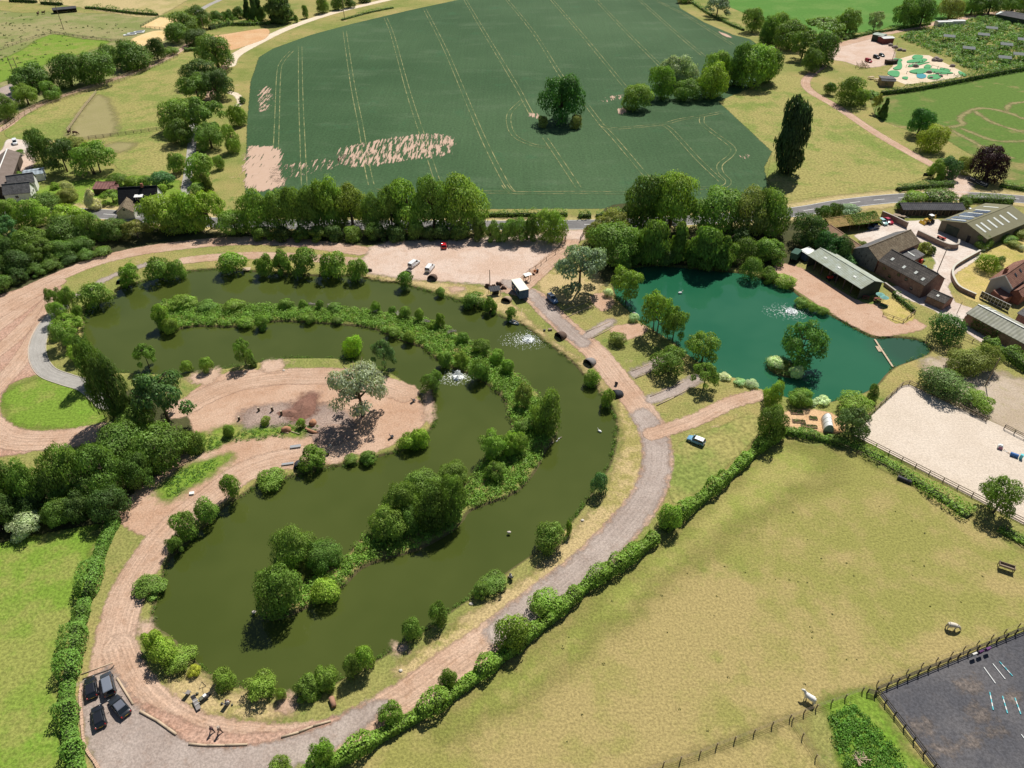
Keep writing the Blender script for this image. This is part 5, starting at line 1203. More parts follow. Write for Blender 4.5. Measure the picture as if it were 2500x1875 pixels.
bsd = gable('brown_shed', 'maroon roofed timber shed in the village garden', 'shed', (-139.8, 226.4), (-133.6, 226.4), 4.4, 2.0, 2.9, W_BOARD, R_MAROON, .2, rf=.8)
bs2 = gable('brown_shed', 'small maroon roofed end of the garden shed', 'shed', (-133.3, 225.6), (-131.2, 226.6), 3.4, 1.9, 2.6, W_BOARD, R_MAROON, .2)
wh = gable('white_cottage', 'white rendered cottage with grey slate roof', 'house', (-165.2, 219.5), (-157.8, 221.6), 5.0, 3.0, 5.4, W_RENDER, R_GREY, .25)
on_wall(wh, 'right', 1.6, 2.2, .8, .9); on_wall(wh, 'right', 3.4, 2.2, .8, .9); on_wall(wh, 'front', 3.5, 1.8, 1.2, 1.0)
wh2 = gable('white_cottage_wing', 'white two-storey wing behind the white cottage', 'house', (-167.2, 226.2), (-160.2, 229.2), 4.6, 3.4, 5.6, W_RENDER, R_GREY, .25)
fr = gable('flat_garage', 'pale blue-grey roofed garage behind the white cottage', 'garage', (-168.0, 236.0), (-162.5, 238.6), 5.6, 2.4, 2.8, W_RENDER, roof_mat('blue grey felt', (.27, .32, .36), (.32, .37, .41), (.22, .26, .30), corr=1.4, patch=.3), .2)
lg = gable('village_barn', 'long brown roofed barn with roof lights beside the village yard', 'barn', (-166.5, 224.0), (-179.4, 255.6), 6.4, 3.2, 5.0, W_BOARD, roof_mat('brown sheet roof', (.16, .125, .105), (.19, .15, .13), (.13, .10, .085), corr=.7), .3)
MB().box((lg['dim'][0] / 2, lg['dim'][1] / 2, 5.25), (lg['dim'][0], .35, .08)).build('ridge_flashing', WHITE, lg)
tb9 = tile(0, 0)
a = tb9(100, 800); gable('white_shed', 'white roofed shed half hidden by the trackside trees', 'shed', (a[0], a[1]), (a[0] + 6, a[1] + 3), 4, 2.2, 2.8, W_RENDER, roof_mat('white sheet roof', (.6, .62, .62), (.66, .68, .68), (.5, .52, .52), corr=.8, patch=.3), .2)
# --- golf course buildings
zg = lambda x, y, z=0: G(2080 + x / 6.9125, 60 + y / 6.9125, z)
A, B = zg(480, 1050), zg(700, 1055)
kd = gable('golf_kiosk', 'brown timber kiosk with flat grey roof at the golf course', 'kiosk', A, zg(690, 1062), 7.0, 3.0, 3.4, mat('kiosk boarding', (.30, .21, .14), .8, .2, 3), R_GREY, .5, rf=.1)
on_wall(kd, 'front', 2.2, 1.4, 1.2, 1.4, WOOD)
A, B = zg(320, 270), zg(490, 300)
gable('green_container', 'dark green store with pale green roof by the gravel yard', 'shed', A, B, 6.0, 3.2, 3.5, W_GREENSH, roof_mat('pale green sheet', (.36, .42, .36), (.40, .46, .40), (.3, .36, .3), corr=.8, patch=.3), .2)
A, B = zg(510, 330), zg(690, 320)
gable('red_store', 'maroon store with white roof beside the green container', 'shed', A, B, 5.0, 2.8, 3.2, mat('maroon boards', (.20, .06, .05), .8, .2, 3), roof_mat('white store roof', (.62, .62, .60), (.68, .68, .66), (.55, .55, .53), corr=.8, patch=.3), .3)
for k, (x, y, lab) in enumerate(((1440, 35, 'white roofed caravan beside the golf drive'), (1660, 20, 'second white caravan beside the golf drive'))):
    A = zg(x, y)
    gable('caravan', lab, 'caravan', A, (A[0] + 9, A[1] + 1.0), 4.0, 2.4, 2.7, W_RENDER, roof_mat('caravan roof %d' % k, (.66, .66, .65), (.7, .7, .69), (.6, .6, .59), corr=1, patch=.2), .1)
A = G(2440, 44)
gable('nursery_shed', 'long dark grey nursery building beyond the maze', 'shed', G(2430, 50), G(2530, 70), 16, 3.4, 4.4, W_GREENSH, R_DARKSHEET, .3)
gable('striped_greenhouse', 'white striped greenhouse at the end of the nursery building', 'greenhouse', G(2426, 48), G(2450, 52), 12, 3.0, 3.8, W_GREENSH, roof_mat('striped glasshouse roof', (.5, .58, .54), (.72, .76, .72), (.3, .42, .38), corr=3.0, patch=.4), .1)
CLOTH = mat('grey shade cloth', (.105, .12, .118), .8, .1, 1)
for k, (x, y) in enumerate(((2318, 88), (2366, 117), (2402, 84), (2422, 68), (2458, 108), (2454, 140), (2490, 132), (2500, 96))):
    X, Y = G(x, y, 3.2)
    o = thing('maze_shelter', 'grey flat canopy standing among the maze shrubs', 'canopy', (X, Y, 0), -.45, 'canopies in the maze')
    MB().box((0, 0, 3.3), (6.0, 4.4, .12), rx=.1).build('canopy', CLOTH, o)
    for sx in (-2.7, 2.7):
        for sy in (-1.9, 1.9): MB().tube((sx, sy, 0), (sx, sy, 3.3 + sy * .1), .08, .08, 6).build('post', WOOD, o)
# the car-park cabin
cb = thing('site_cabin', 'blue-grey box cabin with cream roof at the car park', 'cabin', (*G(1268, 732), 0), ang(G(1241, 708), G(1265, 741)))
MB().box((-2.6, 1.2, 1.65), (6.0, 2.5, 2.5)).build('wall', W_BLUE, cb)
MB().box((-2.6, 1.2, 2.96), (6.15, 2.65, .1)).build('roof', mat('cream roof sheet', (.74, .73, .62), .6, .06, 1), cb)
for x in (-4.4, -2.6, -.8): MB().box((x, -.07, 1.8), (.9, .06, .8)).build('window', GLASS, cb)
MB().box((.43, 1.2, 1.4), (.06, .9, 1.9)).build('door', W_BLUE, cb)
for x in (-5, -2.6, -.2):
    for y in (.2, 2.2): MB().box((x, y, .2), (.3, .3, .4)).build('support_block', WOOD, cb)
# ------------------------------------------------------------------ fences, walls, poles
_unit = MB().box((0, 0, 0), (1, 1, 1)).mesh('bar')
def bar(name, m, p0, p1, w, h, parent):
    """a straight rail as a scaled copy of one shared bar"""
    me = _bars.get(m.name)
    if me is None:
        me = _unit.copy(); me.materials.clear(); me.materials.append(m); _bars[m.name] = me
    p0, p1 = Vector(p0), Vector(p1)
    d = p1 - p0
    o = bpy.data.objects.new(name, me); col.objects.link(o); o.parent = parent
    o.location = (p0 + p1) / 2
    o.rotation_euler = (0, -math.atan2(d.z, math.hypot(d.x, d.y)), math.atan2(d.y, d.x))
    o.scale = (d.length, w, h)
    return o
_bars = {}
def fence(name, label, pts, m, gap=2.4, h=1.2, rails=(.45, .8, 1.15), pw=.11, rh=.09, cat='fence', group=None, lean=0.0, exact=False, rw=.05):
    pts = [Vector((*p, 0)) for p in pts]
    o = thing(name, label, cat, pts[0], 0, group)
    P = []
    if exact: P = pts
    else:
        for a, b in zip(pts, pts[1:]):
            n = max(1, round((b - a).length / gap))
            P += [a + (b - a) * i / n for i in range(n)]
        P.append(pts[-1])
    P = [p - pts[0] for p in P]
    for p in P: bar('post', m, (p.x, p.y, -.15), (p.x + random.uniform(-.02, .02), p.y, h), pw, pw, o)
    for a, b in zip(P, P[1:]):
        d = (b - a).normalized(); n = Vector((-d.y, d.x, 0)) * (pw / 2 + rw / 2 - .01)
        for z in rails: bar('rail', m, (a.x + n.x, a.y + n.y, z), (b.x + n.x, b.y + n.y, z + random.uniform(-.01, .01)), rw, rh, o)
    return o
tA, tB, tC, tD = tile(1860, 930), tile(1860, 1395), tile(1240, 1395), tile(1860, 460)
tE, tF, tL, tM, tN = tile(1240, 460), tile(0, 0), tile(0, 1395), tile(620, 1395), tile(620, 930)
fence('arena_fence', 'dark post and rail fence along the long side of the black arena', [tB(965, 1015), tB(2212, 500), tB(2600, 340)], DWOOD, 1.9, 1.3, (.35, .75, 1.2), .14, .15)
fence('arena_fence', 'dark post and rail fence along the short side of the black arena', [tB(960, 1020), tB(1450, 1659), tB(1600, 1860)], DWOOD, 1.9, 1.3, (.35, .75, 1.2), .14, .15)
WIRE = mat('fence wire', (.30, .29, .27), .6, .1, 3)
fence('wire_fence', 'wire fence on thin posts along the foot of the big paddock', [tC(1150, 1700), tC(1310, 1640), tC(1455, 1600), tC(1620, 1545), tC(1758, 1485), tC(1912, 1430), tC(2075, 1370), tB(85, 1305), tB(235, 1245), tB(352, 1200), tB(455, 1160), tB(585, 1115), tB(700, 1075), tB(845, 1015)], WOOD, 3, 1.25, (.4, .8, 1.2), .12, .02, exact=True, rw=.02)
fence('wire_fence', 'wire fence on thin posts above the black arena', [tB(970, 955), tB(1090, 905), tB(1220, 860), tB(1345, 805), tB(1470, 760), tB(1595, 712), tB(1700, 665), tB(1815, 618), tB(1935, 568), tB(2045, 522), tB(2160, 473), tB(2280, 430)], WOOD, 3, 1.15, (.5, 1.1), .1, .02, exact=True, rw=.02)
fence('wire_fence', 'short wire fence spur running down beside the nettles', [tB(255, 1265), tB(340, 1400), tB(450, 1580), tB(560, 1760)], WOOD, 3, 1.2, (.5, 1.1), .11, .02, exact=True, rw=.02)
fence('field_gate', 'timber field gate at the corner of the black arena', [tB(885, 1030), tB(950, 1050)], DWOOD, 3, 1.25, (.25, .5, .75, 1.0, 1.2), .13, .07, 'gate')
fence('arena_rail', 'grey timber rail along the lower side of the sand arena', [tA(750, 455), tA(1770, 975), tA(2212, 1205), tA(2500, 1360)], WOOD, 2.6, 1.1, (.15, .6, 1.05), .12, .14)
fence('arena_rail', 'grey timber rail round the pond end of the sand arena', [tA(750, 440), tA(1180, 45), tA(1240, 30), tA(1890, 345)], WOOD, 2.6, 1.1, (.15, .6, 1.05), .12, .14)
fence('arena_rail', 'short timber rail beyond the gap in the sand arena side', [tA(2040, 405), tA(2212, 495), tA(2450, 640)], DWOOD, 2.6, 1.2, (.4, .8, 1.15), .12, .1)
fence('garden_rail', 'small timber rail round the seating lawn by the open barn', [tD(1020, 1075), tD(1190, 1135), tD(1290, 1055)], WOOD, 2.2, 1.0, (.5, .9), .12, .1)
fence('lane_rail', 'timber rail beside the farm lane below the round tree', [tD(1700, 1270), tD(1850, 1330), tD(1960, 1390)], WOOD, 2.2, 1.0, (.5, .9), .12, .1)
fence('paddock_edge_fence', 'thin wire fence between the big paddock and the nettle strip', [tA(200, 440), tA(560, 525), tA(800, 620), tA(1160, 810), tA(1400, 905), tA(1720, 1080), tA(2050, 1270), tA(2212, 1340)], WOOD, 4, 1.1, (.6, 1.05), .09, .03, rw=.03)
fence('car_park_fence', 'low rope and post fence between car park and willow', [tE(85, 800), tE(185, 705), tE(235, 680), tE(280, 650), tE(325, 610), tE(400, 560), tE(520, 510)], DWOOD, 3, 1.1, (.9,), .14, .06, exact=True)
for k, (a, b, lab) in enumerate(((tE(480, 430), tE(490, 470), 'dark gate leaf folded open left of the car park entrance'), (tE(610, 450), tE(640, 420), 'dark gate leaf folded open right of the car park entrance'))):
    fence('entrance_gate', lab, [a, (b[0], b[1] + 1.5)], DWOOD, 3, 1.6, (.3, .6, .9, 1.2, 1.5), .15, .08, 'gate')
fence('paddock_rail', 'pale rail fence running down the middle of the far paddock', [tF(815, 785), tF(700, 930), tF(570, 1115)], PALEWOOD, 3.4, 1.4, (.5, .9, 1.3), .16, .14)
fence('paddock_rail', 'brown rail fence across the foot of the far paddock', [tF(750, 1175), tF(1000, 1145), tF(1450, 1085)], WOOD, 3.0, 1.3, (.4, .8, 1.2), .15, .12)
fence('pasture_rail', 'pale rail fence along the green pasture', [tF(430, 280), tF(620, 310), tF(940, 350), tF(1060, 350)], PALEWOOD, 3.6, 1.4, (.5, .9, 1.3), .18, .16)
fence('pasture_rail', 'rail fence climbing from the track to the far pasture', [tF(0, 430), tF(180, 360), tF(430, 285)], WOOD, 4, 1.3, (.5, 1.2), .16, .14)
fence('track_rail', 'timber rail along the upper side of the railed dirt track', [tF(0, 1075), tF(120, 990), tF(300, 905), tF(560, 815), tF(850, 715), tF(1000, 670), tF(1300, 545), tF(1500, 450)], PALEWOOD, 3.6, 1.3, (.5, .9, 1.25), .16, .15)
fence('track_rail', 'timber rail along the lower side of the railed dirt track', [tF(30, 1100), tF(160, 1005), tF(320, 925), tF(570, 835), tF(850, 740), tF(1010, 695), tF(1310, 570), tF(1500, 480)], PALEWOOD, 3.6, 1.3, (.5, .9, 1.25), .16, .15)
fence('ring_rail', 'brown rail round the yellow riding ring', [tF(1190, 228), tF(1340, 150), tF(1470, 155)], DWOOD, 3.6, 1.3, (.6, 1.2), .16, .14)
fence('ring_rail', 'brown rail on the near side of the yellow riding ring', [tF(1190, 235), tF(1430, 255)], DWOOD, 3.6, 1.3, (.6, 1.2), .16, .14)
STONE = wall_mat('rubble wall', (.22, .15, .12), (.29, .21, .17))
COPE = mat('stone coping', (.42, .38, .33), .9, .2, 3)
def wall(name, label, pts, h, w=.4, m=STONE, top=COPE):
    L = smooth(pts, False, 4)
    o = thing(name, label, 'wall', (L[0][0], L[0][1], 0))
    Q = L - L[0]
    d = np.gradient(Q, axis=0); n = np.stack([-d[:, 1], d[:, 0]], 1) / np.hypot(d[:, 0], d[:, 1])[:, None]
    mk = lambda ww, z0, z1: [[(p[0] + q[0] * ww, p[1] + q[1] * ww, z0), (p[0] + q[0] * ww, p[1] + q[1] * ww, z1), (p[0] - q[0] * ww, p[1] - q[1] * ww, z1), (p[0] - q[0] * ww, p[1] - q[1] * ww, z0)] for p, q in zip(Q, n)]
    MB().loft(mk(w / 2, -.1, h)).build('stonework', m, o)
    MB().loft(mk(w / 2 + .04, h + .003, h + .1)).build('coping', top, o)
    return o
z1 = tile(1980, 480, 6.9125); z2 = tile(2180, 480, 6.9125); z3 = tile(2180, 660, 6.9125); zl = tile(0, 280, 6.9125)
wall('yard_wall', 'stone wall dividing the parked cars from the digger yard', [z1(1180, 335), z1(1400, 430), z1(1610, 530)], 1.8)
wall('yard_wall', 'curved stone wall below the red farm machinery', [z2(400, 645), z2(600, 740), z2(800, 835), z2(950, 885), z2(1070, 870), z2(1085, 800)], 1.5)
wall('drive_wall', 'curved wall with pale coping round the farmhouse lawn', [z2(1450, 960), z2(1200, 1100), z2(1020, 1220), z2(985, 1330), z2(1010, 1430), z3(1110, 330), z3(1380, 460)], 1.1, .45, STONE, mat('pale coping', (.55, .52, .44), .9, .15, 3))
wall('lane_wall', 'stone wall between lane and stone barn garden', [z1(1230, 1500), z1(1420, 1640)], .9)
wall('lane_corner_wall', 'rounded stone wall end beside the low lane barn', [z3(1190, 870), z3(1230, 800), z3(1330, 790)], 1.6)
def pole(name, label, base, h, r=.13, arm=True, lean=(0, 0)):
    o = thing(name, label, 'pole', (*base, 0))
    MB().tube((0, 0, -.3), (lean[0], lean[1], h), r, r * .75, 8).build('shaft', WOOD, o)
    if arm: MB().box((lean[0], lean[1], h - .4), (1.6, .1, .12)).build('crossarm', WOOD, o)
    return o
pole('telegraph_pole', 'brown telegraph pole on the farm drive', G(2289, 662), 7.5)
pole('telegraph_pole', 'telegraph pole beside the hawthorns', G(2406, 940), 7.5, arm=False)
pole('lamp_post', 'short dark post beside the round lane tree', G(2336, 766), 3.6, .08, False)
pole('telegraph_pole', 'telegraph pole in the far pasture', G(156, 73), 13, .2)
pole('telegraph_pole', 'telegraph pole beside the chalk track', G(841, 44), 12, .2)
pole('telegraph_pole', 'telegraph pole near the copse gate', G(502, 90), 10, .2)
hp = thing('pylon_frame', 'twin-legged power pole with crossbars above the trackside trees', 'pole', (*G(44, 188), 0))
for s in (-1.3, 1.3): MB().tube((s, 0, -.3), (s, 0, 9), .2, .15, 8).build('leg', WOOD, hp)
for z in (5.5, 8.2): MB().box((0, 0, z), (3.4, .2, .2)).build('crossbar', WOOD, hp)
pole('post', 'tall dark post among the junk by the cabin', G(1196, 692), 4.2, .12, False)

# ------------------------------------------------------------------ vehicles
def paint(name, c, rough=.28):
    if name in _mats: return _mats[name]
    t = NT(name); t.base(c, rough, .5); t.b.inputs['Coat Weight'].default_value = .5; t.b.inputs['Coat Roughness'].default_value = .08
    _mats[name] = t.m
    return t.m
TAIL = glass_mat('tail lamp', (.45, .012, .012), .2); HEAD = glass_mat('head lamp', (.28, .29, .30), .15)
PLATE_Y, RIM = mat('rear plate', (.6, .45, .05), .5), mat('alloy rim', (.5, .5, .52), .35, .1, 4, 0, .8)
SPEC = {  # length, width, height, belt, rear x of roof, front x of roof, rear x of glass, front x of glass, bonnet z
 'hatch': (4.0, 1.74, 1.48, .95, -.40, .06, -.485, .235, .80),
 'mpv':   (4.4, 1.83, 1.74, 1.02, -.45, .14, -.49, .31, .95),
 'saloon': (4.5, 1.80, 1.42, .93, -.24, .07, -.40, .22, .80),
 'suv':   (4.3, 1.84, 1.78, 1.08, -.45, .03, -.49, .17, 1.0),
 'van':   (4.6, 1.82, 1.85, 1.10, -.485, .14, -.495, .30, .98),
}
def car(label, kind, p_front, p_rear, color, roofc=None, detail=True, name='parked_car', cat='car', group=None, panel_side=False):
    f, r = Vector((*p_front, 0)), Vector((*p_rear, 0))
    L, W, H, belt, rr, rf, gr, gf, bz = SPEC[kind]
    o = thing(name, label, cat, (f + r) / 2, math.atan2(f.y - r.y, f.x - r.x), group)
    pc = paint('paint %.2f %.2f %.2f' % color, color)
    rc = paint('paint %.2f %.2f %.2f' % roofc, roofc) if roofc else pc
    key = (kind, panel_side)
    if key not in _cars:
        w = W / 2
        st = [(-.5, .78, .42, belt - .2), (-.487, .90, .30, belt - .06), (-.43, .97, .22, belt), (-.2, 1, .2, belt), (.1, 1, .2, belt - .01), (.24, .985, .2, belt - .02), (.36, .95, .22, bz - .0), (.45, .88, .26, bz - .08), (.488, .80, .32, bz - .2), (.5, .68, .4, bz - .32)]
        rings = []
        for t, k, zb, zt in st:
            y = w * k
            rings.append([(t * L, -y * .8, zb), (t * L, -y, zb + .12), (t * L, -y, (zb + zt) / 2 + .1), (t * L, -y * .95, zt - .05), (t * L, -y * .84, zt), (t * L, y * .84, zt), (t * L, y * .95, zt - .05), (t * L, y, (zb + zt) / 2 + .1), (t * L, y, zb + .12), (t * L, y * .8, zb)])
        body = MB().loft(rings).mesh('body', True)
        gw, tw = w * .87, w * .74
        zt = H - .05
        g = MB().loft([[(gr * L, -gw, belt - .04), (gf * L, -gw * .95, belt - .06), (gf * L, gw * .95, belt - .06), (gr * L, gw, belt - .04)], [(rr * L, -tw, zt), (rf * L, -tw * .96, zt), (rf * L, tw * .96, zt), (rr * L, tw, zt)]]).mesh('glass')
        rm = MB().loft([[(rr * L - .06, -tw - .02, zt - .02), (rf * L + .05, -tw * .97, zt - .02), (rf * L + .05, tw * .97, zt - .02), (rr * L - .06, tw + .02, zt - .02)], [(rr * L + .05, -tw * .86, H), (rf * L - .08, -tw * .82, H), (rf * L - .08, tw * .82, H), (rr * L + .05, tw * .86, H)]]).mesh('roof')
        pil = MB()
        for s in (-1, 1):
            pil.tube((gr * L, s * gw, belt - .03), (rr * L, s * tw, zt), .06, .05, 5)
            pil.tube((gf * L, s * gw * .95, belt - .05), (rf * L, s * tw * .96, zt), .045, .04, 5)
            pil.tube(((gr + gf) * L * .42, s * gw * 1.0, belt - .03), ((rr + rf) * L * .42, s * tw, zt), .05, .045, 5)
            if panel_side: pil.box(((gr + rr) / 4 * L + rf * L * .1, s * (gw + tw) / 2 * 1.01, (belt + zt) / 2), (L * .5, .05, zt - belt - .04), rx=s * .18)
        _cars[key] = (body, g, rm, pil.mesh('pillars'))
    body, g, rm, pil = _cars[key]
    for nm, me, m in (('body', body, pc), ('glass', g, GLASS), ('roof', rm, rc), ('pillars', pil, pc)):
        q = link(nm, me.copy() if False else me, o)
        if not me.materials: me.materials.append(m)
        q.material_slots[0].link = 'OBJECT'; q.material_slots[0].material = m
    if 'wheel' not in _cars:
        _cars['wheel'] = MB().tube((0, -.1, 0), (0, .1, 0), .32, .32, 14).mesh('wheel', False); _cars['wheel'].materials.append(RUBBER)
        _cars['rim'] = MB().tube((0, -.115, 0), (0, .115, 0), .19, .19, 10).mesh('rim'); _cars['rim'].materials.append(RIM)
    for sx in (-.31, .31):
        for sy in (-1, 1):
            q = link('wheel', _cars['wheel'], o); q.location = (sx * L, sy * (W / 2 - .1), .32)
            if detail: link('rim', _cars['rim'], q)
    if detail:
        for s in (-1, 1):
            MB().box((L * .468, s * W * .33, bz - .17), (.12, .30, .11), rz=-s * .35).build('headlight', HEAD, o)
            MB().box((-L * .487, s * W * .39, belt - .14), (.12, .16, .32)).build('tail_light', TAIL, o)
            MB().box((L * .19, s * (W / 2 + .07), belt + .04), (.12, .18, .13)).build('door_mirror', pc, o)
        MB().box((-L * .5 - .01, 0, .62), (.03, .5, .12)).build('number_plate', PLATE_Y, o)
    o.scale = (.92, .92, .92)
    return o
_cars = {}
BLK, DGR, NAVY = (.012, .013, .017), (.045, .05, .06), (.02, .035, .06)
cz = lambda x, y: G(190 + x / 9.217, 1620 + y / 9.217, .5)
car('black hatchback parked against the hedge beside the grey people carrier', 'hatch', cz(270, 345), cz(330, 740), BLK)
car('dark grey people carrier with a shiny flat roof on the gravel yard', 'mpv', cz(620, 210), cz(740, 730), DGR, (.16, .18, .22))  # paler roof colour stands in for the shine on it
car('dark saloon parked askew behind the people carrier', 'saloon', cz(800, 790), cz(1080, 1130), (.022, .026, .032), (.12, .13, .16))
car('black hatchback standing alone in the middle of the gravel yard', 'hatch', cz(420, 985), cz(520, 1400), BLK)
car('light blue small car with white roof parked on the dry grass', 'hatch', G(1676, 1066, .5), G(1723, 1084, .5), (.16, .36, .52), (.78, .80, .82))
car('blue off-road car parked beside the weeping willow', 'suv', G(1359, 741, .5), G(1339, 721, .5), (.05, .13, .27), (.10, .13, .18))
car('white van parked next to the lakeside bush in the car park', 'van', G(1021, 637, .5), G(1001, 652, .5), (.76, .77, .78), name='parked_van', cat='van', panel_side=True)
car('white van parked beside the brown shelter in the car park', 'van', G(1056, 646, .5), G(1043, 663, .5), (.76, .77, .78), name='parked_van', cat='van', panel_side=True)
car('red hatchback at the shady edge of the car park', 'hatch', G(1083, 592, .5), G(1084, 606, .5), (.50, .012, .022))
car('dark blue car outside the mossy shed', 'saloon', G(2121, 558, .5), G(2145, 551, .5), (.07, .11, .19))
car('pale mint car beside the red car in the farmyard', 'hatch', G(2163, 547, .5), G(2148, 537, .5), (.36, .58, .56))
car('red saloon against the farmyard wall', 'saloon', G(2179, 546, .5), G(2157, 532, .5), (.42, .02, .05))
car('red van parked by the golf playground', 'van', zg(350, 640, .5), zg(210, 590, .5), (.42, .02, .03), detail=False, name='parked_van', cat='van', panel_side=True)
car('black car parked next to the red van', 'suv', zg(480, 575, .5), zg(350, 530, .5), BLK, (.2, .21, .22), detail=False)
car('dark green car on the far side of the golf gravel yard', 'hatch', zg(565, 540, .5), zg(445, 495, .5), (.03, .06, .06), detail=False)
car('white delivery van parked in the village yard', 'van', zl(262, 540, .5), zl(245, 400, .5), (.78, .79, .80), detail=False, name='parked_van', cat='van', panel_side=True)
YELP = paint('digger yellow', (.62, .37, .02)); REDP = paint('machine red', (.48, .04, .03))
def digger(label, loc, rz, k=1.0):
    o = thing('digger', label, 'digger', (*loc, 0), rz)
    MB().box((0, 0, .95), (2.8, 1.2, .7)).box((1.1, 0, 1.3), (1.3, 1.0, .5)).build('body', YELP, o)
    MB().box((-.5, 0, 1.9), (1.2, 1.15, 1.3)).build('cab_glass', GLASS, o)
    MB().box((-.5, 0, 2.6), (1.35, 1.3, .12)).build('cab_roof', WHITE, o)
    for s in (-1, 1):
        MB().tube((1.0, s * .72, .45), (1.0, s * 1.0, .45), .45, .45, 14).build('wheel', RUBBER, o)
        MB().tube((-.9, s * .68, .65), (-.9, s * 1.05, .65), .65, .65, 16).build('wheel', RUBBER, o)
        bar('loader_arm', YELP, (.2, s * .62, 1.4), (2.3, s * .62, .6), .12, .18, o)
    m = MB(); m.loft([[(2.3, -1.1, .15), (2.9, -1.1, .15), (2.9, -1.1, .22), (2.4, -1.1, .9), (2.3, -1.1, .9)], [(2.3, 1.1, .15), (2.9, 1.1, .15), (2.9, 1.1, .22), (2.4, 1.1, .9), (2.3, 1.1, .9)]])
    m.build('bucket', YELP, o)
    bar('back_arm', YELP, (-1.4, 0, 1.2), (-2.2, 0, 2.5), .2, .25, o); bar('back_arm', YELP, (-2.2, 0, 2.5), (-2.8, 0, .9), .18, .22, o)
    o.scale = (k, k, k)
    return o
digger('yellow backhoe digger with white cab roof in the stable yard', z2(590, 440), 3.5, .95)
digger('small yellow loader behind the solar barn', z2(1290, 275), .4, .6)
o = thing('hay_machine', 'red hay machine parked inside the curved wall', 'farm machine', (*z2(800, 720), 0), -.9)
MB().box((0, 0, .7), (2.2, .3, .25)).build('beam', REDP, o)
for k in range(3):
    MB().tube((-.8 + k * .8, .6, .35), (-.8 + k * .8, .6, .5), .5, .5, 12).build('rotor', REDP, o)
for s in (-1, 1): MB().tube((s * .7, -.35, .35), (s * .7, -.2, .35), .35, .35, 12).build('wheel', RUBBER, o)
o = thing('flat_trailer', 'flat trailer with scrap timber by the farmyard wall', 'trailer', (*z1(1480, 350), 0), -.5)
MB().box((0, 0, .7), (3.4, 1.6, .12)).build('bed', WOOD, o)
for s in (-1, 1): MB().tube((0, s * .7, .35), (0, s * .85, .35), .35, .35, 12).build('wheel', RUBBER, o)
bar('drawbar', STEEL, (1.7, 0, .65), (2.9, 0, .4), .1, .1, o)

# ------------------------------------------------------------------ tents, boats, angling gear
CANV = {'brown': mat('brown canvas', (.13, .085, .065), .9, .15, 3), 'tan': mat('tan canvas', (.36, .26, .17), .9, .12, 3), 'olive': mat('olive canvas', (.14, .14, .10), .9, .12, 3),
        'black': mat('black canvas', (.035, .037, .045), .8, .15, 3), 'green': mat('green canvas', (.05, .11, .085), .85, .15, 3), 'grey': mat('grey canvas', (.24, .22, .21), .9, .12, 3)}
def bivvy(label, p, rz, c, r=1.35, h=1.35, low=False):
    """open-fronted angler's dome: the mouth looks along +x"""
    o = thing('bivvy_tent', label, 'tent', (*p, 0), rz)
    m = MB()
    n, k = 12, 7
    V, F = [], []
    for j in range(k + 1):
        b = math.pi * .5 * (j / k) ** .8
        x = r * (.9 - 1.7 * math.sin(b) if not low else .7 - 1.3 * math.sin(b))
        s = math.cos(b) ** .6 if j < k else .02
        for i in range(n + 1):
            a = math.pi * i / n
            V.append((x, math.cos(a) * r * max(s, .35 * (1 - j / k) + .02), math.sin(a) ** .8 * h * s))
    for j in range(k):
        for i in range(n):
            a = j * (n + 1) + i
            F.append((a, a + 1, a + n + 2, a + n + 1))
    m.add(V, F); q = m.build('canopy', CANV[c], o, True)
    md = q.modifiers.new('thick', 'SOLIDIFY'); md.thickness = .04
    MB().box((-.1 * r, 0, .02), (r * 1.5, r * 1.6, .03)).build('groundsheet', BLACKM, o)
    bd = MB().box((-.2 * r, .1, .3), (.75, 1.9 * r / 1.35, .12)).build('bedchair', CANV['olive'], o)
    hoop = MB()
    pts = [(r * .92, math.cos(math.pi * i / 10) * r * 1.01, math.sin(math.pi * i / 10) ** .8 * h * 1.02) for i in range(11)]
    for a, b in zip(pts, pts[1:]): hoop.tube(a, b, .025, .025, 5)
    hoop.build('pole', BLACKM, o)
    return o
bivvy('brown shelter with its mouth to the lake beside a white van', G(1058, 680), -1.9, 'brown', 1.3, 1.5)
bivvy('low olive shelter near the bush in the car park', G(997, 666), -1.8, 'olive', 1.1, 1.0, True)
bivvy('small dark shelter tucked against the bank bushes by the car park', G(903, 661), -1.6, 'brown', .7, .8, True)
bivvy('tan canvas shelter between blue cabin and lake', G(1239, 733), -2.0, 'tan', 1.3, 1.3)
bivvy('brown tent on the grass above the big fountain', G(1372, 822), -2.5, 'brown', 1.35, 1.5)
bivvy('grey striped tent with gear spilling out by the gravel track', G(1443, 886), -2.4, 'grey', 1.35, 1.4)
bivvy('black dome tent beside the bank bush on the east shore', G(1511, 964), -2.9, 'black', 1.2, 1.2)
bivvy('dark green shelter on the pale path at the north west shore', G(296, 688), -1.2, 'green', 1.2, 1.0, True)
bivvy('black shelter half hidden by the peninsula bush', G(732, 1136), -1.2, 'black', 1.2, 1.2)
def boat(label, p, rz, L, W, m, name='rowing_boat', z=WATER_Z):
    o = thing(name, label, 'boat', (*p, z), rz)
    st = [(-.5, .7, 0), (-.3, .95, 0), (0, 1, 0), (.25, .8, .02), (.42, .4, .06), (.5, .06, .12)]
    V = [[(t * L, -k * W / 2, .38 + u), (t * L, -k * W * .36, -.06 + u), (t * L, k * W * .36, -.06 + u), (t * L, k * W / 2, .38 + u), (t * L, k * W * .42, .38 + u), (t * L, k * W * .3, .05 + u), (t * L, -k * W * .3, .05 + u), (t * L, -k * W * .42, .38 + u)] for t, k, u in st]
    MB().loft(V).build('hull', m, o)
    for x in (-.2, .12): MB().box((x * L, 0, .28), (.25, W * .8, .04)).build('thwart', WOOD, o)
    return o
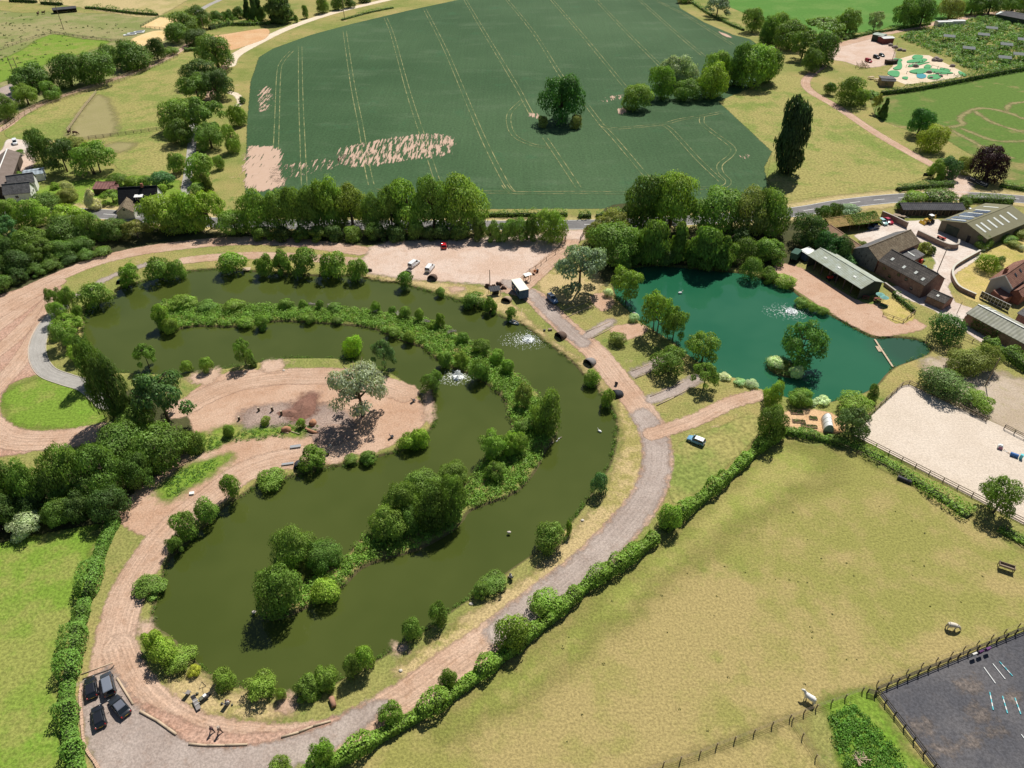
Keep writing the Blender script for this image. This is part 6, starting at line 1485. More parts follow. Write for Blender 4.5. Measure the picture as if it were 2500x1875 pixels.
boat('small grey rowing boat moored under a bank bush by the cabin', (G(1258, 782)[0] - .3, G(1258, 782)[1] - .6), -.6, 3.0, 1.3, mat('grey boat paint', (.30, .35, .40), .5))
boat('small white punt moored on the teal pond bank', (G(1540, 768)[0] + 1.2, G(1540, 768)[1] + .3), -.7, 2.2, 1.2, WHITE, 'punt')
o = thing('jetty', 'small timber jetty at the north shore under a round bush', 'jetty', (*G(602, 657), -.2), .15)
for k in range(6): MB().box((-.9 + k * .36, 0, .28), (.32, 1.7, .06)).build('plank', PALEWOOD, o)
for sx in (-.8, .8):
    for sy in (-.7, .7): MB().tube((sx, sy, -1.0), (sx, sy, .24), .07, .07, 7).build('leg', WOOD, o)
o = thing('pond_boom', 'long timber boom closing off the corner of the teal pond', 'boom', (*tD(955, 1265), WATER_Z), ang(tD(955, 1265), tD(1110, 1500)))
Lb = math.hypot(*(np.array(tD(1110, 1500)) - np.array(tD(955, 1265))))
for k in range(5): MB().box((Lb * (k + .5) / 5, 0, .14), (Lb / 5 - .05, .42, .22)).build('float', PALEWOOD, o)
for k in range(6): MB().tube((Lb * k / 5, .3, -.6), (Lb * k / 5, .3, .6), .07, .07, 7).build('stake', WOOD, o)
o = thing('float_raft', 'short pale raft moored beside the pond boom', 'raft', (*tD(990, 1345), WATER_Z), ang(tD(955, 1265), tD(1110, 1500)))
for k in range(3): MB().box((0, -.3 + k * .3, .12), (2.2, .26, .12)).build('plank', PALEWOOD, o)
CH = CANV['olive']
def chair(label, p, rz, c=None, bed=False):
    o = thing('bed_chair' if bed else 'fishing_chair', label, 'chair', (*p, 0), rz)
    Ls = 1.9 if bed else .55
    MB().box((0, 0, .38), (Ls, .62, .08)).build('seat', c or CH, o)
    MB().box((-Ls / 2 - .12, 0, .7), (.08, .62, .72), ry=-.35).build('backrest', c or CH, o)
    for sx in (-1, 1):
        for sy in (-1, 1): MB().tube((sx * Ls * .42, sy * .27, 0), (sx * Ls * .42, sy * .27, .36), .025, .025, 6).build('leg', BLACKM, o)
    return o
gz2 = lambda x, y: G(430 + x / 11.06, 1640 + y / 11.06)
chair('empty grey folding chair on the straw bank', gz2(345, 590), 1.2, CANV['grey'])
chair('reclined angler bed chair lying below the folding chair', gz2(570, 910), -.9, CANV['grey'], True)
o = thing('tackle_barrow', 'loaded tackle barrow with a white box on the straw bank', 'barrow', (*gz2(770, 740), 0), .8)
MB().box((0, 0, .45), (1.3, .7, .1)).build('bed', BLACKM, o)
MB().box((.2, 0, .68), (.45, .4, .35)).build('cool_box', WHITE, o)
MB().box((-.35, 0, .62), (.5, .55, .25)).build('bag', CANV['olive'], o)
MB().tube((.75, -.1, .25), (.75, .1, .25), .25, .25, 12).build('wheel', RUBBER, o)
for s in (-1, 1): bar('handle', STEEL, (-.6, s * .3, .45), (-1.4, s * .3, .75), .04, .04, o)
for k, (x, y, s) in enumerate(((575, 600, .4), (880, 590, .35), (935, 610, .35), (1245, 870, .35), (1515, 900, .3))):
    MB2 = MB(); MB2.blob((0, 0, s * .45), (s * .6, s * .45, s * .45), k, .12)
    q = MB2.build('tackle_bag', CANV[('olive', 'black')[k % 2]], None, True); q.location = (*gz2(x, y), 0)
    tag(q, 'dark tackle bag dropped on the straw bank', 'bag', 'tackle bags on the straw bank')
def net(p, rz):
    o = thing('landing_net', 'triangular landing net lying on the straw bank', 'net', (*p, .03), rz)
    m = MB(); q = [(0, -.5), (0, .5), (.95, 0)]
    for a, b in zip(q, q[1:] + q[:1]): m.tube((*a, .04), (*b, .04), .025, .025, 5)
    m.build('frame', BLACKM, o); bar('handle', BLACKM, (0, 0, .04), (-1.5, 0, .04), .03, .03, o)
net(gz2(715, 430), 2.0)
for k, (p, rz, lab) in enumerate(((G(1011, 980), .6, 'dark chair and rod rest at the peninsula tip'), (G(958, 1068), .4, 'dark chair beside the bright peninsula bush'), (G(1505, 938), 1.2, 'dark chair beside the black dome tent'))):
    chair(lab, p, rz, CANV['black'])
for lab, p, s, c in (('brown gear box on grass above the fountain', G(1343, 806), (.9, .6, .4), WOOD), ('small dark gear box beside the brown gear box', G(1329, 808), (.5, .4, .35), BLACKM), ('grey plank bench on the pink track by the lake', G(703, 1134), (2.2, .5, .25), STEEL), ('pale crate pile beside the peninsula bush', G(722, 1092), (2.0, .7, .3), STEEL), ('dark bin at the foot of the peninsula shadow', G(801, 1110), (.5, .5, .7), BLACKM), ('white box on the track below the shady wood', G(469, 1206), (.8, .6, .3), WHITE)):
    o = thing('gear_box' if 'box' in lab else ('bench' if 'bench' in lab else ('crate_pile' if 'crate' in lab else 'bin')), lab, 'box' if 'box' in lab else lab.split()[2], (*p, 0), .2)
    MB().box((0, 0, s[2] / 2), s).build('case', c, o); MB().box((0, 0, s[2] + .03), (s[0] * 1.04, s[1] * 1.04, .05)).build('lid', c, o)

# --- timber baulks, logs, kerbs
def log(name, label, pts, r, m=PALEWOOD, cat='log', group=None):
    o = thing(name, label, cat, (*pts[0], 0), 0, group)
    for i, (a, b) in enumerate(zip(pts, pts[1:])):
        MB().tube((a[0] - pts[0][0], a[1] - pts[0][1], r * .85), (b[0] - pts[0][0], b[1] - pts[0][1], r * .85), r, r * random.uniform(.85, 1.0), 9).build('trunk', m, o, True)
    return o
log('barrier_log', 'straight log beside the people carrier', [tL(990, 905), tL(1125, 1125)], .16)
log('barrier_log', 'jointed logs edging the raked red earth', [tL(1185, 1185), tL(1330, 1265), tL(1420, 1330), tL(1490, 1380)], .2)
log('barrier_log', 'logs below the two walkers', [tL(1595, 1460), tL(1750, 1472), tL(1900, 1470), tL(2090, 1463)], .17)
log('barrier_log', 'curving logs where raked earth meets the gravel', [tM(235, 1402), tM(380, 1360), tM(500, 1310), tM(650, 1265)], .17)
log('barrier_rail', 'low timber barrier at the head of the parked cars', [tL(690, 870), tL(955, 772)], .09)
log('barrier_rail', 'dark timber kerb in front of the parked cars', [tL(700, 912), tL(940, 826), tL(965, 795)], .1, DWOOD)
log('sawn_log', 'thick reddish sawn log on the grass by the pink track', [tM(655, 1075), tM(680, 1150)], .42, mat('red sawn log', (.36, .20, .13), .9, .2, 4))
SST = mat('sandstone block', (.55, .37, .27), .9, .2, 3, .3)
kb = thing('stone_kerb', 'row of rough sandstone kerb blocks along the gravel yard', 'kerb', (*tL(690, 950), 0))
p0 = tL(690, 950)
KL = smooth([tL(690, 950), tL(680, 1060), tL(690, 1200), tL(705, 1400), tL(740, 1520), tL(810, 1620), tL(860, 1720)], False, 8)
for k in range(0, len(KL) - 1, 1):
    a, b = KL[k], KL[k + 1]
    d = math.hypot(*(b - a))
    MB().box(((a[0] + b[0]) / 2 - p0[0], (a[1] + b[1]) / 2 - p0[1], .12), (d - .04, random.uniform(.28, .42), random.uniform(.22, .34)), rz=ang(a, b)).build('block', SST, kb)
for k, (a, b, lab) in enumerate(((tE(660, 1215), tE(860, 1125), 'upper timber edging of the first gravel bay'), (tE(705, 1270), tE(890, 1170), 'lower timber edging of the first gravel bay'), (tE(1045, 1545), tE(1190, 1485), 'upper timber edging of the second gravel bay'), (tE(1075, 1605), tE(1210, 1545), 'lower timber edging of the second gravel bay'),
                  (tE(440, 1045), tE(680, 955), 'upper timber edging of the bay under the willow'), (tE(490, 1090), tE(720, 990), 'lower timber edging of the bay under the willow'))):
    log('bay_edging', lab, [a, b], .1, PALEWOOD, 'edging')
tG = tile(1240, 930)
log('bay_edging', 'timber edging of the third gravel bay', [tG(1255, 210), tG(1400, 140), tG(1540, 60)], .12, PALEWOOD, 'edging')
log('bay_edging', 'upper timber edging of the third gravel bay', [tG(1200, 135), tG(1340, 70), tG(1480, 10)], .1, PALEWOOD, 'edging')
ck = mat('pale kerb', (.5, .45, .38), .9, .15, 3)
L = smooth(GP([(150,752),(118,785),(98,820),(91,850),(96,882),(118,910),(165,928),(215,945),(262,988)]), False, 5)
for off, lab in ((1.85, 'inner pale kerb of the concrete path'), (-1.85, 'outer pale kerb of the concrete path')):
    K = offset_line(L, off)
    o = thing('path_kerb', lab, 'kerb', (*K[0], 0))
    for a, b in zip(K, K[1:]): bar('kerbstone', ck, (a[0] - K[0][0], a[1] - K[0][1], .05), (b[0] - K[0][0], b[1] - K[0][1], .05), .16, .16, o)
# felled timber and spoil on the peninsula
RW = mat('fresh cut wood', (.42, .21, .12), .9, .25, 4)
dz = lambda x, y: G(540 + x / 6.9125, 940 + y / 6.9125)
log('felled_log', 'reddish felled trunk at the edge of the spoil', [dz(1430, 755), dz(1530, 800), dz(1640, 830)], .32, RW)
log('felled_branch', 'pale stripped branch lying in the weeds', [dz(1030, 800), dz(1140, 820)], .12, PALEWOOD)
log('felled_branch', 'long pale branch beside the red stump', [dz(1180, 790), dz(1330, 835)], .12, PALEWOOD)
log('felled_branch', 'pale branch below the felled trunk', [dz(1490, 850), dz(1640, 855)], .12, PALEWOOD)
log('felled_branch', 'short grey stick on the weed strip', [dz(860, 850), dz(930, 870)], .08, PALEWOOD)
def lump(name, label, cat, p, r, m, seed, jit=.22, nu=10, nv=6):
    q = MB().blob((0, 0, r[2] * .25), r, seed, jit, nu, nv).build(name, m, None, True)
    q.location = (*p, 0)
    return tag(q, label, cat)
lump('root_plate', 'upturned reddish root plate on the weed strip', 'stump', dz(1100, 770), (1.0, .8, .8), RW, 3)
lump('tree_stump', 'orange cut stump beside the spoil heap', 'stump', dz(1550, 660), (.8, .8, .9), RW, 4, .3)
def heap(name, label, p, rx, ry, h, m, seed):
    xs = np.linspace(-1.25, 1.25, 40)
    X, Y = np.meshgrid(xs, xs)
    r_ = np.random.default_rng(seed)
    R2 = np.sqrt(X ** 2 + Y ** 2)
    Z = np.clip(1 - R2, 0, 1) ** 0.9
    for _ in range(26):
        a, b, s_ = r_.uniform(-.9, .9), r_.uniform(-.9, .9), r_.uniform(.08, .3)
        Z += r_.uniform(-.16, .2) * np.exp(-((X - a) ** 2 + (Y - b) ** 2) / s_ ** 2) * np.clip(1.15 - R2, 0, 1)
    me = grid_mesh(name, xs * rx, xs * ry, np.where(R2 < 1.15, Z * h, 0) - .05, (R2 < 1.2), {'sd': (1.0 - R2) * min(rx, ry)})
    q = link(name, me, None, m); q.location = (*p, 0)
    return tag(q, label, 'heap')
mm = soil('heap earth', (.31, .215, .17), (.35, .25, .20), (.24, .15, .115), (.5, 1.0, .8), 0, 3, .3)
heap('spoil_heap', 'broad brown spoil heap beside the willow shadow', dz(1900, 840), 4.6, 3.4, 1.3, mm, 5)
mk = soil('dark heap earth', (.20, .105, .078), (.25, .14, .105), (.14, .068, .05), (.5, 1.2, .8), 0, 3, .3)
heap('earth_heap', 'dark red heap of dug earth on the peninsula', dz(1400, 400), 2.6, 4.2, .9, mk, 6)
heap('earth_heap', 'low dark rubble ridge beside the dug earth', dz(1180, 480), 3.4, 1.4, .7, mk, 7)
for k, (x, y) in enumerate(((305, 590), (1020, 510), (640, 440), (870, 440))):
    o = thing('marker_stump', 'grey cut stump standing in the grey spoil', 'stump', (*dz(x, y), 0), k, 'stumps in the grey spoil')
    MB().tube((0, 0, -.1), (.08, 0, .9 + .2 * (k % 2)), .28, .22, 9).build('wood', BARK, o); MB().tube((.08, 0, .9 + .2 * (k % 2)), (.082, 0, .93 + .2 * (k % 2)), .2, .2, 9).build('cut_face', PALEWOOD, o)
one(px(540, 940, 6.9125), (680, 500, 850, 690), 'stump_regrowth', 'leafy stump with yellow cut tops in the grey spoil', 'bush', (.13, .17, .03), cat='bush')
one(px(540, 940, 6.9125), (1290, 530, 1440, 740), 'spoil_bush', 'bright bush between stumps and dug earth', 'bush', GRN, cat='bush')
one(px(540, 940, 6.9125), (50, 680, 220, 890), 'strip_bush', 'dark bush on the weed strip near the wood', 'bush', MID, cat='bush')
# ------------------------------------------------------------------ fountains
FOAM_GLINT = mat('white foam and glint', (.88, .90, .90), .45, .05, 4)
def fountain(label, p, r, seed, spread, hgt):
    o = thing('fountain', label, 'fountain', (*p, WATER_Z))
    rr = np.random.default_rng(seed)
    m = MB()
    for k in range(90):
        a, d = rr.uniform(0, 6.28), r * rr.random() ** .7
        s = rr.uniform(.18, .42) * (1.3 - d / r * .7)
        m.blob((math.cos(a) * d, math.sin(a) * d * .75, .02), (s, s, s * .5), k, .2, 6, 4)
    m.build('foam', FOAM_GLINT, o)
    m = MB()
    for k in range(170):
        a, v = rr.uniform(0, 6.28), rr.random()
        d = r * 1.1 * v
        z = hgt * (1 - v * v) * rr.uniform(.5, 1)
        s = rr.uniform(.05, .11)
        m.blob((math.cos(a) * d, math.sin(a) * d, z), (s, s, s * 1.4), k, .1, 5, 3)
    q = m.build('spray', FOAM_GLINT, o); q['kind'] = 'stuff'
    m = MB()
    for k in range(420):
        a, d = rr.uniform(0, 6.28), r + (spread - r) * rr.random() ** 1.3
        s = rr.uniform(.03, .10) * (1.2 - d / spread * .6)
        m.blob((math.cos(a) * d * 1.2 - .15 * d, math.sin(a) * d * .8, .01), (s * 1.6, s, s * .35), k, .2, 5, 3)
    q = m.build('ripple_glints', FOAM_GLINT, o); q['kind'] = 'stuff'  # white flecks stand in for glints and splash on the ripples
    MB().tube((0, 0, -.2), (0, 0, .25), .18, .14, 10).build('nozzle', BLACKM, o)
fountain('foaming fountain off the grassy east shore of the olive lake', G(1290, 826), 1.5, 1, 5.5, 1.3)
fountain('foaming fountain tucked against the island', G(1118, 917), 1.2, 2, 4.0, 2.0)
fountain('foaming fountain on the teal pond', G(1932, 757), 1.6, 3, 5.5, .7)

# ------------------------------------------------------------------ animals and people
def skinned(verts, edges, radii, root, sub=1, fat=1.35):
    me = bpy.data.meshes.new('skin')
    me.from_pydata(verts, edges, [])
    ob = bpy.data.objects.new('skin', me); col.objects.link(ob)
    ob.modifiers.new('skin', 'SKIN').use_smooth_shade = True
    for d, r in zip(me.skin_vertices[0].data, radii): d.radius = (r * fat, r * fat)
    me.skin_vertices[0].data[root].use_root = True
    s = ob.modifiers.new('sub', 'SUBSURF'); s.levels = s.render_levels = sub
    bpy.context.view_layer.update()
    dg = bpy.context.evaluated_depsgraph_get()
    out = bpy.data.meshes.new_from_object(ob.evaluated_get(dg))
    bpy.data.objects.remove(ob)
    return out
def chain(V, E, Rd, start, pts):
    p = start
    for q, r in pts:
        V.append(q); Rd.append(r); E.append((p, len(V) - 1)); p = len(V) - 1
    return p
def horse_mesh(graze):
    V, E, Rd = [(-.15, 0, 1.12)], [], [.30]
    chest = chain(V, E, Rd, 0, [((.3, 0, 1.10), .31), ((.55, 0, 1.14), .27)])
    rump = chain(V, E, Rd, 0, [((-.5, 0, 1.16), .30), ((-.72, 0, 1.12), .22)])
    if graze: neck = [((.85, 0, 1.0), .17), ((1.12, 0, .66), .13), ((1.25, 0, .40), .12), ((1.38, 0, .20), .085), ((1.45, 0, .08), .06)]
    else: neck = [((.80, 0, 1.34), .18), ((1.02, 0, 1.62), .13), ((1.14, 0, 1.74), .12), ((1.36, 0, 1.60), .09), ((1.50, 0, 1.50), .06)]
    chain(V, E, Rd, chest, neck)
    hp = len(V) - 3
    for s in (-1, 1):
        b = V[hp]
        chain(V, E, Rd, hp, [((b[0] - .06, s * .08, b[2] + .16), .03)])
        chain(V, E, Rd, chest, [((.52 + .06 * s, s * .17, .85), .12), ((.54 + .10 * s, s * .17, .46), .065), ((.52 + .12 * s, s * .17, .12), .045), ((.56 + .12 * s, s * .17, .03), .06)])
        chain(V, E, Rd, rump - 1, [((-.52 - .06 * s, s * .17, .86), .15), ((-.68 - .08 * s, s * .17, .52), .075), ((-.62 - .08 * s, s * .17, .12), .048), ((-.58 - .08 * s, s * .17, .03), .06)])
    me = skinned(V, E, Rd, 0)
    return me
def horse(label, p, rz, c, mane, graze, k=1.0):
    o = thing('horse', label, 'horse', (*p, 0), rz)
    link('body', horse_mesh(graze), o, mat('coat %.2f' % c[0], c, .75, .15, 2))
    m = MB()
    for i in range(6):
        a = (-.78 - .02 * i, 0, 1.16 - .14 * i)
        m.tube(a, (a[0] - .03, 0, a[2] - .15), .06, .05, 6)
    m.build('tail', mat('hair %.2f' % mane[0], mane, .9, .2, 8), o)
    m = MB()
    q = [(.62, 1.38), (.85, 1.18), (1.05, .84), (1.18, .58)] if graze else [(.55, 1.42), (.74, 1.56), (.92, 1.74), (1.04, 1.86)]
    for a, b in zip(q, q[1:]): m.tube((a[0], 0, a[1]), (b[0], 0, b[1]), .05, .05, 5)
    m.build('mane', mat('hair %.2f' % mane[0], mane, .9, .2, 8), o)
    o.scale = (k, k, k)
horse('white horse standing by the wire fence with head raised', tB(395, 1095), rad(140), (.74, .72, .68), (.55, .53, .5), False)
horse('pale horse grazing beside the black arena fence', tB(1592, 487), rad(-12), (.62, .56, .47), (.40, .33, .26), True)
horse('brown horse grazing at the foot of the pale rail fence', zl(1275, 340), rad(10), (.10, .045, .03), (.03, .02, .015), True, 1.05)
horse('dark brown horse standing beside the grazing brown horse', zl(1180, 325), rad(80), (.09, .045, .03), (.03, .02, .015), False, 1.05)
horse('bay horse standing on the worn patch of the far pasture', G(94, 37), rad(90), (.10, .05, .035), (.03, .02, .015), False, 1.2)
horse('bay horse walking on the worn patch of the far pasture', G(107, 35), rad(5), (.10, .05, .035), (.03, .02, .015), False, 1.2)
def person_mesh(pose):
    V, E, Rd = [(0, 0, .96)], [], [.15]
    z = 0 if pose == 'walk' else -.5
    V[0] = (0, 0, .96 + z)
    lean = .04 if pose == 'walk' else .02
    ch = chain(V, E, Rd, 0, [((0, 0, 1.14 + z), .145), ((lean, 0, 1.36 + z), .165)])
    nk = chain(V, E, Rd, ch, [((lean, 0, 1.50 + z), .07), ((lean + .02, 0, 1.58 + z), .085), ((lean + .02, 0, 1.68 + z), .105), ((lean + .01, 0, 1.76 + z), .08)])
    chain(V, E, Rd, nk - 1, [((lean + .13, 0, 1.66 + z), .02)])
    for s in (-1, 1):
        st = .22 * s if pose == 'walk' else 0
        sh = chain(V, E, Rd, ch, [((lean, s * .19, 1.40 + z), .075)])
        if pose == 'walk': arm = [((lean - st * .4, s * .25, 1.14), .05), ((lean - st * .4 + .10, s * .25, .92), .04), ((lean - st * .4 + .12, s * .25, .86), .042)]
        else: arm = [((.06, s * .25, .66), .05), ((.30, s * .17, .60), .04), ((.36, s * .14, .60), .042)]
        hd = chain(V, E, Rd, sh, arm)
        h = Vector(V[hd])
        for q in range(4):
            d = Vector((.05, (q - 1.5) * .022, -.055)) if pose == 'walk' else Vector((.07, (q - 1.5) * .022, -.02))
            chain(V, E, Rd, hd, [(tuple(h + d), .009), (tuple(h + d * (1.5 + .1 * (q % 3)) + Vector((-.01, 0, -.01))), .008)])
        chain(V, E, Rd, hd, [(tuple(h + Vector((.03, -s * .045, -.01))), .01), (tuple(h + Vector((.06, -s * .06, -.03))), .009)])
        hip = chain(V, E, Rd, 0, [((0, s * .10, .90 + z), .115)])
        if pose == 'walk': leg = [((st * .6, s * .11, .50), .075), ((st * (1.2 if st > 0 else 1.7), s * .11, .09), .05), ((st * (1.2 if st > 0 else 1.7) + .06, s * .11, .05), .05), ((st * (1.2 if st > 0 else 1.7) + .17, s * .12, .035), .04)]
        else: leg = [((.42, s * .14, .46), .08), ((.46, s * .14, .09), .05), ((.52, s * .14, .05), .05), ((.62, s * .15, .035), .04)]
        chain(V, E, Rd, hip, leg)
    return skinned(V, E, Rd, 0)
SKIN = mat('skin', (.50, .30, .21), .6, .06, 4)
def person(label, p, rz, pose, top, legs, hair, hat=None):
    o = thing('person', label, 'person', (*p, 0), rz)
    me = person_mesh(pose)
    z = 0 if pose == 'walk' else -.5
    for m in (SKIN, top, legs, hair, RUBBER): me.materials.append(m)
    for f in me.polygons:
        c = f.center
        sleeve = abs(c.y) > .16 and c.z > 1.02 + z * .9 and c.x < .2
        if c.z > 1.70 + z or (c.z > 1.60 + z and c.x < .02): i = 3
        elif c.z > 1.47 + z: i = 0
        elif c.z < .085: i = 4
        elif sleeve or (c.z > .98 + z and abs(c.y) <= .2 and c.x < .17): i = 1
        elif abs(c.y) > .2 or (pose == 'sit' and c.z > .57 and c.x > .2): i = 0
        else: i = 2
        f.material_index = i
    link('body', me, o)
    if hat:
        MB().tube((.04, 0, 1.73 + z), (.04, 0, 1.82 + z), .13, .10, 12).tube((.06, 0, 1.725 + z), (.06, 0, 1.735 + z), .2, .2, 12).build('hat', hat, o)
    return o
HAIR = mat('brown hair', (.06, .04, .03), .8)
sh1, sh2, tr1, tr2 = mat('mauve shirt', (.22, .14, .16), .85), mat('grey brown shirt', (.27, .20, .17), .85), mat('dark trousers', (.035, .035, .045), .85), mat('brown shorts', (.12, .08, .06), .85)
person('walker in a mauve top and dark trousers on the raked earth', tL(1795, 1358), rad(-20), 'walk', sh1, tr1, HAIR)
person('walker in a grey-brown top behind the mauve walker', tL(1862, 1362), rad(-15), 'walk', sh2, tr2, HAIR, mat('pale cap', (.42, .34, .28), .8))
c = chair('chair under the angler in a white shirt', gz2(1390, 880), rad(70), CANV['grey'])
person('seated angler in a white shirt on the straw bank', (gz2(1390, 880)[0], gz2(1390, 880)[1]), rad(70), 'sit', mat('white shirt', (.75, .75, .75), .8), tr1, HAIR)
c = chair('chair under the angler in a white top', tC(22, 62), rad(130), CANV['black'])
person('seated angler in a white top beside the bank bush', tC(22, 62), rad(130), 'sit', mat('white shirt', (.75, .75, .75), .8), tr1, HAIR, BLACKM)
def bird(label, p, rz, m, k, name='swan', neck=True):
    o = thing(name, label, 'bird', (*p, WATER_Z), rz)
    V, E, Rd = [(0, 0, .14)], [], [.2]
    chain(V, E, Rd, 0, [((-.3, 0, .17), .16), ((-.5, 0, .24), .06)])
    chain(V, E, Rd, 0, [((.28, 0, .18), .13), ((.42, 0, .34), .055), ((.40, 0, .56 if neck else .40), .045), ((.46, 0, .68 if neck else .44), .055), ((.58, 0, .66 if neck else .42), .028)])
    link('body', skinned(V, E, Rd, 0), o, m)
    MB().tube((.57, 0, .655 if neck else .415), (.68, 0, .63 if neck else .40), .025, .012, 6).build('beak', mat('orange beak', (.6, .22, .03), .5), o)
    o.scale = (k, k, k)
bird('white swan gliding on the teal pond', G(1661, 713), .2, WHITE, 1.25)
bird('white swan near the east bank of the olive lake', tG(775, 415), 2.4, WHITE, 1.0)
DUCK = mat('duck plumage', (.32, .26, .20), .8, .3, 8)
for k, (x, y) in enumerate(((345, 522), (362, 515), (378, 510), (412, 497), (422, 488), (432, 475), (448, 466))):
    bird('small duck swimming in a line off the island willow', tG(x, y), .6, WHITE if k % 2 else DUCK, .5, 'duck', False)
for ob in [q for q in bpy.data.objects if q.name.split('.')[0] == 'duck']: ob['group'] = 'ducks off the island willow'
# ------------------------------------------------------------------ arena and paddock things
BLUEP, TEALP, MAG = mat('blue paint', (.05, .16, .42), .5), mat('teal paint', (.12, .55, .62), .5), mat('magenta paint', (.42, .04, .16), .5)
for k, (a, b, c) in enumerate((((1870, 812), (1968, 948), 0), ((1945, 782), (2050, 912), 0), ((2002, 765), (2112, 885), 1), ((1920, 1022), (1950, 1172), 1), ((2028, 1055), (2070, 1200), 1), ((2132, 1070), (2182, 1208), 1), ((2185, 1378), (2240, 1450), 0))):
    p, q = Vector((*tB(*a), .1)), Vector((*tB(*b), .1))
    lab = ('plain white trotting pole lying on the black arena', 'blue and white banded trotting pole lying on the black arena')[c]
    o = thing('trotting_pole', lab, 'pole', p, 0, ('white trotting poles', 'banded trotting poles')[c])
    d = q - p
    for i in range(5): MB().tube(d * (i / 5), d * ((i + 1) / 5), .08, .08, 8).build('band', (TEALP if (c and i % 2 == 0) else WHITE), o)
for k, (x, y, m) in enumerate(((1770, 700, mat('pale rug', (.62, .60, .56), .9)), (1825, 680, mat('purple rug', (.09, .03, .10), .9)), (1885, 655, mat('violet rug', (.15, .06, .18), .9)))):
    a = tB(x, y + 30)
    o = thing('horse_rug', ('pale', 'dark purple', 'violet')[k] + ' rug hung over the black arena fence', 'rug', (*a, 0), ang(tB(965, 1015), tB(2212, 500)))
    MB().box((0, -.1, .85), (.8, .05, .75), rx=.1).box((0, .09, .9), (.8, .05, .6), rx=-.1).build('cloth', m, o)
    MB().box((0, 0, 1.26), (.82, .26, .05)).build('fold', m, o)
aj = tile(2340, 1060, 13.825)
o = thing('jump_block', 'white and magenta jump block on the sand arena', 'jump', (*aj(1380, 470), 0), -.6)
MB().box((0, 0, .35), (.9, .8, .7)).build('base', WHITE, o)
for k in range(3): MB().box((.15 + k * .0, -.42, .15 + k * .22), (.7, .05, .12)).build('slat', MAG, o)
MB().loft([[(-.45, -.4, .7), (.45, -.4, .7), (.45, .4, .7), (-.45, .4, .7)], [(-.2, -.2, .95), (.3, -.2, .95), (.3, .2, .95), (-.2, .2, .95)]]).build('cap', WHITE, o)
o = thing('jump_barrel', 'blue barrel with teal end on the sand arena', 'jump', (*aj(1900, 760), 0), -.62)
MB().tube((-.9, 0, .4), (.5, 0, .4), .38, .38, 14).build('barrel', BLUEP, o)
MB().box((.95, 0, .55), (.5, .5, 1.1)).build('end_block', TEALP, o)
for s in (-.28, .28):
    o = thing('jump_pole', 'thin pole lying between jump block and barrel', 'pole', (*aj(1500, 520 + s * 60), .06), ang(aj(1500, 520), aj(1760, 690)), 'poles between block and barrel')
    MB().tube((0, s, 0), (2.6, s, 0), .05, .05, 8).build('bar', PALEWOOD, o); MB().tube((.3, s, 0), (.9, s, 0), .053, .053, 8).build('band', WHITE, o)
o = thing('field_roller', 'dark ribbed field roller at the edge of the big paddock', 'roller', (*tA(1200, 845), 0), ang(tA(1160, 820), tA(1245, 855)))
MB().tube((-1.2, 0, .38), (1.2, 0, .38), .38, .38, 16).build('drum', mat('roller iron', (.05, .05, .055), .6, .2, 4), o)
for s in (-1.27, 1.27): MB().box((s, .1, .45), (.08, .9, .1)).build('frame_side', DWOOD, o)
MB().box((0, .55, .5), (2.6, .1, .1)).build('frame_bar', DWOOD, o); bar('drawbar', WOOD, (0, .55, .5), (-.4, 1.7, .3), .1, .1, o)
o = thing('hay_feeder', 'grey timber hay feeder standing in the big paddock', 'feeder', (*tA(2050, 1590), 0), ang(tA(1990, 1560), tA(2110, 1600)))
MB().box((0, 0, .75), (2.2, .8, .08)).build('trough_floor', WOOD, o)
for s in (-1, 1): MB().box((0, s * .42, .95), (2.2, .06, .4)).build('trough_side', WOOD, o); MB().box((s * 1.12, 0, .95), (.06, .9, .4)).build('trough_end', WOOD, o)
for sx in (-1, 1):
    for sy in (-1, 1): MB().box((sx * 1.12, sy * .45, .6), (.1, .1, 1.25)).build('leg', WOOD, o)
o = thing('polytunnel', 'short white polytunnel on the vegetable plot', 'polytunnel', (*G(2019, 1040), 0), 1.35)
arc = [(math.cos(math.pi * i / 12) * 1.0, math.sin(math.pi * i / 12) * 1.9) for i in range(13)]
MB().loft([[(x, y, z) for y, z in arc] for x in (-1.9, -.6, .6, 1.9)], False).build('cover', WHITE, o, True)
for x in (-1.9, -.6, .6, 1.9):
    m = MB()
    for a, b in zip(arc, arc[1:]): m.tube((x, *[q * 1.01 for q in a]), (x, *[q * 1.01 for q in b]), .03, .03, 5)
    m.build('hoop', STEEL, o)
for x in (-1.91, 1.91): MB().add([(x, y, z) for y, z in arc], [tuple(range(13))]).build('end_wall', mat('grey film', (.38, .42, .42), .5), o)
for k, (x, y, w, d) in enumerate(((1945, 1008, 2.6, 1.2), (1950, 1030, 2.6, 1.0), (1975, 1042, 3.2, .9), (1985, 1022, 1.6, 1.0))):
    o = thing('raised_bed', 'small planted bed on the vegetable plot', 'bed', (*G(x, y), 0), -.1, 'beds on the vegetable plot')
    for s in (-1, 1): MB().box((0, s * d / 2, .12), (w, .06, .24)).build('board', WOOD, o); MB().box((s * w / 2, 0, .12), (.06, d, .24)).build('board', WOOD, o)
    MB().box((0, 0, .08), (w - .1, d - .1, .14)).build('soil', mk, o)
    r_ = np.random.default_rng(k); n = 160
    q = link('crop', cards(np.stack([r_.uniform(-w / 2, w / 2, n), r_.uniform(-d / 2, d / 2, n), r_.uniform(.15, .45, n)], 1), r_.normal(size=(n, 3)) + np.array([0, 0, 1]), np.full(n, .2), k, r_.random(n)), o); q.color = (.10, .2, .03, 1)
o = thing('brushwood_pile', 'pile of pale cut brushwood among the nettles', 'pile', (*tB(840, 1600), 0), .4)
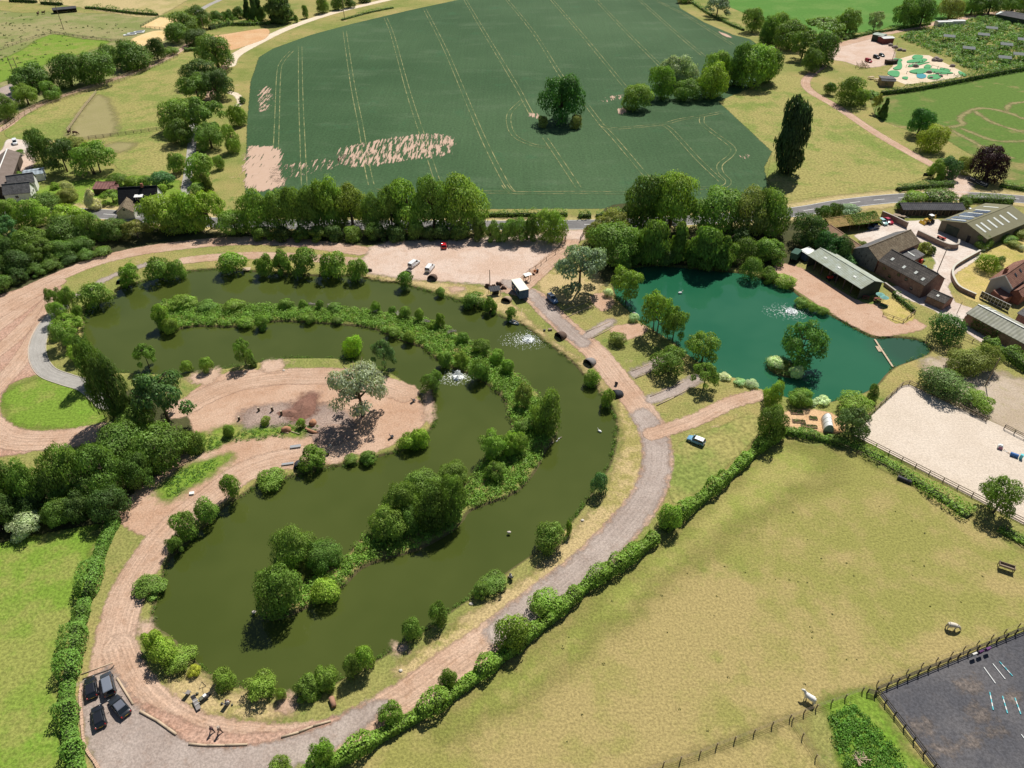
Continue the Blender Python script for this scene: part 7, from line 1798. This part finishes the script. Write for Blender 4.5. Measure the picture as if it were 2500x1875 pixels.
for k in range(26): MB().tube((random.uniform(-1, 1), random.uniform(-.6, .2), random.uniform(.1, .6)), (random.uniform(-1, 1), random.uniform(.4, 1.4), random.uniform(.1, .6)), .06, .04, 5).build('stick', PALEWOOD, o)

# ------------------------------------------------------------------ car-park junk and farmyard things
jz = lambda x, y: G(1160 + x / 9.217, 640 + y / 9.217)
o = thing('tool_shelter', 'white-topped notice shelter on four legs by the car park fence', 'shelter', (*jz(1170, 420), 0), .55)
for sx in (-.8, .8):
    for sy in (-.5, .5): MB().box((sx, sy, 1.0), (.1, .1, 2.0)).build('leg', WOOD, o)
for s in (-1, 1): MB().box((0, s * .36, 2.1), (2.1, .85, .06), rx=-s * .25).build('roof', WHITE, o)
MB().box((0, .5, 1.2), (1.6, .05, .9)).build('board', WOOD, o)
o = thing('cement_mixer', 'orange mixer beside the car park fence', 'mixer', (*jz(1330, 270), 0), .3)
MB().tube((0, 0, .7), (.35, 0, 1.25), .4, .22, 12).build('drum', mat('orange paint', (.55, .17, .05), .6, .2, 4, 0, 0, .3, .4), o)
for s in (-1, 1): MB().tube((0, s * .35, 0), (0, s * .35, .8), .04, .04, 6).build('leg', REDP, o); MB().tube((-.3, s * .3, .2), (-.3, s * .38, .2), .2, .2, 10).build('wheel', RUBBER, o)
o = thing('oil_drum', 'dark rusty drum behind the orange mixer', 'drum', (*jz(1400, 230), 0))
MB().tube((0, 0, 0), (0, 0, .9), .32, .32, 14).build('shell', mat('rusty drum', (.12, .05, .035), .8, .3, 5), o); MB().tube((0, 0, .9), (0, 0, .93), .34, .34, 14).build('rim', BLACKM, o)
o = thing('scrap_canopy', 'black sheeted lean-to over junk beside the blue cabin', 'canopy', (*jz(440, 720), 0), .3)
MB().box((0, 0, 1.7), (3.0, 1.9, .06), rx=.22).build('sheet', R_DARKSHEET, o)
for sx in (-1.4, 1.4):
    for sy in (-.9, .9): MB().box((sx, sy, .85 + sy * .18), (.08, .08, 1.7 + sy * .36)).build('post', DWOOD, o)
MB().box((.3, .2, .45), (1.6, .9, .8)).build('bench', BLACKM, o)
for k, (x, y, s) in enumerate(((290, 560, .8), (350, 590, .7), (540, 520, .8), (640, 600, .7), (420, 560, .6))):
    lump('scrap_heap', 'dark heap of rusty scrap behind the sheeted lean-to', 'heap', jz(x, y), (s * 1.1, s * .8, s), mat('scrap rust', (.10, .06, .045), .9, .4, 6), 30 + k, .4)['group'] = 'scrap behind the lean-to'
log('cut_pole', 'thin pale pole lying on the grass below the cabin', [jz(1060, 1040), jz(1030, 1230)], .05, PALEWOOD)
for k, (x, y) in enumerate(((1590, 880), (1660, 930))):
    X, Y = G(1920 + x / 6.9125, 590 + y / 6.9125, 2.3)
    o = thing('garden_parasol', 'green parasol over the seating by the open barn', 'parasol', (X, Y, 0), 0, 'parasols by the open barn')
    m = MB(); n = 8
    m.add([(0, 0, 2.6)] + [(math.cos(2 * math.pi * i / n) * 1.15, math.sin(2 * math.pi * i / n) * 1.15, 2.1) for i in range(n)], [(0, 1 + i, 1 + (i + 1) % n) for i in range(n)])
    m.build('canopy', mat('parasol green', (.16, .36, .32), .8), o); MB().tube((0, 0, 0), (0, 0, 2.58), .03, .03, 7).build('pole', WOOD, o); MB().tube((0, 0, 0), (0, 0, .08), .3, .3, 12).build('base', BLACKM, o)
def picnic(label, p, rz, m, k=1.0, group=None):
    o = thing('picnic_table', label, 'table', (*p, 0), rz, group)
    for y in (-.28, 0, .28): MB().box((0, y, .74), (1.8, .24, .05)).build('plank', m, o)
    for s in (-1, 1): MB().box((0, s * .72, .44), (1.8, .26, .05)).build('seat', m, o); MB().box((s * .6, 0, .40), (.08, 1.5, .08)).build('bearer', m, o)
    for sx in (-.6, .6):
        for s in (-1, 1): bar('leg', m, (sx, s * .7, 0), (sx, s * .25, .7), .08, .08, o)
    o.scale = (k,) * 3
bz = lambda x, y: G(1920 + x / 6.9125, 590 + y / 6.9125)
REDW = mat('red stained timber', (.26, .09, .06), .8, .2, 4)
picnic('red picnic table beside the green parasols', bz(1530, 1000), -.5, REDW)
picnic('red picnic table in the shade of the open barn end', bz(1330, 960), -.4, REDW)
o = thing('green_trough', 'dark green trough beside the red picnic table', 'trough', (*bz(1640, 1090), 0), -.75)
MB().box((0, 0, .3), (2.0, .55, .6)).build('body', mat('bottle green', (.03, .12, .06), .6), o); MB().box((0, 0, .56), (1.8, .4, .1)).build('soil', mk, o)
picnic('pale picnic table on the golf course grass', zg(320, 920), .3, PALEWOOD, 1.5, 'picnic tables by the golf kiosk')
picnic('pale picnic table on the golf course grass', zg(425, 955), .2, PALEWOOD, 1.5, 'picnic tables by the golf kiosk')
o = thing('blue_lean_to', 'small blue-sided lean-to with a pale roof at the end of the open barn', 'shed', (*G(1966, 640), 0), ang((82.9, 177.8), (90.6, 160.2)))
MB().box((-1.6, 1.6, 1.2), (2.6, 2.8, 2.4)).build('wall', W_BLUE, o); MB().box((-1.6, 1.6, 2.5), (3.0, 3.2, .1), rx=.12).build('roof', SKYL, o)
o = thing('covered_truck', 'dark green sheeted lorry parked beside the yews', 'lorry', (*G(1940, 634), 0), .9)
MB().box((-.3, 0, 1.9), (3.4, 2.0, 1.8)).build('sheeted_body', mat('lorry green', (.03, .085, .06), .8), o); MB().box((2.0, 0, 1.5), (1.2, 1.9, 1.6)).build('cab', mat('lorry green', (.03, .085, .06), .8), o)
MB().box((2.45, 0, 1.9), (.4, 1.7, .6)).build('windscreen', GLASS, o)
for sx in (-1.2, 1.9):
    for s in (-1, 1): MB().tube((sx, s * .75, .45), (sx, s * 1.0, .45), .45, .45, 14).build('wheel', RUBBER, o)
o = thing('tractor', 'red tractor parked inside the open barn', 'tractor', (87.3, 170.2, 0), rad(190))
MB().box((.5, 0, .95), (1.5, .7, .6)).build('bonnet', REDP, o); MB().box((-.7, 0, 1.5), (1.1, 1.1, 1.3)).build('cab', GLASS, o); MB().box((-.7, 0, 2.2), (1.2, 1.2, .1)).build('cab_roof', WHITE, o)
for s in (-1, 1): MB().tube((-.8, s * .55, .7), (-.8, s * .9, .7), .7, .7, 16).build('wheel', RUBBER, o); MB().tube((1.0, s * .5, .4), (1.0, s * .75, .4), .4, .4, 14).build('wheel', RUBBER, o)
o = thing('play_slide', 'red and blue plastic slide on the lawn behind the stone barn', 'slide', (*z2(450, 1130), 0), .6)
MB().box((0, 0, .7), (.9, .9, 1.4)).build('tower', mat('red plastic', (.62, .04, .03), .4), o)
bar('chute', mat('blue plastic', (.10, .40, .60), .4), (.4, 0, 1.2), (2.8, .2, .15), .5, .1, o)
o = thing('paddling_pool', 'small turquoise paddling pool beside the slide', 'pool', (*z2(510, 1190), 0))
MB().tube((0, 0, 0), (0, 0, .3), .8, .85, 16).build('wall', TEALP, o); MB().tube((0, 0, .3), (0, 0, .31), .74, .74, 16).build('water', GLASS, o)
o = thing('turquoise_drum', 'turquoise water butt at the end of the stone barn', 'drum', (*z2(728, 1480), 0))
MB().tube((0, 0, 0), (0, 0, 1.1), .5, .45, 14).build('shell', TEALP, o); MB().tube((0, 0, 1.1), (0, 0, 1.15), .48, .3, 14).build('lid', TEALP, o)
o = thing('road_board', 'dark roadside board with faded pale lettering under the copper beech', 'sign', (*G(2385, 452), 0), ang(G(2367, 438), G(2412, 455)))
MB().box((0, 0, 1.2), (7.0, .12, 1.6)).build('panel', mat('board navy', (.012, .018, .03), .6), o)
for s in (-3, 0, 3): MB().box((s, .12, .9), (.12, .12, 1.8)).build('post', WOOD, o)
for k, (x, w, h, z) in enumerate(((-2.9, .5, .5, 1.55), (-2.3, .35, .4, 1.5), (-1.8, .35, .35, 1.45), (-1.4, .25, .35, 1.45), (1.0, .35, .5, 1.5), (1.6, .5, .35, 1.4), (2.2, .5, .35, 1.4), (2.9, .5, .55, 1.4), (0, 1.5, .12, .9), (1.9, 2.0, .12, .75))):
    MB().box((x, -.075, z), (w, .03, h), ry=random.uniform(-.15, .15)).build('faded_mark', mat('faded white', (.42, .44, .46), .7, .3, 6), o)
o = thing('estate_sign', 'dark sign panel on posts beside the drive entrance', 'sign', (*G(2262, 437), 0), -.25)
MB().box((0, 0, 1.5), (3.0, .1, 1.1)).build('panel', BLACKM, o)
for s in (-1.2, 1.2): MB().box((s, .1, .9), (.12, .1, 1.9)).build('post', WOOD, o)
o = thing('field_shelter', 'low dark field shelter in the far pasture', 'shelter', (*G(160, 30), 0), .5)
MB().box((0, 0, 2.4), (14, 5, .3), rx=.12).build('roof', R_DARKSHEET, o); MB().box((0, 2.2, 1.2), (13.5, .2, 2.3)).build('back_wall', W_BOARD, o)
for s in (-1, 1): MB().box((s * 6.7, 0, 1.2), (.2, 4.4, 2.2)).build('side_wall', W_BOARD, o)
for k, (x, y, w) in enumerate(((318, 86, 7), (332, 82, 9), (341, 79, 6))):
    o = thing('sheet_pile', 'pale sheet lying in the heap beside the riding ring', 'sheeting', (*G(x, y), 0), .5, 'sheets beside the riding ring')
    MB().box((0, 0, .4), (w, 2.2, .3), rx=.1).build('sheet', SKYL, o); MB().box((.3, .4, .65), (w * .7, 1.6, .15)).build('top_sheet', STEEL, o)
# ------------------------------------------------------------------ golf course
sheet('golf_pad', [zg(*p) for p in ((715, 610), (860, 560), (1050, 505), (1300, 520), (1550, 640), (1800, 760), (1950, 860), (1500, 950), (900, 1010), (600, 890), (610, 780), (690, 700))], soil('golf sand', (.62, .50, .36), (.68, .57, .44), (.5, .4, .28), (.1, .3, .6)), world=True, sm=False, edge=1.0)
TURF = mat('astro turf', (.075, .30, .12), .9, .12, .3)
gr_ = thing('golf_greens', 'bright green artificial putting greens of the mini golf course', 'golf course', (*zg(1200, 760), 0))
g0 = zg(1200, 760)
for poly in (((700, 580), (830, 590), (840, 620), (740, 620)), ((770, 630), (830, 640), (840, 740), (760, 770), (690, 745), (760, 700)), ((610, 800), (700, 780), (790, 800), (800, 860), (740, 890), (610, 850)), ((1010, 560), (1060, 520), (1190, 530), (1180, 570), (1060, 585)), ((930, 620), (1040, 592), (1200, 578), (1270, 600), (1200, 640), (1060, 645), (940, 650)),
             ((950, 700), (1060, 665), (1200, 650), (1310, 640), (1200, 670), (1060, 710), (960, 720)), ((1210, 720), (1260, 680), (1330, 700), (1320, 735), (1240, 740)), ((970, 790), (1100, 755), (1300, 745), (1480, 765), (1650, 805), (1700, 830), (1500, 840), (1300, 800), (1150, 840), (1000, 820)), ((1490, 740), (1620, 755), (1640, 795), (1500, 762)), ((1290, 860), (1440, 850), (1500, 900), (1400, 930), (1280, 910)), ((1800, 790), (1930, 850), (1900, 880), (1810, 840)), ((850, 890), (940, 890), (930, 930), (860, 920))):
    P = smooth([zg(*p) for p in poly], True, 3)
    MB().prism([(p[0] - g0[0], p[1] - g0[1]) for p in P][::(1 if sum((P[i - 1][0] * P[i][1] - P[i][0] * P[i - 1][1]) for i in range(len(P))) > 0 else -1)], .05, .3).build('green', TURF, gr_)
P = smooth([zg(*p) for p in ((1090, 850), (1150, 830), (1240, 850), (1250, 890), (1180, 915), (1100, 895))], True, 3)
t = NT('golf pool'); t.base((.06, .30, .33), .1, .5)
MB().prism([(p[0] - g0[0], p[1] - g0[1]) for p in P][::-1], .05, .2).build('pool', t.m, gr_)
for k, (a, b, lab) in enumerate((((910, 720), (1180, 640), 'rope rail along the upper putting greens'), ((920, 830), (1080, 850), 'rope rail before the golf pool'), ((1340, 720), (1650, 800), 'rope rail along the middle putting greens'), ((1380, 830), (1720, 870), 'rope rail along the lower putting greens'))):
    fence('golf_rail', lab, [zg(*a), zg(*b)], DWOOD, 3.0, 1.2, (1.0,), .16, .1)
for k, (x, y, s) in enumerate(((1070, 715, 1.2), (1300, 815, 1.1), (1330, 905, .9), (1420, 600, 1.6), (1480, 620, 1.3), (1380, 615, 1.2), (1440, 840, .8), (1690, 710, 1.2), (720, 395, 1.3), (800, 440, 1.2), (650, 360, 1.2), (880, 450, 1.0), (1500, 880, .9))):
    lump('golf_boulder', 'boulder among the golf features', 'rock', zg(x, y), (s * 1.2, s, s * .9), mat('boulder', (.30, .24, .21), .9, .3, 3), 50 + k, .25)['group'] = 'boulders on the golf course'
o = thing('ship_prop', 'dark wooden ship prop with a tall mast on the golf course', 'ship prop', (*zg(660, 660), 0), .2)
st = [(-.5, .75, .5), (-.2, 1, .2), (.2, .9, .2), (.42, .5, .4), (.5, .08, .7)]
MB().loft([[(t_ * 7, -k_ * 1.5, 1.5 + u_), (t_ * 7, -k_ * .8, u_ * .3), (t_ * 7, k_ * .8, u_ * .3), (t_ * 7, k_ * 1.5, 1.5 + u_)] for t_, k_, u_ in st]).build('hull', W_BOARD, o)
MB().tube((0, 0, .5), (0, 0, 10), .14, .08, 8).build('mast', WOOD, o); MB().box((0, 0, 7), (.1, 4.5, .1)).build('yard', WOOD, o)
o = thing('adventure_playground', 'timber adventure frame on the golf lawn', 'playground', (*zg(160, 720), 0), .2)
for k in range(12): MB().tube((-4 + 8 * random.random(), -2.5 + 5 * random.random(), 0), (-4 + 8 * random.random(), -2.5 + 5 * random.random(), 2.2 + random.random()), .1, .09, 7).build('post', PALEWOOD, o)
for k in range(7): bar('beam', PALEWOOD, (-4 + random.random() * 3, -2 + k * .7, .5 + random.random()), (1 + random.random() * 3, -2 + k * .7, .5 + random.random()), .15, .15, o)
# bits of pale litter and stones on the banks
STN = mat('pale stone', (.58, .52, .45), .9, .15, 4)
for k, (x, y) in enumerate(((978, 1638), (1150, 1475), (1243, 1300), (620, 1495), (1422, 1271), (806, 1088), (693, 905), (598, 913))):
    lump('pale_stone', 'pale stone lying on the lake bank grass', 'stone', G(x, y), (.35, .28, .2), STN, 80 + k)['group'] = 'pale stones on the lake bank'

# cut brushwood left along the island ridge
tI = tile(620, 460)
GW = mat('silvered brushwood', (.34, .30, .26), .9, .25, 5)
for k, (x, y) in enumerate(((500, 1005), (650, 1010), (1035, 1050), (1220, 1085), (1465, 1150), (1670, 1235))):
    o = thing('brushwood_pile', 'silvered pile of cut brushwood on the island ridge', 'pile', (*tI(x, y), .7), k * .7, 'brushwood piles on the island ridge')
    for i in range(14): MB().tube((random.uniform(-1.2, -.4), random.uniform(-.5, .5), random.uniform(.1, .6)), (random.uniform(.5, 1.3), random.uniform(-.5, .5), random.uniform(.1, .6)), .06, .04, 5).build('stick', GW, o)
